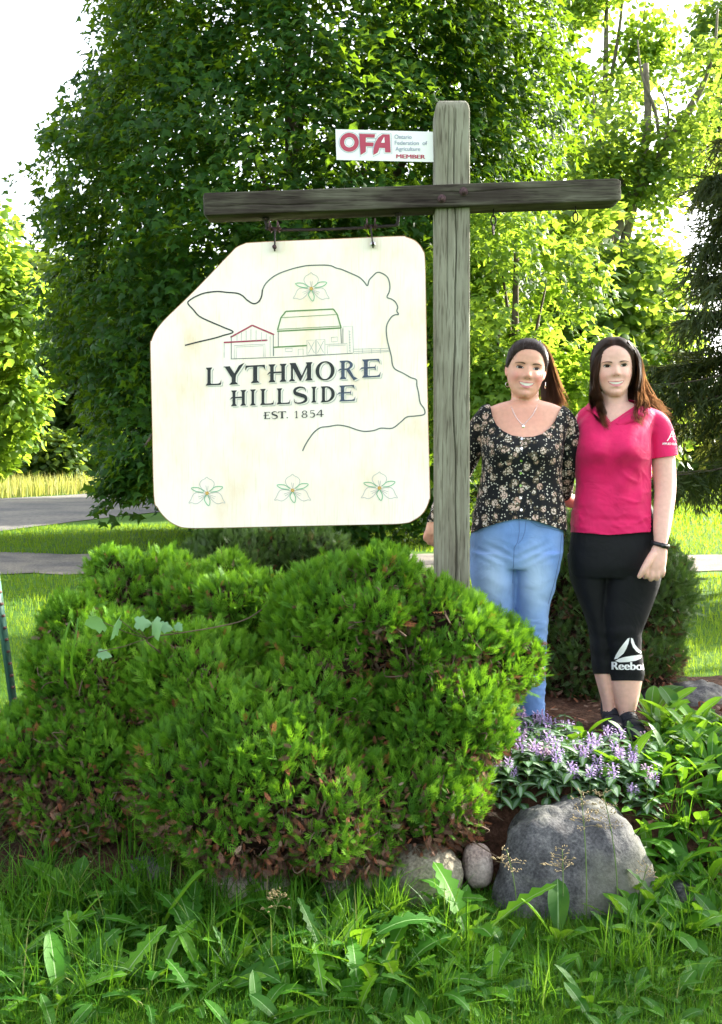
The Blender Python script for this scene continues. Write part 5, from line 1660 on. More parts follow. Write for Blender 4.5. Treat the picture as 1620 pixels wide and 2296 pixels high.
# ---- materials
def skin(name, col, blush):
    m, t, out = nt(name)
    a = N(t, 'ShaderNodeAttribute', attribute_name='blush')
    tc = N(t, 'ShaderNodeTexCoord'); no = N(t, 'ShaderNodeTexNoise', i_Scale=60.0, i_Detail=4.0); t.links.new(tc.outputs['Object'], no.inputs['Vector'])
    r0 = ramp(t, [(0.3, tuple(c * 0.93 for c in col)), (0.7, tuple(c * 1.05 for c in col))]); t.links.new(no.outputs['Fac'], r0.inputs['Fac'])
    mx = N(t, 'ShaderNodeMix', data_type='RGBA'); t.links.new(a.outputs['Fac'], mx.inputs[0]); t.links.new(r0.outputs[0], mx.inputs[6]); mx.inputs[7].default_value = (*blush, 1)
    b = N(t, 'ShaderNodeBsdfPrincipled'); b.inputs['Roughness'].default_value = 0.48; b.inputs['Specular IOR Level'].default_value = 0.35
    b.inputs['Subsurface Weight'].default_value = 0.25; b.inputs['Subsurface Radius'].default_value = (0.9, 0.35, 0.2); b.inputs['Subsurface Scale'].default_value = 0.006
    n5 = N(t, 'ShaderNodeTexNoise', i_Scale=350.0, i_Detail=3.0); t.links.new(tc.outputs['Object'], n5.inputs['Vector'])
    bp = N(t, 'ShaderNodeBump', i_Strength=0.25, i_Distance=0.0012); t.links.new(n5.outputs['Fac'], bp.inputs['Height']); t.links.new(bp.outputs[0], b.inputs['Normal'])
    t.links.new(mx.outputs[2], b.inputs['Base Color']); t.links.new(b.outputs[0], out.inputs[0])
    return m
def cloth(name, col, var=0.12, rough=0.8, weave=900, bump=0.15, sheen=0.1, fade=None):
    m, t, out = nt(name)
    tc = N(t, 'ShaderNodeTexCoord'); n1 = N(t, 'ShaderNodeTexNoise', i_Scale=14.0, i_Detail=6.0); n2 = N(t, 'ShaderNodeTexNoise', i_Scale=float(weave), i_Detail=2.0)
    for q in (n1, n2): t.links.new(tc.outputs['Object'], q.inputs['Vector'])
    r = ramp(t, [(0.3, tuple(c * (1 - var) for c in col)), (0.7, tuple(min(1, c * (1 + var)) for c in col))]); t.links.new(n1.outputs['Fac'], r.inputs['Fac'])
    last = r.outputs[0]
    if fade:
        a = N(t, 'ShaderNodeAttribute', attribute_name='fade'); mx = N(t, 'ShaderNodeMix', data_type='RGBA')
        t.links.new(a.outputs['Fac'], mx.inputs[0]); t.links.new(last, mx.inputs[6]); mx.inputs[7].default_value = (*fade, 1); last = mx.outputs[2]
    b = N(t, 'ShaderNodeBsdfPrincipled'); b.inputs['Roughness'].default_value = rough; b.inputs['Specular IOR Level'].default_value = 0.25
    b.inputs['Sheen Weight'].default_value = sheen
    t.links.new(last, b.inputs['Base Color'])
    bp = N(t, 'ShaderNodeBump', i_Strength=bump, i_Distance=0.001); t.links.new(n2.outputs['Fac'], bp.inputs['Height'])
    n3 = N(t, 'ShaderNodeTexNoise', i_Scale=9.0, i_Detail=3.0, i_Distortion=1.2); t.links.new(tc.outputs['Object'], n3.inputs['Vector'])
    bp3 = N(t, 'ShaderNodeBump', i_Strength=0.35, i_Distance=0.02); t.links.new(n3.outputs['Fac'], bp3.inputs['Height']); t.links.new(bp3.outputs[0], bp.inputs['Normal'])
    t.links.new(bp.outputs[0], b.inputs['Normal']); t.links.new(b.outputs[0], out.inputs[0])
    return m

def floral(name):
    m, t, out = nt(name)
    tc = N(t, 'ShaderNodeTexCoord')
    def vor(scale, feat='F1'):
        q = N(t, 'ShaderNodeTexVoronoi', i_Scale=float(scale)); q.feature = feat
        t.links.new(tc.outputs['Object'], q.inputs['Vector']); return q
    def mth(op, a, b=None):
        q = N(t, 'ShaderNodeMath', op=op)
        for i, x in enumerate((a, b)):
            if x is None: continue
            if isinstance(x, (int, float)): q.inputs[i].default_value = x
            else: t.links.new(x, q.inputs[i])
        return q.outputs[0]
    big = vor(27); small = vor(125); dots = vor(95)
    sepb = N(t, 'ShaderNodeSeparateColor'); t.links.new(big.outputs['Color'], sepb.inputs[0])
    sepd = N(t, 'ShaderNodeSeparateColor'); t.links.new(dots.outputs['Color'], sepd.inputs[0])
    bunch = mth('LESS_THAN', big.outputs['Distance'], 0.40)
    petal = mth('LESS_THAN', small.outputs['Distance'], 0.50)
    flower = mth('MULTIPLY', bunch, petal)
    spr = mth('MULTIPLY', mth('LESS_THAN', dots.outputs['Distance'], 0.30), mth('GREATER_THAN', sepd.outputs[0], 0.42))
    leaf = mth('MULTIPLY', mth('LESS_THAN', big.outputs['Distance'], 0.50), mth('GREATER_THAN', small.outputs['Distance'], 0.52))
    base = N(t, 'ShaderNodeMix', data_type='RGBA'); base.inputs[6].default_value = (0.008, 0.009, 0.011, 1); base.inputs[7].default_value = (0.085, 0.07, 0.045, 1)
    t.links.new(leaf, base.inputs[0])
    c2 = N(t, 'ShaderNodeMix', data_type='RGBA'); t.links.new(spr, c2.inputs[0]); t.links.new(base.outputs[2], c2.inputs[6]); c2.inputs[7].default_value = (0.55, 0.52, 0.46, 1)
    fc = ramp(t, [(0.0, (0.58, 0.50, 0.43)), (0.5, (0.52, 0.33, 0.27)), (1.0, (0.66, 0.60, 0.54))]); t.links.new(sepb.outputs[1], fc.inputs['Fac'])
    c3 = N(t, 'ShaderNodeMix', data_type='RGBA'); t.links.new(flower, c3.inputs[0]); t.links.new(c2.outputs[2], c3.inputs[6]); t.links.new(fc.outputs[0], c3.inputs[7])
    b = N(t, 'ShaderNodeBsdfPrincipled'); b.inputs['Roughness'].default_value = 0.75; b.inputs['Specular IOR Level'].default_value = 0.2
    t.links.new(c3.outputs[2], b.inputs['Base Color']); t.links.new(b.outputs[0], out.inputs[0])
    return m

def hair_mat(name, stops, trans, mix=0.28):
    m = leafy(name, stops, trans, mix, 0.42, spec=0.24)
    return m

M['skin'] = skin('skin', (0.65, 0.355, 0.26), (0.62, 0.21, 0.19))
M['pale_skin'] = skin('pale_skin', (0.68, 0.415, 0.335), (0.66, 0.28, 0.26))
M['polo'] = cloth('pink_polo_knit', (0.60, 0.006, 0.10), 0.10, 0.62, 700, 0.2, 0.15)
M['leggings'] = cloth('black_leggings', (0.005, 0.0055, 0.0075), 0.15, 0.75, 900, 0.1, 0.0)
M['denim'] = cloth('light_blue_denim', (0.14, 0.26, 0.54), 0.13, 0.85, 1100, 0.3, 0.1, fade=(0.40, 0.54, 0.75))
M['floral'] = floral('black_floral_cloth')
M['hair_dark'] = hair_mat('dark_brown_hair', [(0, (0.006, 0.0045, 0.0045)), (0.6, (0.018, 0.012, 0.011)), (1, (0.11, 0.085, 0.075))], (0.50, 0.22, 0.07), 0.3)
M['hair_brown'] = hair_mat('brown_hair', [(0, (0.013, 0.008, 0.0065)), (0.7, (0.040, 0.024, 0.018)), (1, (0.10, 0.062, 0.045))], (0.55, 0.27, 0.12), 0.32)
M['lip'] = plain('lip_colour', (0.54, 0.19, 0.20), 0.35, var=0.05)
M['tooth'] = plain('teeth_enamel', (0.74, 0.70, 0.63), 0.3, var=0.05)
M['sclera'] = plain('eye_white', (0.55, 0.52, 0.49), 0.25, var=0.03)
M['iris'] = plain('dark_iris', (0.020, 0.011, 0.008), 0.5, var=0.1, spec=0.2)
M['lash'] = plain('dark_lash', (0.045, 0.026, 0.020), 0.7)
M['brow'] = plain('eyebrow_hair', (0.13, 0.072, 0.052), 0.8, var=0.3, scale=300)
M['crease'] = plain('skin_crease', (0.50, 0.25, 0.19), 0.7)
M['nostril'] = plain('nostril_shadow', (0.26, 0.11, 0.09), 0.9)
M['print'] = plain('white_print', (0.82, 0.82, 0.83), 0.5, var=0.02)
M['black_rubber'] = plain('black_rubber', (0.014, 0.014, 0.018), 0.45)
M['screen'] = plain('dark_screen', (0.008, 0.008, 0.010), 0.08, spec=0.7)
M['shoe'] = cloth('black_shoe_mesh', (0.016, 0.017, 0.024), 0.25, 0.7, 500, 0.3, 0.0)
M['shoe_pink'] = plain('pink_shoe_lining', (0.62, 0.10, 0.16), 0.7)
M['silver_metal'] = plain('silver_jewellery', (0.75, 0.75, 0.76), 0.18, 1.0, var=0.03)
M['blue_seam'] = plain('denim_seam', (0.09, 0.16, 0.34), 0.85)

# ---- heads
HK = np.array([(0, .10, -.325, -.02), (.05, .160, -.355, .02), (.1, .210, -.362, .06), (.2, .270, -.362, .20), (.3, .310, -.366, .31), (.4, .330, -.372, .39), (.5, .338, -.375, .44), (.6, .342, -.385, .46), (.7, .338, -.385, .455),
               (.8, .312, -.355, .41), (.88, .262, -.295, .34), (.94, .195, -.215, .255), (.98, .11, -.12, .15), (1.0, .02, -.02, .03)])
def head_grid(W=0.95, jaw=1.0, smile=1.0, nose=0.0, n=96, m=84):
    hs = np.concatenate([np.linspace(0, .97, m - 10), np.linspace(.972, 1, 10)])
    a = 2 * np.pi * np.arange(n) / n
    V = []
    for h in hs:
        w, yf, yb = (np.interp(h, HK[:, 0], HK[:, k]) for k in (1, 2, 3))
        if h < 0.35: w *= 1 + (jaw - 1) * (1 - h / 0.35)
        yc = (yf + yb) / 2 if h > .25 else yf + 0.34
        e = 2.15
        ca, sa = np.cos(a), np.sin(a)
        x = w * W * np.sign(ca) * np.abs(ca) ** (2 / e)
        # different depth before and behind the widest line
        y0 = min(0.02, (yf + yb) / 2 + 0.05)
        ss = np.sign(sa) * np.abs(sa) ** (2 / e)
        y = np.where(sa < 0, y0 + (y0 - yf) * ss, y0 + (yb - y0) * ss)
        fr = smooth01((-sa - 0.12) / 0.45)
        g = lambda cx, sx, ch, sh: np.exp(-((x - cx) / sx) ** 2 - ((h - ch) / sh) ** 2)
        d = np.zeros(n)
        rmp = np.interp(h - nose, [.30, .322, .36, .40, .46, .52, .57], [0, .40, .95, .90, .58, .28, 0])
        d += 0.080 * rmp * np.exp(-(x / np.interp(h - nose, [.32, .40, .55], [.060, .048, .042])) ** 2)
        for sg in (-1, 1):
            d += 0.024 * g(sg * .058, .030, .348 + nose, .028)
            d -= 0.048 * g(sg * .135, .075, .510, .045)
            d += 0.022 * g(sg * .140, .040, .505, .028)
            d += 0.018 * g(sg * .130, .09, .585, .035)
            d += 0.040 * smile * g(sg * .185, .085, .345, .075)
            d -= 0.010 * smile * np.exp(-((np.abs(x - sg * (.10 + (.36 - h) * 0.42))) / .018) ** 2) * smooth01((h - .20) / .05) * smooth01((.37 - h) / .05)
        d += 0.026 * g(0, .12, .248, .020) + 0.030 * g(0, .10, .168, .026) - 0.012 * g(0, .10, .118, .020) + 0.034 * g(0, .085, .055, .050)
        y = y - d * fr
        V.append(np.stack([x, y, np.full(n, h)], 1))
    f = [(i * n + k, i * n + (k + 1) % n, (i + 1) * n + (k + 1) % n, (i + 1) * n + k) for i in range(len(hs) - 1) for k in range(n)]
    f += [tuple(range(n))[::-1], tuple((len(hs) - 1) * n + k for k in range(n))]
    return np.concatenate(V), f

class Head:
    def __init__(s, px, py, Y, H, roll, yaw, pitch=0.0, W=0.95, jaw=1.0, smile=1.0, nose=0.0):
        s.H = H
        s.M = Matrix.Translation(at(px, py, Y)) @ Matrix.Rotation(roll, 4, 'Y') @ Matrix.Rotation(yaw, 4, 'Z') @ Matrix.Rotation(pitch, 4, 'X') @ Matrix.Diagonal((H, H, H, 1))
        s.v, s.f = head_grid(W, jaw, smile, nose)
        s.nose = nose
        s.W = W
    def w(s, P):
        P = np.atleast_2d(np.asarray(P, float))
        A = np.array(s.M)
        return P @ A[:3, :3].T + A[:3, 3]
    def local(s, P):
        A = np.array(s.M.inverted())
        return P @ A[:3, :3].T + A[:3, 3]
    def solids(s, mb):
        mb.add(s.w(s.v), s.f)
        for sg in (-1, 1):                                   # ears
            for (x, y, h, r) in ((.335, .05, .50, (.018, .055, .075)), (.345, .06, .46, (.016, .045, .06)), (.33, .035, .395, (.020, .035, .038))):
                mb2 = MB(); ball(mb2, (0, 0, 0), r, Matrix.Rotation(sg * -0.35, 4, 'Z'))
                q = mb2.v[0] + np.array((sg * x * s.W / 0.95, y, h))
                mb.add(s.w(q), split_faces(mb2))
    def cast(s, bvh, x, h, off):
        A = s.M
        o = A @ Vector((x, -1.2, h)); d = (A.to_3x3() @ Vector((0, 1, 0))).normalized()
        loc, n, i, dist = bvh.ray_cast(o, d)
        return None if loc is None else loc - d * off

def split_faces(mb):
    out, k = [], 0
    for z in mb.s:
        out.append(mb.l[k:k + z]); k += z
    return out

def band(head, bvh, xs, lo, hi, off, rows=4):
    """a patch that lies on the face between two curves"""
    v, f = [], []
    m = rows + 1
    for x, a, b in zip(xs, lo, hi):
        for j in range(m):
            p = head.cast(bvh, x, a + (b - a) * j / rows, off)
            v.append(tuple(p) if p is not None else tuple(head.M @ Vector((x, -.4, a))))
    for i in range(len(xs) - 1):
        for j in range(rows):
            q = i * m + j
            f.append((q, q + m, q + m + 1, q + 1))
    return v, f

def face_parts(head, bvh, root, eye_h, eye_x, eye_open, mouth, brow_h, brow_w=0.014):
    for sg in (-1, 1):
        xs = np.linspace(-1, 1, 15)
        hw = 0.064
        up = eye_h + eye_open * (1 - xs ** 2) ** 0.75 + 0.004 * xs * sg
        lo = eye_h - eye_open * 0.75 * (1 - xs ** 2) + 0.004 * xs * sg
        X = sg * eye_x + xs * hw
        mb = MB(); mb.add(*band(head, bvh, X, lo, up, 0.0006)); e = mb.build('eye', M['sclera'], root, True)
        ix = np.linspace(-1, 1, 11) * 0.036
        ih = np.sqrt(np.maximum(0, 0.036 ** 2 - ix ** 2))
        c = sg * eye_x + 0.004
        U = np.minimum(eye_h + 0.004 + ih, np.interp(c + ix, X, up)); L = np.maximum(eye_h + 0.004 - ih, np.interp(c + ix, X, lo))
        mb = MB(); mb.add(*band(head, bvh, c + ix, np.minimum(L, U), U, 0.0011, 3)); mb.build('iris', M['iris'], e, True)
        mb = MB(); mb.add(*band(head, bvh, X, up - 0.002, up + 0.015 * (1 - 0.5 * xs * -sg) * (1.02 - xs ** 4), 0.0014, 2)); mb.build('eyelash', M['lash'], e, True)
        mb = MB(); mb.add(*band(head, bvh, X, lo - 0.004, lo + 0.001, 0.0010, 1)); mb.build('lower_lid', M['lash'], e, True) if eye_open > 0.016 else None
        mb = MB(); mb.add(*band(head, bvh, X * 1.0, up + 0.026, up + 0.032 + 0 * xs, 0.0004, 1)); mb.build('lid_crease', M['crease'], root, True)
        t = np.linspace(0, 1, 12)
        bx = sg * (0.062 + 0.165 * t)
        bh = brow_h + 0.030 * np.sin(t * 2.2) - 0.022 * t
        th = brow_w * (1 - 0.75 * t) * (0.6 + 0.4 * np.minimum(1, t * 6))
        mb = MB(); mb.add(*band(head, bvh, bx, bh - th, bh + th, 0.0010, 2)); mb.build('eyebrow', M['brow'], root, True)
        tt = np.linspace(-1, 1, 7)
        mb = MB(); mb.add(*band(head, bvh, sg * 0.036 + 0.014 * tt, 0.320 + head.nose - 0.005 * np.sqrt(1 - tt ** 2), 0.320 + head.nose + 0.005 * np.sqrt(1 - tt ** 2), 0.0006, 1)); mb.build('nostril', M['nostril'], root, True)
    w, hc, h0, h1, ul, ll = mouth       # half width, corner height, teeth top and bottom at the centre, lip thicknesses
    xs = np.linspace(-1, 1, 25)
    k = xs ** 2
    t0 = h0 + (hc - h0) * k; t1 = h1 + (hc - h1) * np.abs(xs) ** 2.2
    bow = ul * (1 - k) * (1 + 0.25 * np.cos(xs * 9)) + 0.002
    low = ll * (1 - k) ** 0.8 + 0.002
    mb = MB(); mb.add(*band(head, bvh, xs * w, t0 - 0.002, t0 + bow, 0.0012, 3)); mb.add(*band(head, bvh, xs * w, t1 - low, t1 + 0.002, 0.0012, 3))
    mb.build('lips', M['lip'], root, True)
    mb = MB(); mb.add(*band(head, bvh, xs * w * 0.98, t1, t0, 0.0004, 2)); mb.build('mouth', M['nostril'], root, True)
    q = np.abs(xs) < 0.90
    mb = MB(); mb.add(*band(head, bvh, (xs * w)[q], (t1 + 0.15 * (t0 - t1))[q], (t0 - 0.001)[q], 0.0008, 2)); mb.build('teeth', M['tooth'], root, True)

def blush_of(head, v, amount, knuckle=()):
    L = head.local(v)
    x, y, h = L[:, 0], L[:, 1], L[:, 2]
    fr = (y < -0.05) & (h > -0.02) & (h < 1)
    b = np.zeros(len(v))
    for sg in (-1, 1):
        b += amount * np.exp(-((x - sg * .20) / .10) ** 2 - ((h - .33) / .085) ** 2)
        b += 0.75 * amount * np.exp(-((x - sg * .34) / .04) ** 2 - ((h - .46) / .10) ** 2) * (y > -0.1)
        b += 0.25 * amount * np.exp(-((x - sg * .14) / .07) ** 2 - ((h - .50) / .03) ** 2)
    b += 0.55 * amount * np.exp(-(x / .07) ** 2 - ((h - .36) / .05) ** 2)
    b += 0.30 * amount * np.exp(-(x / .10) ** 2 - ((h - .07) / .05) ** 2)
    b[~fr & (np.abs(x) < .3)] *= 0.3
    return np.clip(b, 0, 0.8)

def cap_mesh(head, line, off):
    """hair that lies on the skull: the head grid pushed out, cut along a hairline given as (angle from the front, height)"""
    v = head.v.copy()
    v = v[np.repeat(True, len(v))]
    c = np.array([0, 0.05, 0.55])
    d = nrm(v - c)
    ang = np.degrees(np.abs(np.arctan2(v[:, 0], -(v[:, 1] - 0.02))))
    line = np.array(line)
    g = np.interp(ang, line[:, 0], line[:, 1]) - v[:, 2]
    fl = smooth01(-g / 0.10) * 0.93 + 0.07
    v = v + d * (off * fl)[:, None] + d * (0.004 * np.sin(ang * 1.1 + v[:, 2] * 9))[:, None] * (fl > .5)[:, None]
    tr = []
    for q in head.f[:-2]:
        tr += [(q[0], q[1], q[2]), (q[0], q[2], q[3])]
    top = head.f[-1]
    tr += [(top[0], top[i], top[i + 1]) for i in range(1, len(top) - 1)]
    vv, tt = clip(v, np.array(tr), g)
    return head.w(vv), tt

def strands(name, guides, n, width, m, parent, Y0, center, jitter=0.004, wave=0.004, freq=16.0, pairs=None, tipspread=1.0):
    """ribbons of hair, each a blend of two neighbouring guide curves"""
    G = []
    for g in guides:
        p = np.array([tuple(at(a, b, Y0) + Vector((0, c, 0))) for a, b, c in g])
        p = catmull(p, 6)
        L = np.r_[0, np.cumsum(np.linalg.norm(np.diff(p, axis=0), axis=1))]
        u = np.linspace(0, L[-1], 20)
        G.append(np.stack([np.interp(u, L, p[:, k]) for k in range(3)], 1))
    pairs = pairs or [(i, i + 1) for i in range(len(G) - 1)]
    V, Fc, va = [], [], []
    c = np.array(center)
    k = 20
    tt = np.linspace(0, 1, k)
    for i in range(n):
        a, b = pairs[i % len(pairs)]
        w = rng.uniform(0, 1)
        p = G[a] * (1 - w) + G[b] * w
        end = rng.uniform(0.80, 1.0)
        u = tt * end * (k - 1)
        p = np.stack([np.interp(u, np.arange(k), p[:, q]) for q in range(3)], 1)
        out = nrm(p - c)
        j = rng.normal(0, jitter, 3)
        p = p + j * (0.35 + tipspread * tt[:, None]) + out * rng.uniform(-0.006, 0.004)
        ph = w * 7 + rng.uniform(0, 1.2)
        t = nrm(np.gradient(p, axis=0))
        sd = nrm(np.cross(t, out))
        p = p + sd * (wave * tt ** 1.3 * np.sin(freq * tt + ph))[:, None] + out * (wave * 0.8 * tt ** 1.3 * np.cos(freq * tt + ph))[:, None]
        ww = width * rng.uniform(0.6, 1.2) * np.minimum(1, (1.02 - tt) * 4) / 2
        V.append(np.stack([p - sd * ww[:, None], p + sd * ww[:, None]], 1).reshape(-1, 3))
        q = np.arange(k - 1) * 2 + i * 2 * k
        Fc.append(np.stack([q, q + 1, q + 3, q + 2], 1))
        va.append(np.full(2 * k, rng.uniform(0, 1)))
    f = np.concatenate(Fc)
    return link(name, fast_mesh(name, np.concatenate(V), f, np.full(len(f), 4), {'var': np.concatenate(va)}, smooth=True), m, parent)

def scalp_strands(name, head, bvh, starts, ends, n, width, m, parent, lift=0.004):
    """ribbons combed over the skull from one row of points to another (local directions)"""
    V, Fc, va = [], [], []
    c = np.array([0, 0.05, 0.55]); k = 14
    C = head.M @ Vector(c)
    for i in range(n):
        w = rng.uniform(0, 1) * (len(starts) - 1); j = min(int(w), len(starts) - 2); w -= j
        a = np.array(starts[j]) * (1 - w) + np.array(starts[j + 1]) * w + np.array([0, 0, rng.normal(-0.010, 0.014)])
        e = np.array(ends[rng.integers(len(ends))]) + rng.normal(0, 0.02, 3)
        a = nrm(a - c); e = nrm(e - c)
        pts = []
        st = rng.uniform(0, 0.12)
        for t in np.linspace(st, 1, k):
            d = nrm(a * (1 - t) + e * t)
            W = (head.M.to_3x3() @ Vector(d)).normalized()
            o = C + W * head.H * 1.6
            loc, _, _, _ = bvh.ray_cast(o, -W)
            if loc is None: break
            pts.append(np.array(loc + W * (lift * min(1, t * 5 + 0.1) + rng.uniform(-.0008, .0012))))
        if len(pts) < k: continue
        p = np.array(pts); t = nrm(np.gradient(p, axis=0)); out = nrm(p - np.array(C)); sd = nrm(np.cross(t, out))
        ww = width * rng.uniform(0.5, 1.2) / 2 * np.minimum(1, np.linspace(0.2, 4, k))[:, None]
        b = len(V) * 2 * k
        V.append(np.stack([p - sd * ww, p + sd * ww], 1).reshape(-1, 3))
        q = np.arange(k - 1) * 2 + b
        Fc.append(np.stack([q, q + 1, q + 3, q + 2], 1)); va.append(np.full(2 * k, rng.uniform(0, 1)))
    f = np.concatenate(Fc)
    return link(name, fast_mesh(name, np.concatenate(V), f, np.full(len(f), 4), {'var': np.concatenate(va)}, smooth=True), m, parent)

def bvh_of(v, t): return BVHTree.FromPolygons([tuple(p) for p in v], [tuple(int(i) for i in q) for q in t])

def on_cloth(bvh, polys, off, fine=3):
    """shapes printed on cloth: flat outlines in the picture laid on the surface behind them"""
    bm = bmesh.new()
    for pts, faces in polys:
        vs = [bm.verts.new((x, y, 0)) for x, y in pts]
        for f in faces:
            try: bm.faces.new([vs[i] for i in f])
            except ValueError: pass
    bmesh.ops.triangulate(bm, faces=bm.faces[:])
    for _ in range(fine):
        es = [e for e in bm.edges if e.calc_length() > 3.0]
        if not es: break
        bmesh.ops.subdivide_edges(bm, edges=es, cuts=1); bmesh.ops.triangulate(bm, faces=bm.faces[:])
    bm.verts.index_update()
    V, ok = [], []
    O = Vector((0, 0, EYE))
    for q in bm.verts:
        d = (at(q.co.x, q.co.y, 4.2) - O).normalized()
        loc, n, i, dist = bvh.ray_cast(O, d)
        good = loc is not None and abs(n.dot(d)) > 0.12
        V.append(tuple(loc - d * off) if loc is not None else (0, 0, 0)); ok.append(good)
    Fc = [[w.index for w in p.verts] for p in bm.faces if all(ok[w.index] for w in p.verts)]
    bm.free()
    return V, Fc

def creases(v, t, amp, scale, seed, mask):
    n = vnormals(v, t)
    r = 1 - np.abs(lump(v * np.array(scale), 1.0, seed, 2))
    return v + n * (amp * (np.clip(r, 0, 1) ** 5) * mask)[:, None]

def bust(v, cs, cy, Y, amp):
    px, py = proj(v)
    f = smooth01((Y - 0.02 - v[:, 1]) / 0.08)
    for cx in cs:
        dy = py - cy
        v[:, 1] -= amp * f * np.exp(-((px - cx) / 33) ** 2 - (dy / np.where(dy < 0, 44, 25)) ** 2)
    v[:, 1] += 0.35 * amp * f * np.exp(-((px - sum(cs) / 2) / 12) ** 2 - ((py - cy) / 28) ** 2)
    return v

def fold(v, t, amp, scale, seed, mask=None):
    n = vnormals(v, t)
    q = v * np.array(scale)
    d = lump(q, 1.0, seed, 2)
    d = np.abs(d) ** 1.2 * np.sign(d) * amp
    if mask is not None: d = d * mask
    return v + n * d[:, None]

# ================================================================ woman in the pink polo shirt
Y2 = 4.30
H2 = Head(1377, 889, Y2 - 0.005, 126 * Y2 / F, math.radians(-2.5), math.radians(-7), math.radians(1), W=0.98, jaw=0.98, smile=0.8, nose=0.022)
T2 = [(900, 1350, 1410, -.050, .075), (912, 1334, 1446, -.072, .09), (926, 1312, 1468, -.088, .105), (946, 1299, 1466, -.108, .112), (975, 1293, 1456, -.138, .116), (1000, 1289, 1453, -.158, .115), (1022, 1287, 1453, -.156, .11),
      (1050, 1290, 1453, -.136, .106), (1085, 1292, 1457, -.126, .104), (1120, 1288, 1461, -.130, .108), (1160, 1284, 1472, -.140, .122), (1198, 1281, 1489, -.146, .138), (1225, 1280, 1490, -.146, .142)]
P2 = [(1120, 1296, 1454, -.095, .085), (1160, 1289, 1469, -.118, .108), (1195, 1284, 1486, -.130, .130), (1230, 1280, 1488, -.134, .146), (1265, 1280, 1486, -.128, .146), (1290, 1284, 1482, -.11, .13)]
L2 = [(1245, 1281, 1367, -.12, .135), (1300, 1287, 1361, -.108, .118), (1340, 1301, 1357, -.092, .10), (1377, 1316, 1354, -.078, .085), (1416, 1328, 1362, -.066, .075), (1445, 1331, 1367, -.062, .072), (1474, 1334, 1369, -.052, .078), (1510, 1339, 1371, -.044, .080),
      (1545, 1347, 1375, -.040, .066), (1585, 1357, 1381, -.036, .050), (1612, 1359, 1382, -.036, .048)]
R2 = [(1245, 1360, 1486, -.125, .135), (1300, 1357, 1477, -.115, .115), (1340, 1354, 1465, -.10, .10), (1377, 1352, 1451, -.09, .085), (1416, 1357, 1436, -.08, .07), (1445, 1363, 1435, -.075, .068), (1474, 1368, 1440, -.064, .078), (1505, 1368, 1444, -.056, .086),
      (1530, 1370, 1441, -.052, .082), (1570, 1379, 1432, -.046, .062), (1601, 1387, 1423, -.042, .046), (1625, 1388, 1421, -.042, .046)]
def body2(mb, inset, skin_part):
    if skin_part:
        H2.solids(mb)
        rings_solid(mb, [(868, 1350, 1408, -.052, .075), (890, 1350, 1408, -.050, .078), (908, 1346, 1412, -.055, .085), (930, 1330, 1430, -.07, .10)], Y2, 0, 28)
    rings_solid(mb, T2[:-4], Y2, inset)

mb = MB()
body2(mb, 0.009, True)
rings_solid(mb, P2, Y2, 0.014); rings_solid(mb, L2, Y2, 0.0, dyc=0.035); rings_solid(mb, R2, Y2, 0.0)
armA = [(1452, 938, 0, 25), (1474, 958, 0, 26), (1483, 1005, -.012, 26.5), (1484, 1055, -.035, 25.5), (1482, 1098, -.062, 23.5), (1472, 1146, -.10, 21.5), (1463, 1186, -.135, 18.0), (1457, 1220, -.155, 15.5, 0.8)]
limb(mb, armA, Y2, 0.0)
HD = -.097
limb(mb, [(1457, 1218, -.060 + HD, 15.5, .75), (1451, 1238, -.066 + HD, 20.0, .55), (1446, 1256, -.070 + HD, 22.0, .5), (1443, 1270, -.068 + HD, 20.5, .5)], Y2, 0.0)
for i, (x, y0, y1, r) in enumerate([(1424, 1266, 1287, 4.9), (1436.5, 1270, 1292, 5.1), (1449, 1270, 1291, 4.9), (1461, 1266, 1284, 4.4)]):
    limb(mb, [(x + (1446 - x) * .25, 1252, -.068 + HD, r), (x, y0, -.078 + HD, r * 1.08), (x - 1, (y0 + y1) / 2, -.080 + HD, r), (x - 1, y1 - 3, -.066 + HD, r * .95), (x, y1 - 4, -.045 + HD, r * .9), (x + 1, y1 - 12, -.036 + HD, r * .8)], Y2, 0, 12)
limb(mb, [(1438, 1234, -.078 + HD, 9), (1424, 1252, -.092 + HD, 8.2), (1414, 1268, -.094 + HD, 7.0), (1408, 1281, -.086 + HD, 5.6)], Y2, 0, 12)
armB = [(1318, 940, 0.02, 25), (1302, 985, .085, 25), (1287, 1035, .15, 24), (1276, 1076, .19, 21), (1240, 1084, .215, 18), (1190, 1082, .225, 16), (1150, 1080, .22, 14)]
limb(mb, armB, Y2, 0.0)
limb(mb, [(1150, 1080, .22, 14, .7), (1125, 1080, .215, 15, .5), (1100, 1080, .2, 10, .5)], Y2, 0)
v, t = fuse(mb, 0.0054, 1, 0.4)
pw2 = empty('person', at(1395, 1640, Y2), 'woman in a bright pink polo shirt and black cropped leggings with long loose brown hair', 'person')
surf('body', v, t, M['pale_skin'], pw2, {'blush': np.clip(blush_of(H2, v, 0.42), 0, 1)})
bv2 = bvh_of(v, t)
face_parts(H2, bv2, pw2, 0.515, 0.142, 0.0205, (0.142, 0.258, 0.236, 0.192, 0.015, 0.034), 0.575)

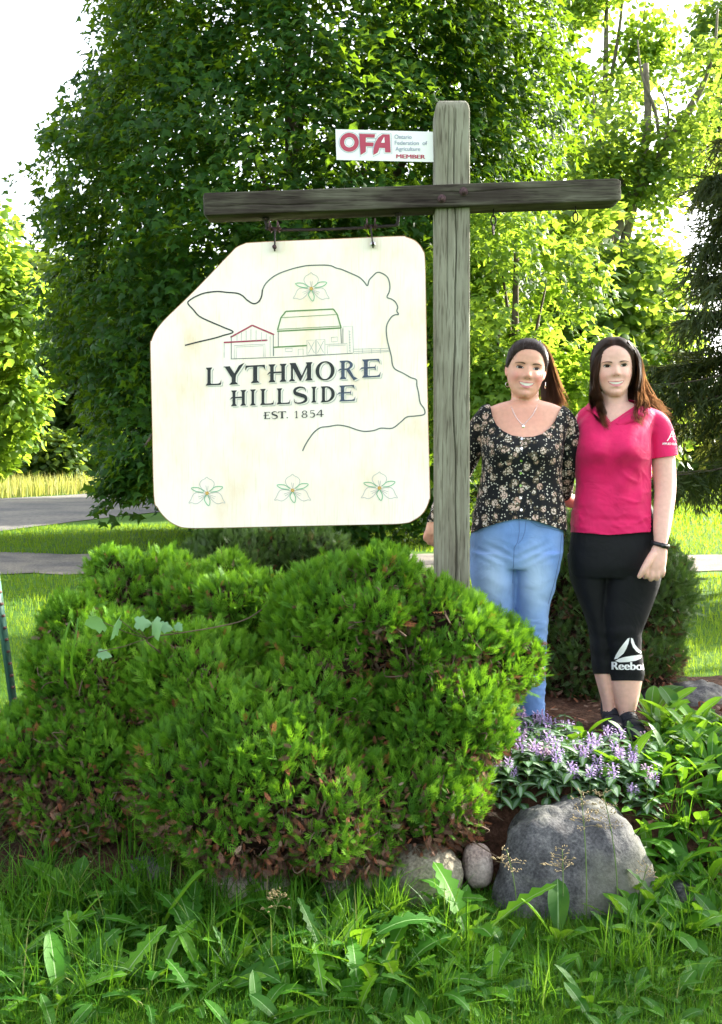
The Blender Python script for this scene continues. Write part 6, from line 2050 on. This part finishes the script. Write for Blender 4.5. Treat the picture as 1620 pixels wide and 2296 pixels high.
# polo
mb = MB()
rings_solid(mb, T2, Y2, 0.0)
limb(mb, [(1448, 936, 0, 24), (1472, 952, 0, 29), (1483, 985, -.006, 31), (1485, 1015, -.016, 32), (1486, 1060, -.036, 33)], Y2, 0.0)
limb(mb, [(1322, 938, .015, 27), (1304, 985, .08, 29.5), (1291, 1030, .14, 29), (1284, 1060, .17, 28)], Y2, 0.0)
v, t = fuse(mb, 0.0060, 4, 0.5)
v = bust(v, (1333, 1411), 1012, Y2, 0.030)
px, py = proj(v)
arm_m = smooth01((px - 1452) / 12)
v = fold(v, t, 0.0042, (9, 7, 5), 1, 1 - 0.6 * arm_m)
v = fold(v, t, 0.0035, (6, 6, 22), 5, smooth01((py - 1090) / 60) * (1 - arm_m))
pa = v @ np.array([[0.8, 0, 0.6], [0, 1, 0], [-0.6, 0, 0.8]])
v = (lambda q: q @ np.array([[0.8, 0, -0.6], [0, 1, 0], [0.6, 0, 0.8]]))(creases(pa, t, 0.0065, (5, 5, 15), 2, (1 - arm_m) * (0.25 + 0.75 * smooth01((px - 1360) / 60)) * smooth01((py - 1000) / 50)))
v = creases(v, t, 0.005, (7, 7, 20), 17, smooth01((py - 1120) / 40) * (1 - arm_m))
# drag lines from the bust and the arm pit towards the side
lx = (px - 1400) * 0.8 + (py - 1060) * 0.62
dn = 0.006 * np.sin(lx * 0.115) * np.exp(-((px - 1420) / 50) ** 2 - ((py - 1060) / 55) ** 2) * (v[:, 1] < Y2)
v[:, 1] -= dn
px, py = proj(v)
front = v[:, 1] < Y2 + 0.03
neck = np.where(px > 1362, 952 - (px - 1362) * 0.68, 952 - (1362 - px) * 1.7)
neck = np.where(front, np.maximum(neck, 902), 899)
inr = (px > 1325) & (px < 1445)
g = np.where(inr, neck - py, -50.0)
g = np.maximum(g, py - (1196 + 3 * np.sin(px / 30)))                    # hem
slv = (px > 1461 - 0.0) & (py > 985)
g = np.maximum(g, np.where(slv, py - (1030 - (px - 1453) * 0.14), -50))
cutB = (v[:, 1] > Y2 + 0.105) & (px < 1312) & (py > 1020)
g = np.maximum(g, np.where(cutB, py - 1046, -50))
v, t = clip(v, t, g)
polo = surf('polo_shirt', v, t, M['polo'], pw2, None, 0.0025)
bvp = bvh_of(v, t)
# collar: a folded band round the neck, open in front
def collar(side):
    pts = ([(1362, 950, -.098), (1385, 934, -.090), (1412, 917, -.062), (1430, 905, -.01), (1424, 896, .06), (1385, 892, .095)] if side > 0 else
           [(1359, 950, -.098), (1346, 930, -.088), (1336, 912, -.062), (1330, 902, -.01), (1338, 895, .06), (1385, 892, .095)])
    low = ([(1372, 960, -.118), (1404, 948, -.112), (1436, 932, -.085), (1452, 920, -.02), (1445, 912, .085), (1388, 912, .120)] if side > 0 else
           [(1352, 962, -.118), (1334, 944, -.112), (1320, 928, -.085), (1312, 918, -.02), (1325, 912, .085), (1388, 912, .120)])
    A = catmull([tuple(at(a, b, Y2) + Vector((0, c, 0))) for a, b, c in pts], 6); B = catmull([tuple(at(a, b, Y2) + Vector((0, c, 0))) for a, b, c in low], 6)
    mid = (A + B) / 2 + np.array([0, -0.006, 0.004])
    k = len(A)
    V = np.concatenate([A, mid, B]); Fq = [(i, i + 1, k + i + 1, k + i) for i in range(k - 1)] + [(k + i, k + i + 1, 2 * k + i + 1, 2 * k + i) for i in range(k - 1)]
    o = MB().add(V, Fq).build('collar', M['polo'], pw2, True)
    s = o.modifiers.new('thickness', 'SOLIDIFY'); s.thickness = 0.0025
for s_ in (1, -1): collar(s_)
def z3(x, y): return (1007 + x * 0.34290, 729 + y * 0.34290)
def z4(x, y): return (937.45 + x * 0.38578, 1145.75 + y * 0.38578)
def zpoly(z, pts): return ([z(*p) for p in pts], [tuple(range(len(pts)))])
def zstroke(z, pts, w):
    p = np.array([z(*q) for q in pts]); tg = np.gradient(p, axis=0); tg /= np.linalg.norm(tg, axis=1, keepdims=True); q = np.stack([-tg[:, 1], tg[:, 0]], 1) * w / 2
    n = len(p)
    return ([tuple(a) for a in p + q] + [tuple(a) for a in p - q], [(i, i + 1, n + i + 1, n + i) for i in range(n - 1)])
def ztext(s, z, x0, x1, base, cap, tilt=0.0, dx=0.0):
    v_, f_ = text_geo(s)
    a, b = v_[:, 0].min(), v_[:, 0].max()
    X = x0 + (v_[:, 0] - a) / (b - a) * (x1 - x0); Yy = base - v_[:, 1] / 0.72 * cap + tilt * (X - x0)
    return ([z(x + dx, y) for x, y in zip(X, Yy)], f_)
em = [zstroke(z3, [(1428, 757), (1440, 740), (1452, 715), (1461, 692)], 1.9), zstroke(z3, [(1461, 692), (1466, 715), (1470, 742), (1480, 752)], 2.4), zstroke(z3, [(1438, 738), (1452, 730), (1472, 726)], 1.2), zstroke(z3, [(1461, 692), (1474, 700), (1474, 716), (1464, 722)], 1.3)]
def decal(name, bvh, polys, off, m, parent):
    mb = MB()
    for i, p in enumerate(polys):
        V, Fc = on_cloth(bvh, [p], off + 0.00015 * i)
        if Fc: mb.add(V, Fc)
    if mb.v: mb.build(name, m, parent, True)
decal('sleeve_emblem', bvp, em, 0.0012, M['print'], polo)
decal('sleeve_lettering', bvp, [ztext('APPLIED ELECTRIC', z3, 1395, 1530, 782, 15, 0.02, d) for d in (0, 1.2)], 0.0012, M['print'], polo)

# leggings
mb = MB()
rings_solid(mb, P2, Y2, -0.002)
rings_solid(mb, [(r[0], r[1] - 2, r[2] + 2, r[3] - .004, r[4] + .004) for r in L2[:9]], Y2, 0, dyc=0.035); rings_solid(mb, [(r[0], r[1] - 2, r[2] + 2, r[3] - .004, r[4] + .004) for r in R2[:10]], Y2, 0)
v, t = fuse(mb, 0.0068, 3, 0.5)
px, py = proj(v)
v = fold(v, t, 0.0022, (10, 10, 26), 3, smooth01((py - 1380) / 40))
g = np.where((px < 1369) & (py > 1470) & (v[:, 1] > Y2 - 0.02) | (px < 1362), py - 1511, py - (1526 + 0.012 * (px - 1400) ** 2 * 0.05))
v, t = clip(v, t, g)
leg = surf('leggings', v, t, M['leggings'], pw2, None, 0.002)
bvl = bvh_of(v, t)
logo = [zpoly(z4, [(1220, 741), (1231, 737), (1224, 770), (1212, 800), (1196, 828), (1160, 858), (1141, 862), (1150, 838), (1172, 802), (1198, 768)]),
        zpoly(z4, [(1238, 737), (1250, 742), (1262, 776), (1284, 804), (1308, 822), (1306, 832), (1272, 818), (1250, 792), (1240, 764)]),
        zpoly(z4, [(1147, 872), (1166, 860), (1196, 850), (1240, 842), (1285, 836), (1302, 838), (1296, 856), (1268, 870), (1220, 878), (1172, 880)])]
for q in logo: decal('logo_stripe', bvl, [q], 0.0014, M['print'], leg)
decal('logo_lettering', bvl, [ztext('Reebok', z4, 1128, 1342, 922, 48, 0.01, d) for d in (0, 3, -3)], 0.0014, M['print'], leg)

# wrist band
wc = at(1457, 1214, Y2) + Vector((0, -.153, 0))
rot = Matrix.Rotation(math.radians(14), 4, 'Y')
ringp = [wc + rot @ Vector((0.0345 * math.cos(a), 0.029 * math.sin(a), 0)) for a in np.linspace(0, 6.2832, 37)]
V = []
for q in ringp:
    o_ = (q - wc).normalized() * 0.0015
    V += [tuple(q + rot @ Vector((0, 0, -.0085)) + o_), tuple(q + rot @ Vector((0, 0, .0085)) + o_)]
band_o = MB().add(V, [(2 * i, 2 * i + 2, 2 * i + 3, 2 * i + 1) for i in range(36)]).build('wristband', M['black_rubber'], pw2, True)
s = band_o.modifiers.new('thickness', 'SOLIDIFY'); s.thickness = 0.003; s.offset = 1
MB().box(wc + rot @ Vector((0.010, -.032, 0)), (0.036, 0.008, 0.020), rot @ Matrix.Rotation(0.30, 4, 'Z'), bev=0.003).build('screen', M['screen'], band_o)

# shoes
def shoe(parent, px, pyb, Y, dx, hi):
    """a laced ankle high trainer pointing at the viewer; pyb is the row of its sole under the ankle"""
    up, so, li = MB(), MB(), MB()
    c = at(px, pyb, Y)
    z0 = c.z
    def pt(y, z, x=0.0): return Vector((c.x + dx * (-y) + x, Y + y, z0 + z))
    for (y, z, r) in [(0.07, .045, (.036, .040, .045)), (0.03, .055, (.038, .05, .055)), (-.03, .052, (.042, .05, .05)), (-.09, .042, (.046, .05, .036)), (-.14, .034, (.045, .045, .028)), (-.175, .028, (.038, .032, .022))]:
        ball(up, pt(y, z), r)
    limb_pts = [pt(0.035, .05), pt(0.035, .09), pt(0.032, hi)]
    v_, f_ = tube_geo(limb_pts, [.043, .040, .0425], 20, [1.1, 1.1, 1.1]); up.add(v_, f_)
    ball(up, pt(-0.022, hi - .005), (.026, .018, .032))
    v_, t_ = fuse(up, 0.004, 3)
    o = surf('shoe', v_, t_, M['shoe'], parent)
    out = []
    for a in np.linspace(0, 6.2832, 33)[:-1]:
        y = 0.155 * math.sin(a) - 0.05
        w = 0.040 + 0.010 * (math.sin(a) < 0) - 0.004 * abs(math.sin(a * 1.0))
        out.append((w * math.copysign(abs(math.cos(a)) ** 0.75, math.cos(a)), y))
    n = len(out)
    V = [tuple(pt(y, 0.0, x)) for x, y in out] + [tuple(pt(y, 0.026, x * 1.02)) for x, y in out]
    so.add(V, [tuple(range(n))[::-1], tuple(range(n, 2 * n))] + [(i, (i + 1) % n, n + (i + 1) % n, n + i) for i in range(n)]).build('sole', M['black_rubber'], o)
    li.tube([pt(0.032, hi + .001) + Vector((0.038 * math.cos(a), 0.042 * math.sin(a), 0.004 * math.sin(a) * -1)) for a in np.linspace(0, 6.2832, 25)], 0.0045, 6).build('lining', M['shoe_pink'], o, True)
    lc = MB()
    for k in range(5):
        y = -0.035 - 0.018 * k; z = 0.104 - 0.011 * k - (0.0 if k else -0.004)
        lc.tube([pt(y, z - .010, -0.026), pt(y - .006, z, 0), pt(y, z - .010, 0.026)], 0.0028, 5)
    lc.build('laces', M['black_rubber'], o, True)
    return o
shoe(pw2, 1405, 1640, Y2, 0.06, 0.135)
shoe(pw2, 1370, 1630, Y2 + 0.06, -0.12, 0.130)

# long hair
CH2 = tuple(H2.M @ Vector((0, 0.05, 0.5)))
v, t = cap_mesh(H2, [(0, .870), (12, .855), (24, .815), (36, .75), (48, .65), (60, .50), (74, .25), (90, .05), (180, .02)], 0.045)
q_ = H2.local(v)
az = np.arctan2(q_[:, 1] + 0.1, np.abs(q_[:, 0]) + 0.02)
sv = lump(np.stack([az * 9, az * 4, 0 * az], 1), 1.0, 5)
hair = surf('hair', v, t, M['hair_brown'], pw2, {'var': np.clip(0.42 + 0.42 * sv, 0, 1)})
bvc = bvh_of(v, t)
S0 = [(-.02, -.30 + .06 * i, .93 + .012 * i) for i in range(6)]
scalp_strands('hair_strands', H2, bvc, S0, [(-.36, .02, .50), (-.37, .10, .42), (-.34, .2, .42), (-.35, -.06, .58)], 420, 0.0034, M['hair_brown'], hair, 0.003)
scalp_strands('hair_strands', H2, bvc, [(.02, a, b) for _, a, b in S0], [(.36, .02, .50), (.37, .10, .42), (.34, .2, .42), (.35, -.06, .58), (.2, .35, .45)], 480, 0.0034, M['hair_brown'], hair, 0.003)
GLft = [[(1362, 769, -.055), (1333, 798, -.045), (1326, 835, -.028), (1322, 875, -.03), (1318, 905, -.05), (1324, 935, -.095), (1333, 962, -.125)],
        [(1362, 771, -.075), (1341, 800, -.070), (1335, 840, -.055), (1335, 880, -.050), (1346, 908, -.075), (1344, 938, -.120), (1356, 972, -.145)],
        [(1362, 772, .00), (1337, 805, .02), (1331, 845, .03), (1330, 880, .02), (1335, 905, -.01), (1333, 930, -.07)]]
strands('side_hair', GLft, 700, 0.0040, M['hair_brown'], hair, Y2, CH2, 0.003, 0.012, 15, [(0, 1), (0, 2)])
GR = [[(1398, 772, -.075), (1417, 800, -.068), (1425, 840, -.055), (1422, 880, -.055), (1412, 908, -.095), (1398, 935, -.130), (1414, 960, -.150)],
      [(1402, 768, -.055), (1429, 798, -.04), (1436, 840, -.015), (1437, 878, -.01), (1440, 908, -.035), (1432, 935, -.09), (1424, 955, -.125)],
      [(1404, 767, -.02), (1434, 800, .0), (1444, 842, .03), (1452, 882, .04), (1472, 912, .035), (1492, 935, .02), (1512, 952, .00)],
      [(1404, 770, .04), (1432, 805, .08), (1442, 850, .11), (1452, 888, .12), (1468, 912, .115), (1488, 930, .09), (1505, 945, .05)],
      [(1390, 775, .10), (1400, 810, .125), (1405, 860, .13), (1410, 900, .14), (1420, 925, .135), (1430, 945, .13)],
      [(1350, 780, .08), (1345, 820, .11), (1345, 870, .12), (1350, 905, .13), (1360, 930, .13)]]
strands('side_hair', GR, 1150, 0.0038, M['hair_brown'], hair, Y2, CH2, 0.0035, 0.012, 15, [(0, 1), (1, 2), (2, 3), (2, 3), (3, 4), (4, 5)])
strands('loose_hair', [[(1406, 768, -.02), (1435, 802, .0), (1449, 845, .03), (1466, 885, .04), (1490, 910, .03), (1515, 935, .01)], [(1406, 770, .03), (1434, 805, .05), (1448, 850, .07), (1462, 890, .07), (1484, 915, .05), (1508, 940, .02)]],
        70, 0.003, M['hair_brown'], hair, Y2, CH2, 0.008, 0.010, 17)

# ================================================================ woman in the floral blouse
Y1 = 4.26
H1 = Head(1172, 894, Y1 - 0.005, 130 * Y1 / F, math.radians(6.5), math.radians(-3), math.radians(0), W=0.93, jaw=1.08, smile=1.3, nose=-0.004)
T1 = [(898, 1140, 1218, -.050, .075), (906, 1112, 1246, -.070, .09), (918, 1088, 1268, -.086, .10), (938, 1075, 1280, -.100, .11), (964, 1075, 1270, -.122, .115), (990, 1079, 1262, -.148, .115), (1018, 1080, 1259, -.158, .11),
      (1050, 1079, 1257, -.146, .106), (1085, 1074, 1257, -.132, .102), (1120, 1068, 1261, -.135, .106), (1160, 1061, 1265, -.142, .122), (1195, 1056, 1267, -.148, .136), (1225, 1054, 1268, -.15, .14)]
P1 = [(1105, 1078, 1252, -.100, .085), (1150, 1066, 1260, -.124, .108), (1185, 1058, 1262, -.130, .130), (1215, 1055, 1264, -.132, .148), (1245, 1055, 1262, -.128, .15), (1270, 1058, 1257, -.115, .13)]
LL1 = [(1235, 1054, 1157, -.125, .14), (1300, 1057, 1154, -.115, .12), (1362, 1072, 1150, -.10, .10), (1420, 1082, 1147, -.085, .08), (1500, 1092, 1147, -.07, .075), (1570, 1095, 1146, -.062, .075), (1628, 1096, 1146, -.06, .075)]
LR1 = [(1235, 1150, 1262, -.13, .14), (1300, 1152, 1247, -.12, .12), (1358, 1154, 1232, -.105, .10), (1416, 1157, 1226, -.09, .08), (1480, 1160, 1223, -.075, .075), (1560, 1162, 1223, -.062, .075), (1628, 1162, 1222, -.06, .075)]
SR1 = [(1258, 934, 0, 25), (1274, 958, .01, 24), (1279, 1005, .03, 24), (1277, 1050, .07, 23.5), (1272, 1092, .11, 22)]
SL1 = [(1096, 932, 0, 25), (1076, 960, .02, 25), (1064, 1005, .05, 24), (1042, 1055, .09, 22), (1012, 1100, .085, 19.5), (986, 1140, .05, 17.5), (974, 1168, .02, 15)]
mb = MB()
H1.solids(mb)
rings_solid(mb, [(872, 1148, 1208, -.052, .075), (893, 1149, 1209, -.050, .078), (908, 1144, 1214, -.058, .085), (925, 1128, 1232, -.075, .10)], Y1, 0, 28)
rings_solid(mb, T1[:-4], Y1, 0.006)
rings_solid(mb, P1, Y1, 0.016); rings_solid(mb, LL1, Y1, 0.012); rings_solid(mb, LR1, Y1, 0.012)
limb(mb, [(a, b, c, r - 3.5) for a, b, c, r in SR1] + [(1290, 1122, .165, 17), (1330, 1135, .20, 15), (1370, 1140, .20, 13)], Y1)
limb(mb, [(1370, 1140, .20, 13, .7), (1392, 1142, .195, 14, .5), (1420, 1144, .185, 9, .5)], Y1)
limb(mb, [(a, b, c, r - 3.5) for a, b, c, r in SL1], Y1)
limb(mb, [(973, 1166, .02, 12.5, .8), (967, 1184, .012, 14.5, .6), (964, 1200, .006, 14.5, .55)], Y1)
for x, y1, r in ((953.5, 1211, 4.4), (962, 1219, 4.7), (970.5, 1222, 4.7), (979, 1219, 4.2)):
    limb(mb, [(x * .6 + 966 * .4, 1190, .008, r), (x, 1204, .000, r * 1.05), (x, y1 - 4, .002, r), (x + 1, y1, .016, r * .92), (x + 2, y1 - 6, .036, r * .85)], Y1, 0, 12)
limb(mb, [(975, 1180, -.008, 7.5), (979, 1198, -.022, 6.8), (979, 1212, -.026, 5.6)], Y1, 0, 12)
v, t = fuse(mb, 0.0054, 1, 0.4)
pw1 = empty('person', at(1150, 1640, Y1), 'woman in a black floral blouse and light blue jeans with a ponytail, beside the post', 'person')
bl = np.clip(blush_of(H1, v, 0.62), 0, 1)
px, py = proj(v)
bl = np.maximum(bl, 0.28 * np.exp(-((px - 1175) / 60) ** 2 - ((py - 935) / 28) ** 2) * (py > 900))
surf('body', v, t, M['skin'], pw1, {'blush': bl})
bv1 = bvh_of(v, t)
face_parts(H1, bv1, pw1, 0.492, 0.138, 0.0185, (0.136, 0.258, 0.240, 0.186, 0.014, 0.034), 0.558)

# blouse
mb = MB()
rings_solid(mb, T1, Y1, 0.0)
limb(mb, SR1 + [(1270, 1106, .125, 22)], Y1); limb(mb, SL1, Y1)
v, t = fuse(mb, 0.0060, 4, 0.5)
v = bust(v, (1126, 1212), 1014, Y1, 0.030)
px, py = proj(v)
v = fold(v, t, 0.0045, (10, 8, 6), 7)
v = fold(v, t, 0.0040, (16, 9, 3.5), 11, smooth01((py - 1040) / 80))
v = creases(v, t, 0.006, (13, 9, 5), 19, 0.3 + 0.7 * smooth01((py - 1040) / 60))
px, py = proj(v)
scoop = np.interp(px, [1085, 1099, 1104, 1114, 1128, 1148, 1172, 1196, 1216, 1234, 1246, 1254, 1260, 1270], [890, 905, 934, 953, 966, 976, 980, 979, 973, 958, 943, 926, 912, 890])
g = np.where((px > 1092) & (px < 1264), np.where(v[:, 1] < Y1 + 0.03, scoop - py, 912 - py), -50.0)
hem = 1163 + 27 * np.abs((px - 1167) / 100) ** 1.5
g = np.maximum(g, np.where((px > 1050) & (px < 1270) & (v[:, 1] < Y1 + .18), py - np.minimum(hem, 1200), -50))
g = np.maximum(g, np.where((px < 1040), py - 1171, -50))
v, t = clip(v, t, g)
blouse = surf('blouse', v, t, M['floral'], pw1, None, 0.0025)
bvb = bvh_of(v, t)
for x, y in ((477, 742), (476, 806), (474, 888), (471, 968), (469, 1050), (470, 1130), (474, 1208)):
    decal('button', bvb, [(lambda c, r: ([(c[0] + r * math.cos(a), c[1] + r * math.sin(a)) for a in np.linspace(0, 6.2832, 13)[:-1]], [tuple(range(12))]))(z3(x, y), 3.0)], 0.0025, M['silver_metal'], blouse)

# jeans
mb = MB()
rings_solid(mb, P1, Y1, 0.0); rings_solid(mb, LL1, Y1, 0.0); rings_solid(mb, LR1, Y1, 0.0)
v, t = fuse(mb, 0.0068, 3, 0.5)
px, py = proj(v)
v = fold(v, t, 0.0030, (9, 9, 16), 13, smooth01((py - 1200) / 60) * 0.7 + 0.3)
v = creases(v, t, 0.004, (8, 8, 19), 23, 0.25 + 0.75 * smooth01((py - 1330) / 60))
# whiskers below the hips
for cx, sg in ((1110, -1), (1205, 1)):
    d = 0.0035 * np.sin((py - 1235 + sg * (px - cx) * 0.5) * 0.30) * np.exp(-((px - cx) / 45) ** 2 - ((py - 1240) / 22) ** 2) * (v[:, 1] < Y1)
    v[:, 1] -= d
fade = np.zeros(len(v))
for cx in (1106, 1202):
    fade += 0.85 * np.exp(-((px - cx) / 30) ** 2 - ((py - 1300) / 75) ** 2) * (v[:, 1] < Y1 + .02)
fade = np.clip(fade + 0.12 * lump(v, 9, 3), 0, 1)
jeans = surf('jeans', v, t, M['denim'], pw1, {'fade': fade})
bvj = bvh_of(v, t)
decal('seam', bvj, [zstroke(z4, [(588, 50), (590, 120), (580, 180), (560, 215), (556, 300), (552, 420)], 1.6), zstroke(z4, [(628, 60), (622, 120), (606, 165), (582, 190)], 1.2),
                    zstroke(z4, [(655, 62), (700, 90), (760, 100), (830, 118)], 1.2), zstroke(z4, [(835, 140), (826, 260), (795, 410), (757, 540)], 1.4)], 0.0012, M['blue_seam'], jeans)
shoe(pw1, 1124, 1640, Y1, -0.08, 0.075)
shoe(pw1, 1192, 1640, Y1, 0.08, 0.075)

# pulled back hair and ponytail
CH1 = tuple(H1.M @ Vector((0, 0.05, 0.5)))
v, t = cap_mesh(H1, [(0, .805), (12, .80), (24, .775), (34, .73), (45, .66), (56, .585), (68, .52), (80, .49), (92, .46), (105, .40), (125, .20), (180, .14)], 0.028)
q_ = H1.local(v) - np.array([.06, .34, .82])
az = np.arctan2(q_[:, 0], q_[:, 2] + 0.5 * q_[:, 1])
sv = lump(np.stack([az * 9, az * 4, 0 * az], 1), 1.0, 3)
hair1 = hair = surf('hair', v, t, M['hair_dark'], pw1, {'var': np.clip(0.42 + 0.42 * sv, 0, 1)})
bvc = bvh_of(v, t)
st = []
for a, h in [(-105, .45), (-85, .50), (-65, .54), (-50, .625), (-34, .73), (-18, .79), (0, .805), (18, .79), (34, .73), (50, .625), (65, .54), (85, .50), (105, .45)]:
    w, yf = np.interp(h, HK[:, 0], HK[:, 1]), np.interp(h, HK[:, 0], HK[:, 2])
    ar = math.radians(a)
    st.append((w * 0.9 * math.sin(ar), 0.02 + (yf - 0.02) * math.cos(ar), h + 0.01))
scalp_strands('hair_strands', H1, bvc, st, [(.06, .34, .82), (.10, .32, .84), (.03, .36, .80)], 900, 0.0026, M['hair_dark'], hair, 0.0025)
scalp_strands('hairline_strands', H1, bv1, st, [(.06, .34, .82), (.03, .36, .80)], 260, 0.0014, M['hair_dark'], hair, 0.006)
PT = [[(1207, 768, .085), (1222, 768, .115), (1232, 790, .13), (1234, 830, .125), (1228, 870, .11), (1230, 905, .10), (1238, 925, .09)],
      [(1209, 766, .085), (1228, 768, .12), (1240, 795, .13), (1246, 835, .12), (1250, 875, .105), (1256, 908, .09), (1262, 928, .08)],
      [(1211, 765, .085), (1232, 770, .11), (1248, 802, .12), (1259, 845, .11), (1270, 880, .095), (1282, 903, .085), (1290, 918, .075)]]
strands('ponytail', PT, 560, 0.0030, M['hair_brown'], hair, Y1, (CH1[0] - .02, CH1[1], CH1[2]), 0.007, 0.003, 8)
c = at(1212, 768, Y1) + Vector((0, .095, 0))
MB().tube([c + Vector((0.004, 0, 0)) + (Matrix.Rotation(0.6, 3, 'Y') @ Vector((0.004 * math.cos(a) * 0, 0.020 * math.cos(a), 0.020 * math.sin(a)))) for a in np.linspace(0, 6.2832, 19)], 0.005, 6).build('hair_tie', M['black_rubber'], hair, True)

# jewellery
nk = []
for x, y in [(1143, 897), (1147, 912), (1156, 932), (1166, 946), (1174, 952), (1183, 944), (1195, 930), (1204, 912), (1209, 897)]:
    d = (at(x, y, Y1) - Vector((0, 0, EYE))).normalized()
    loc, n_, i_, _ = bv1.ray_cast(Vector((0, 0, EYE)), d)
    if loc is not None: nk.append(loc - d * 0.0022)
nl = MB().tube(catmull(nk, 4), 0.0011, 5).build('necklace', M['silver_metal'], pw1, True)
mb = MB(); pc = min(nk, key=lambda q: q.z); ball(mb, pc + Vector((0, -.002, -.009)), (.0065, .003, .009)); mb.build('pendant', M['silver_metal'], nl, True)
e1 = at(1138, 863, Y1) + Vector((0, -.01, 0)); e2 = at(1221.5, 864, Y1) + Vector((0, -.02, 0))
MB().tube(ring_pts(e1 + Vector((0, 0, .001)), .0095, .0095, 0.004, 20), 0.0014, 6).build('earring', M['silver_metal'], pw1, True)
MB().tube([e2 + Vector((0, 0, .012)), e2, e2 - Vector((0, 0, .014))], [.0012, .0020, .0030], 6).build('earring', M['silver_metal'], pw1, True)
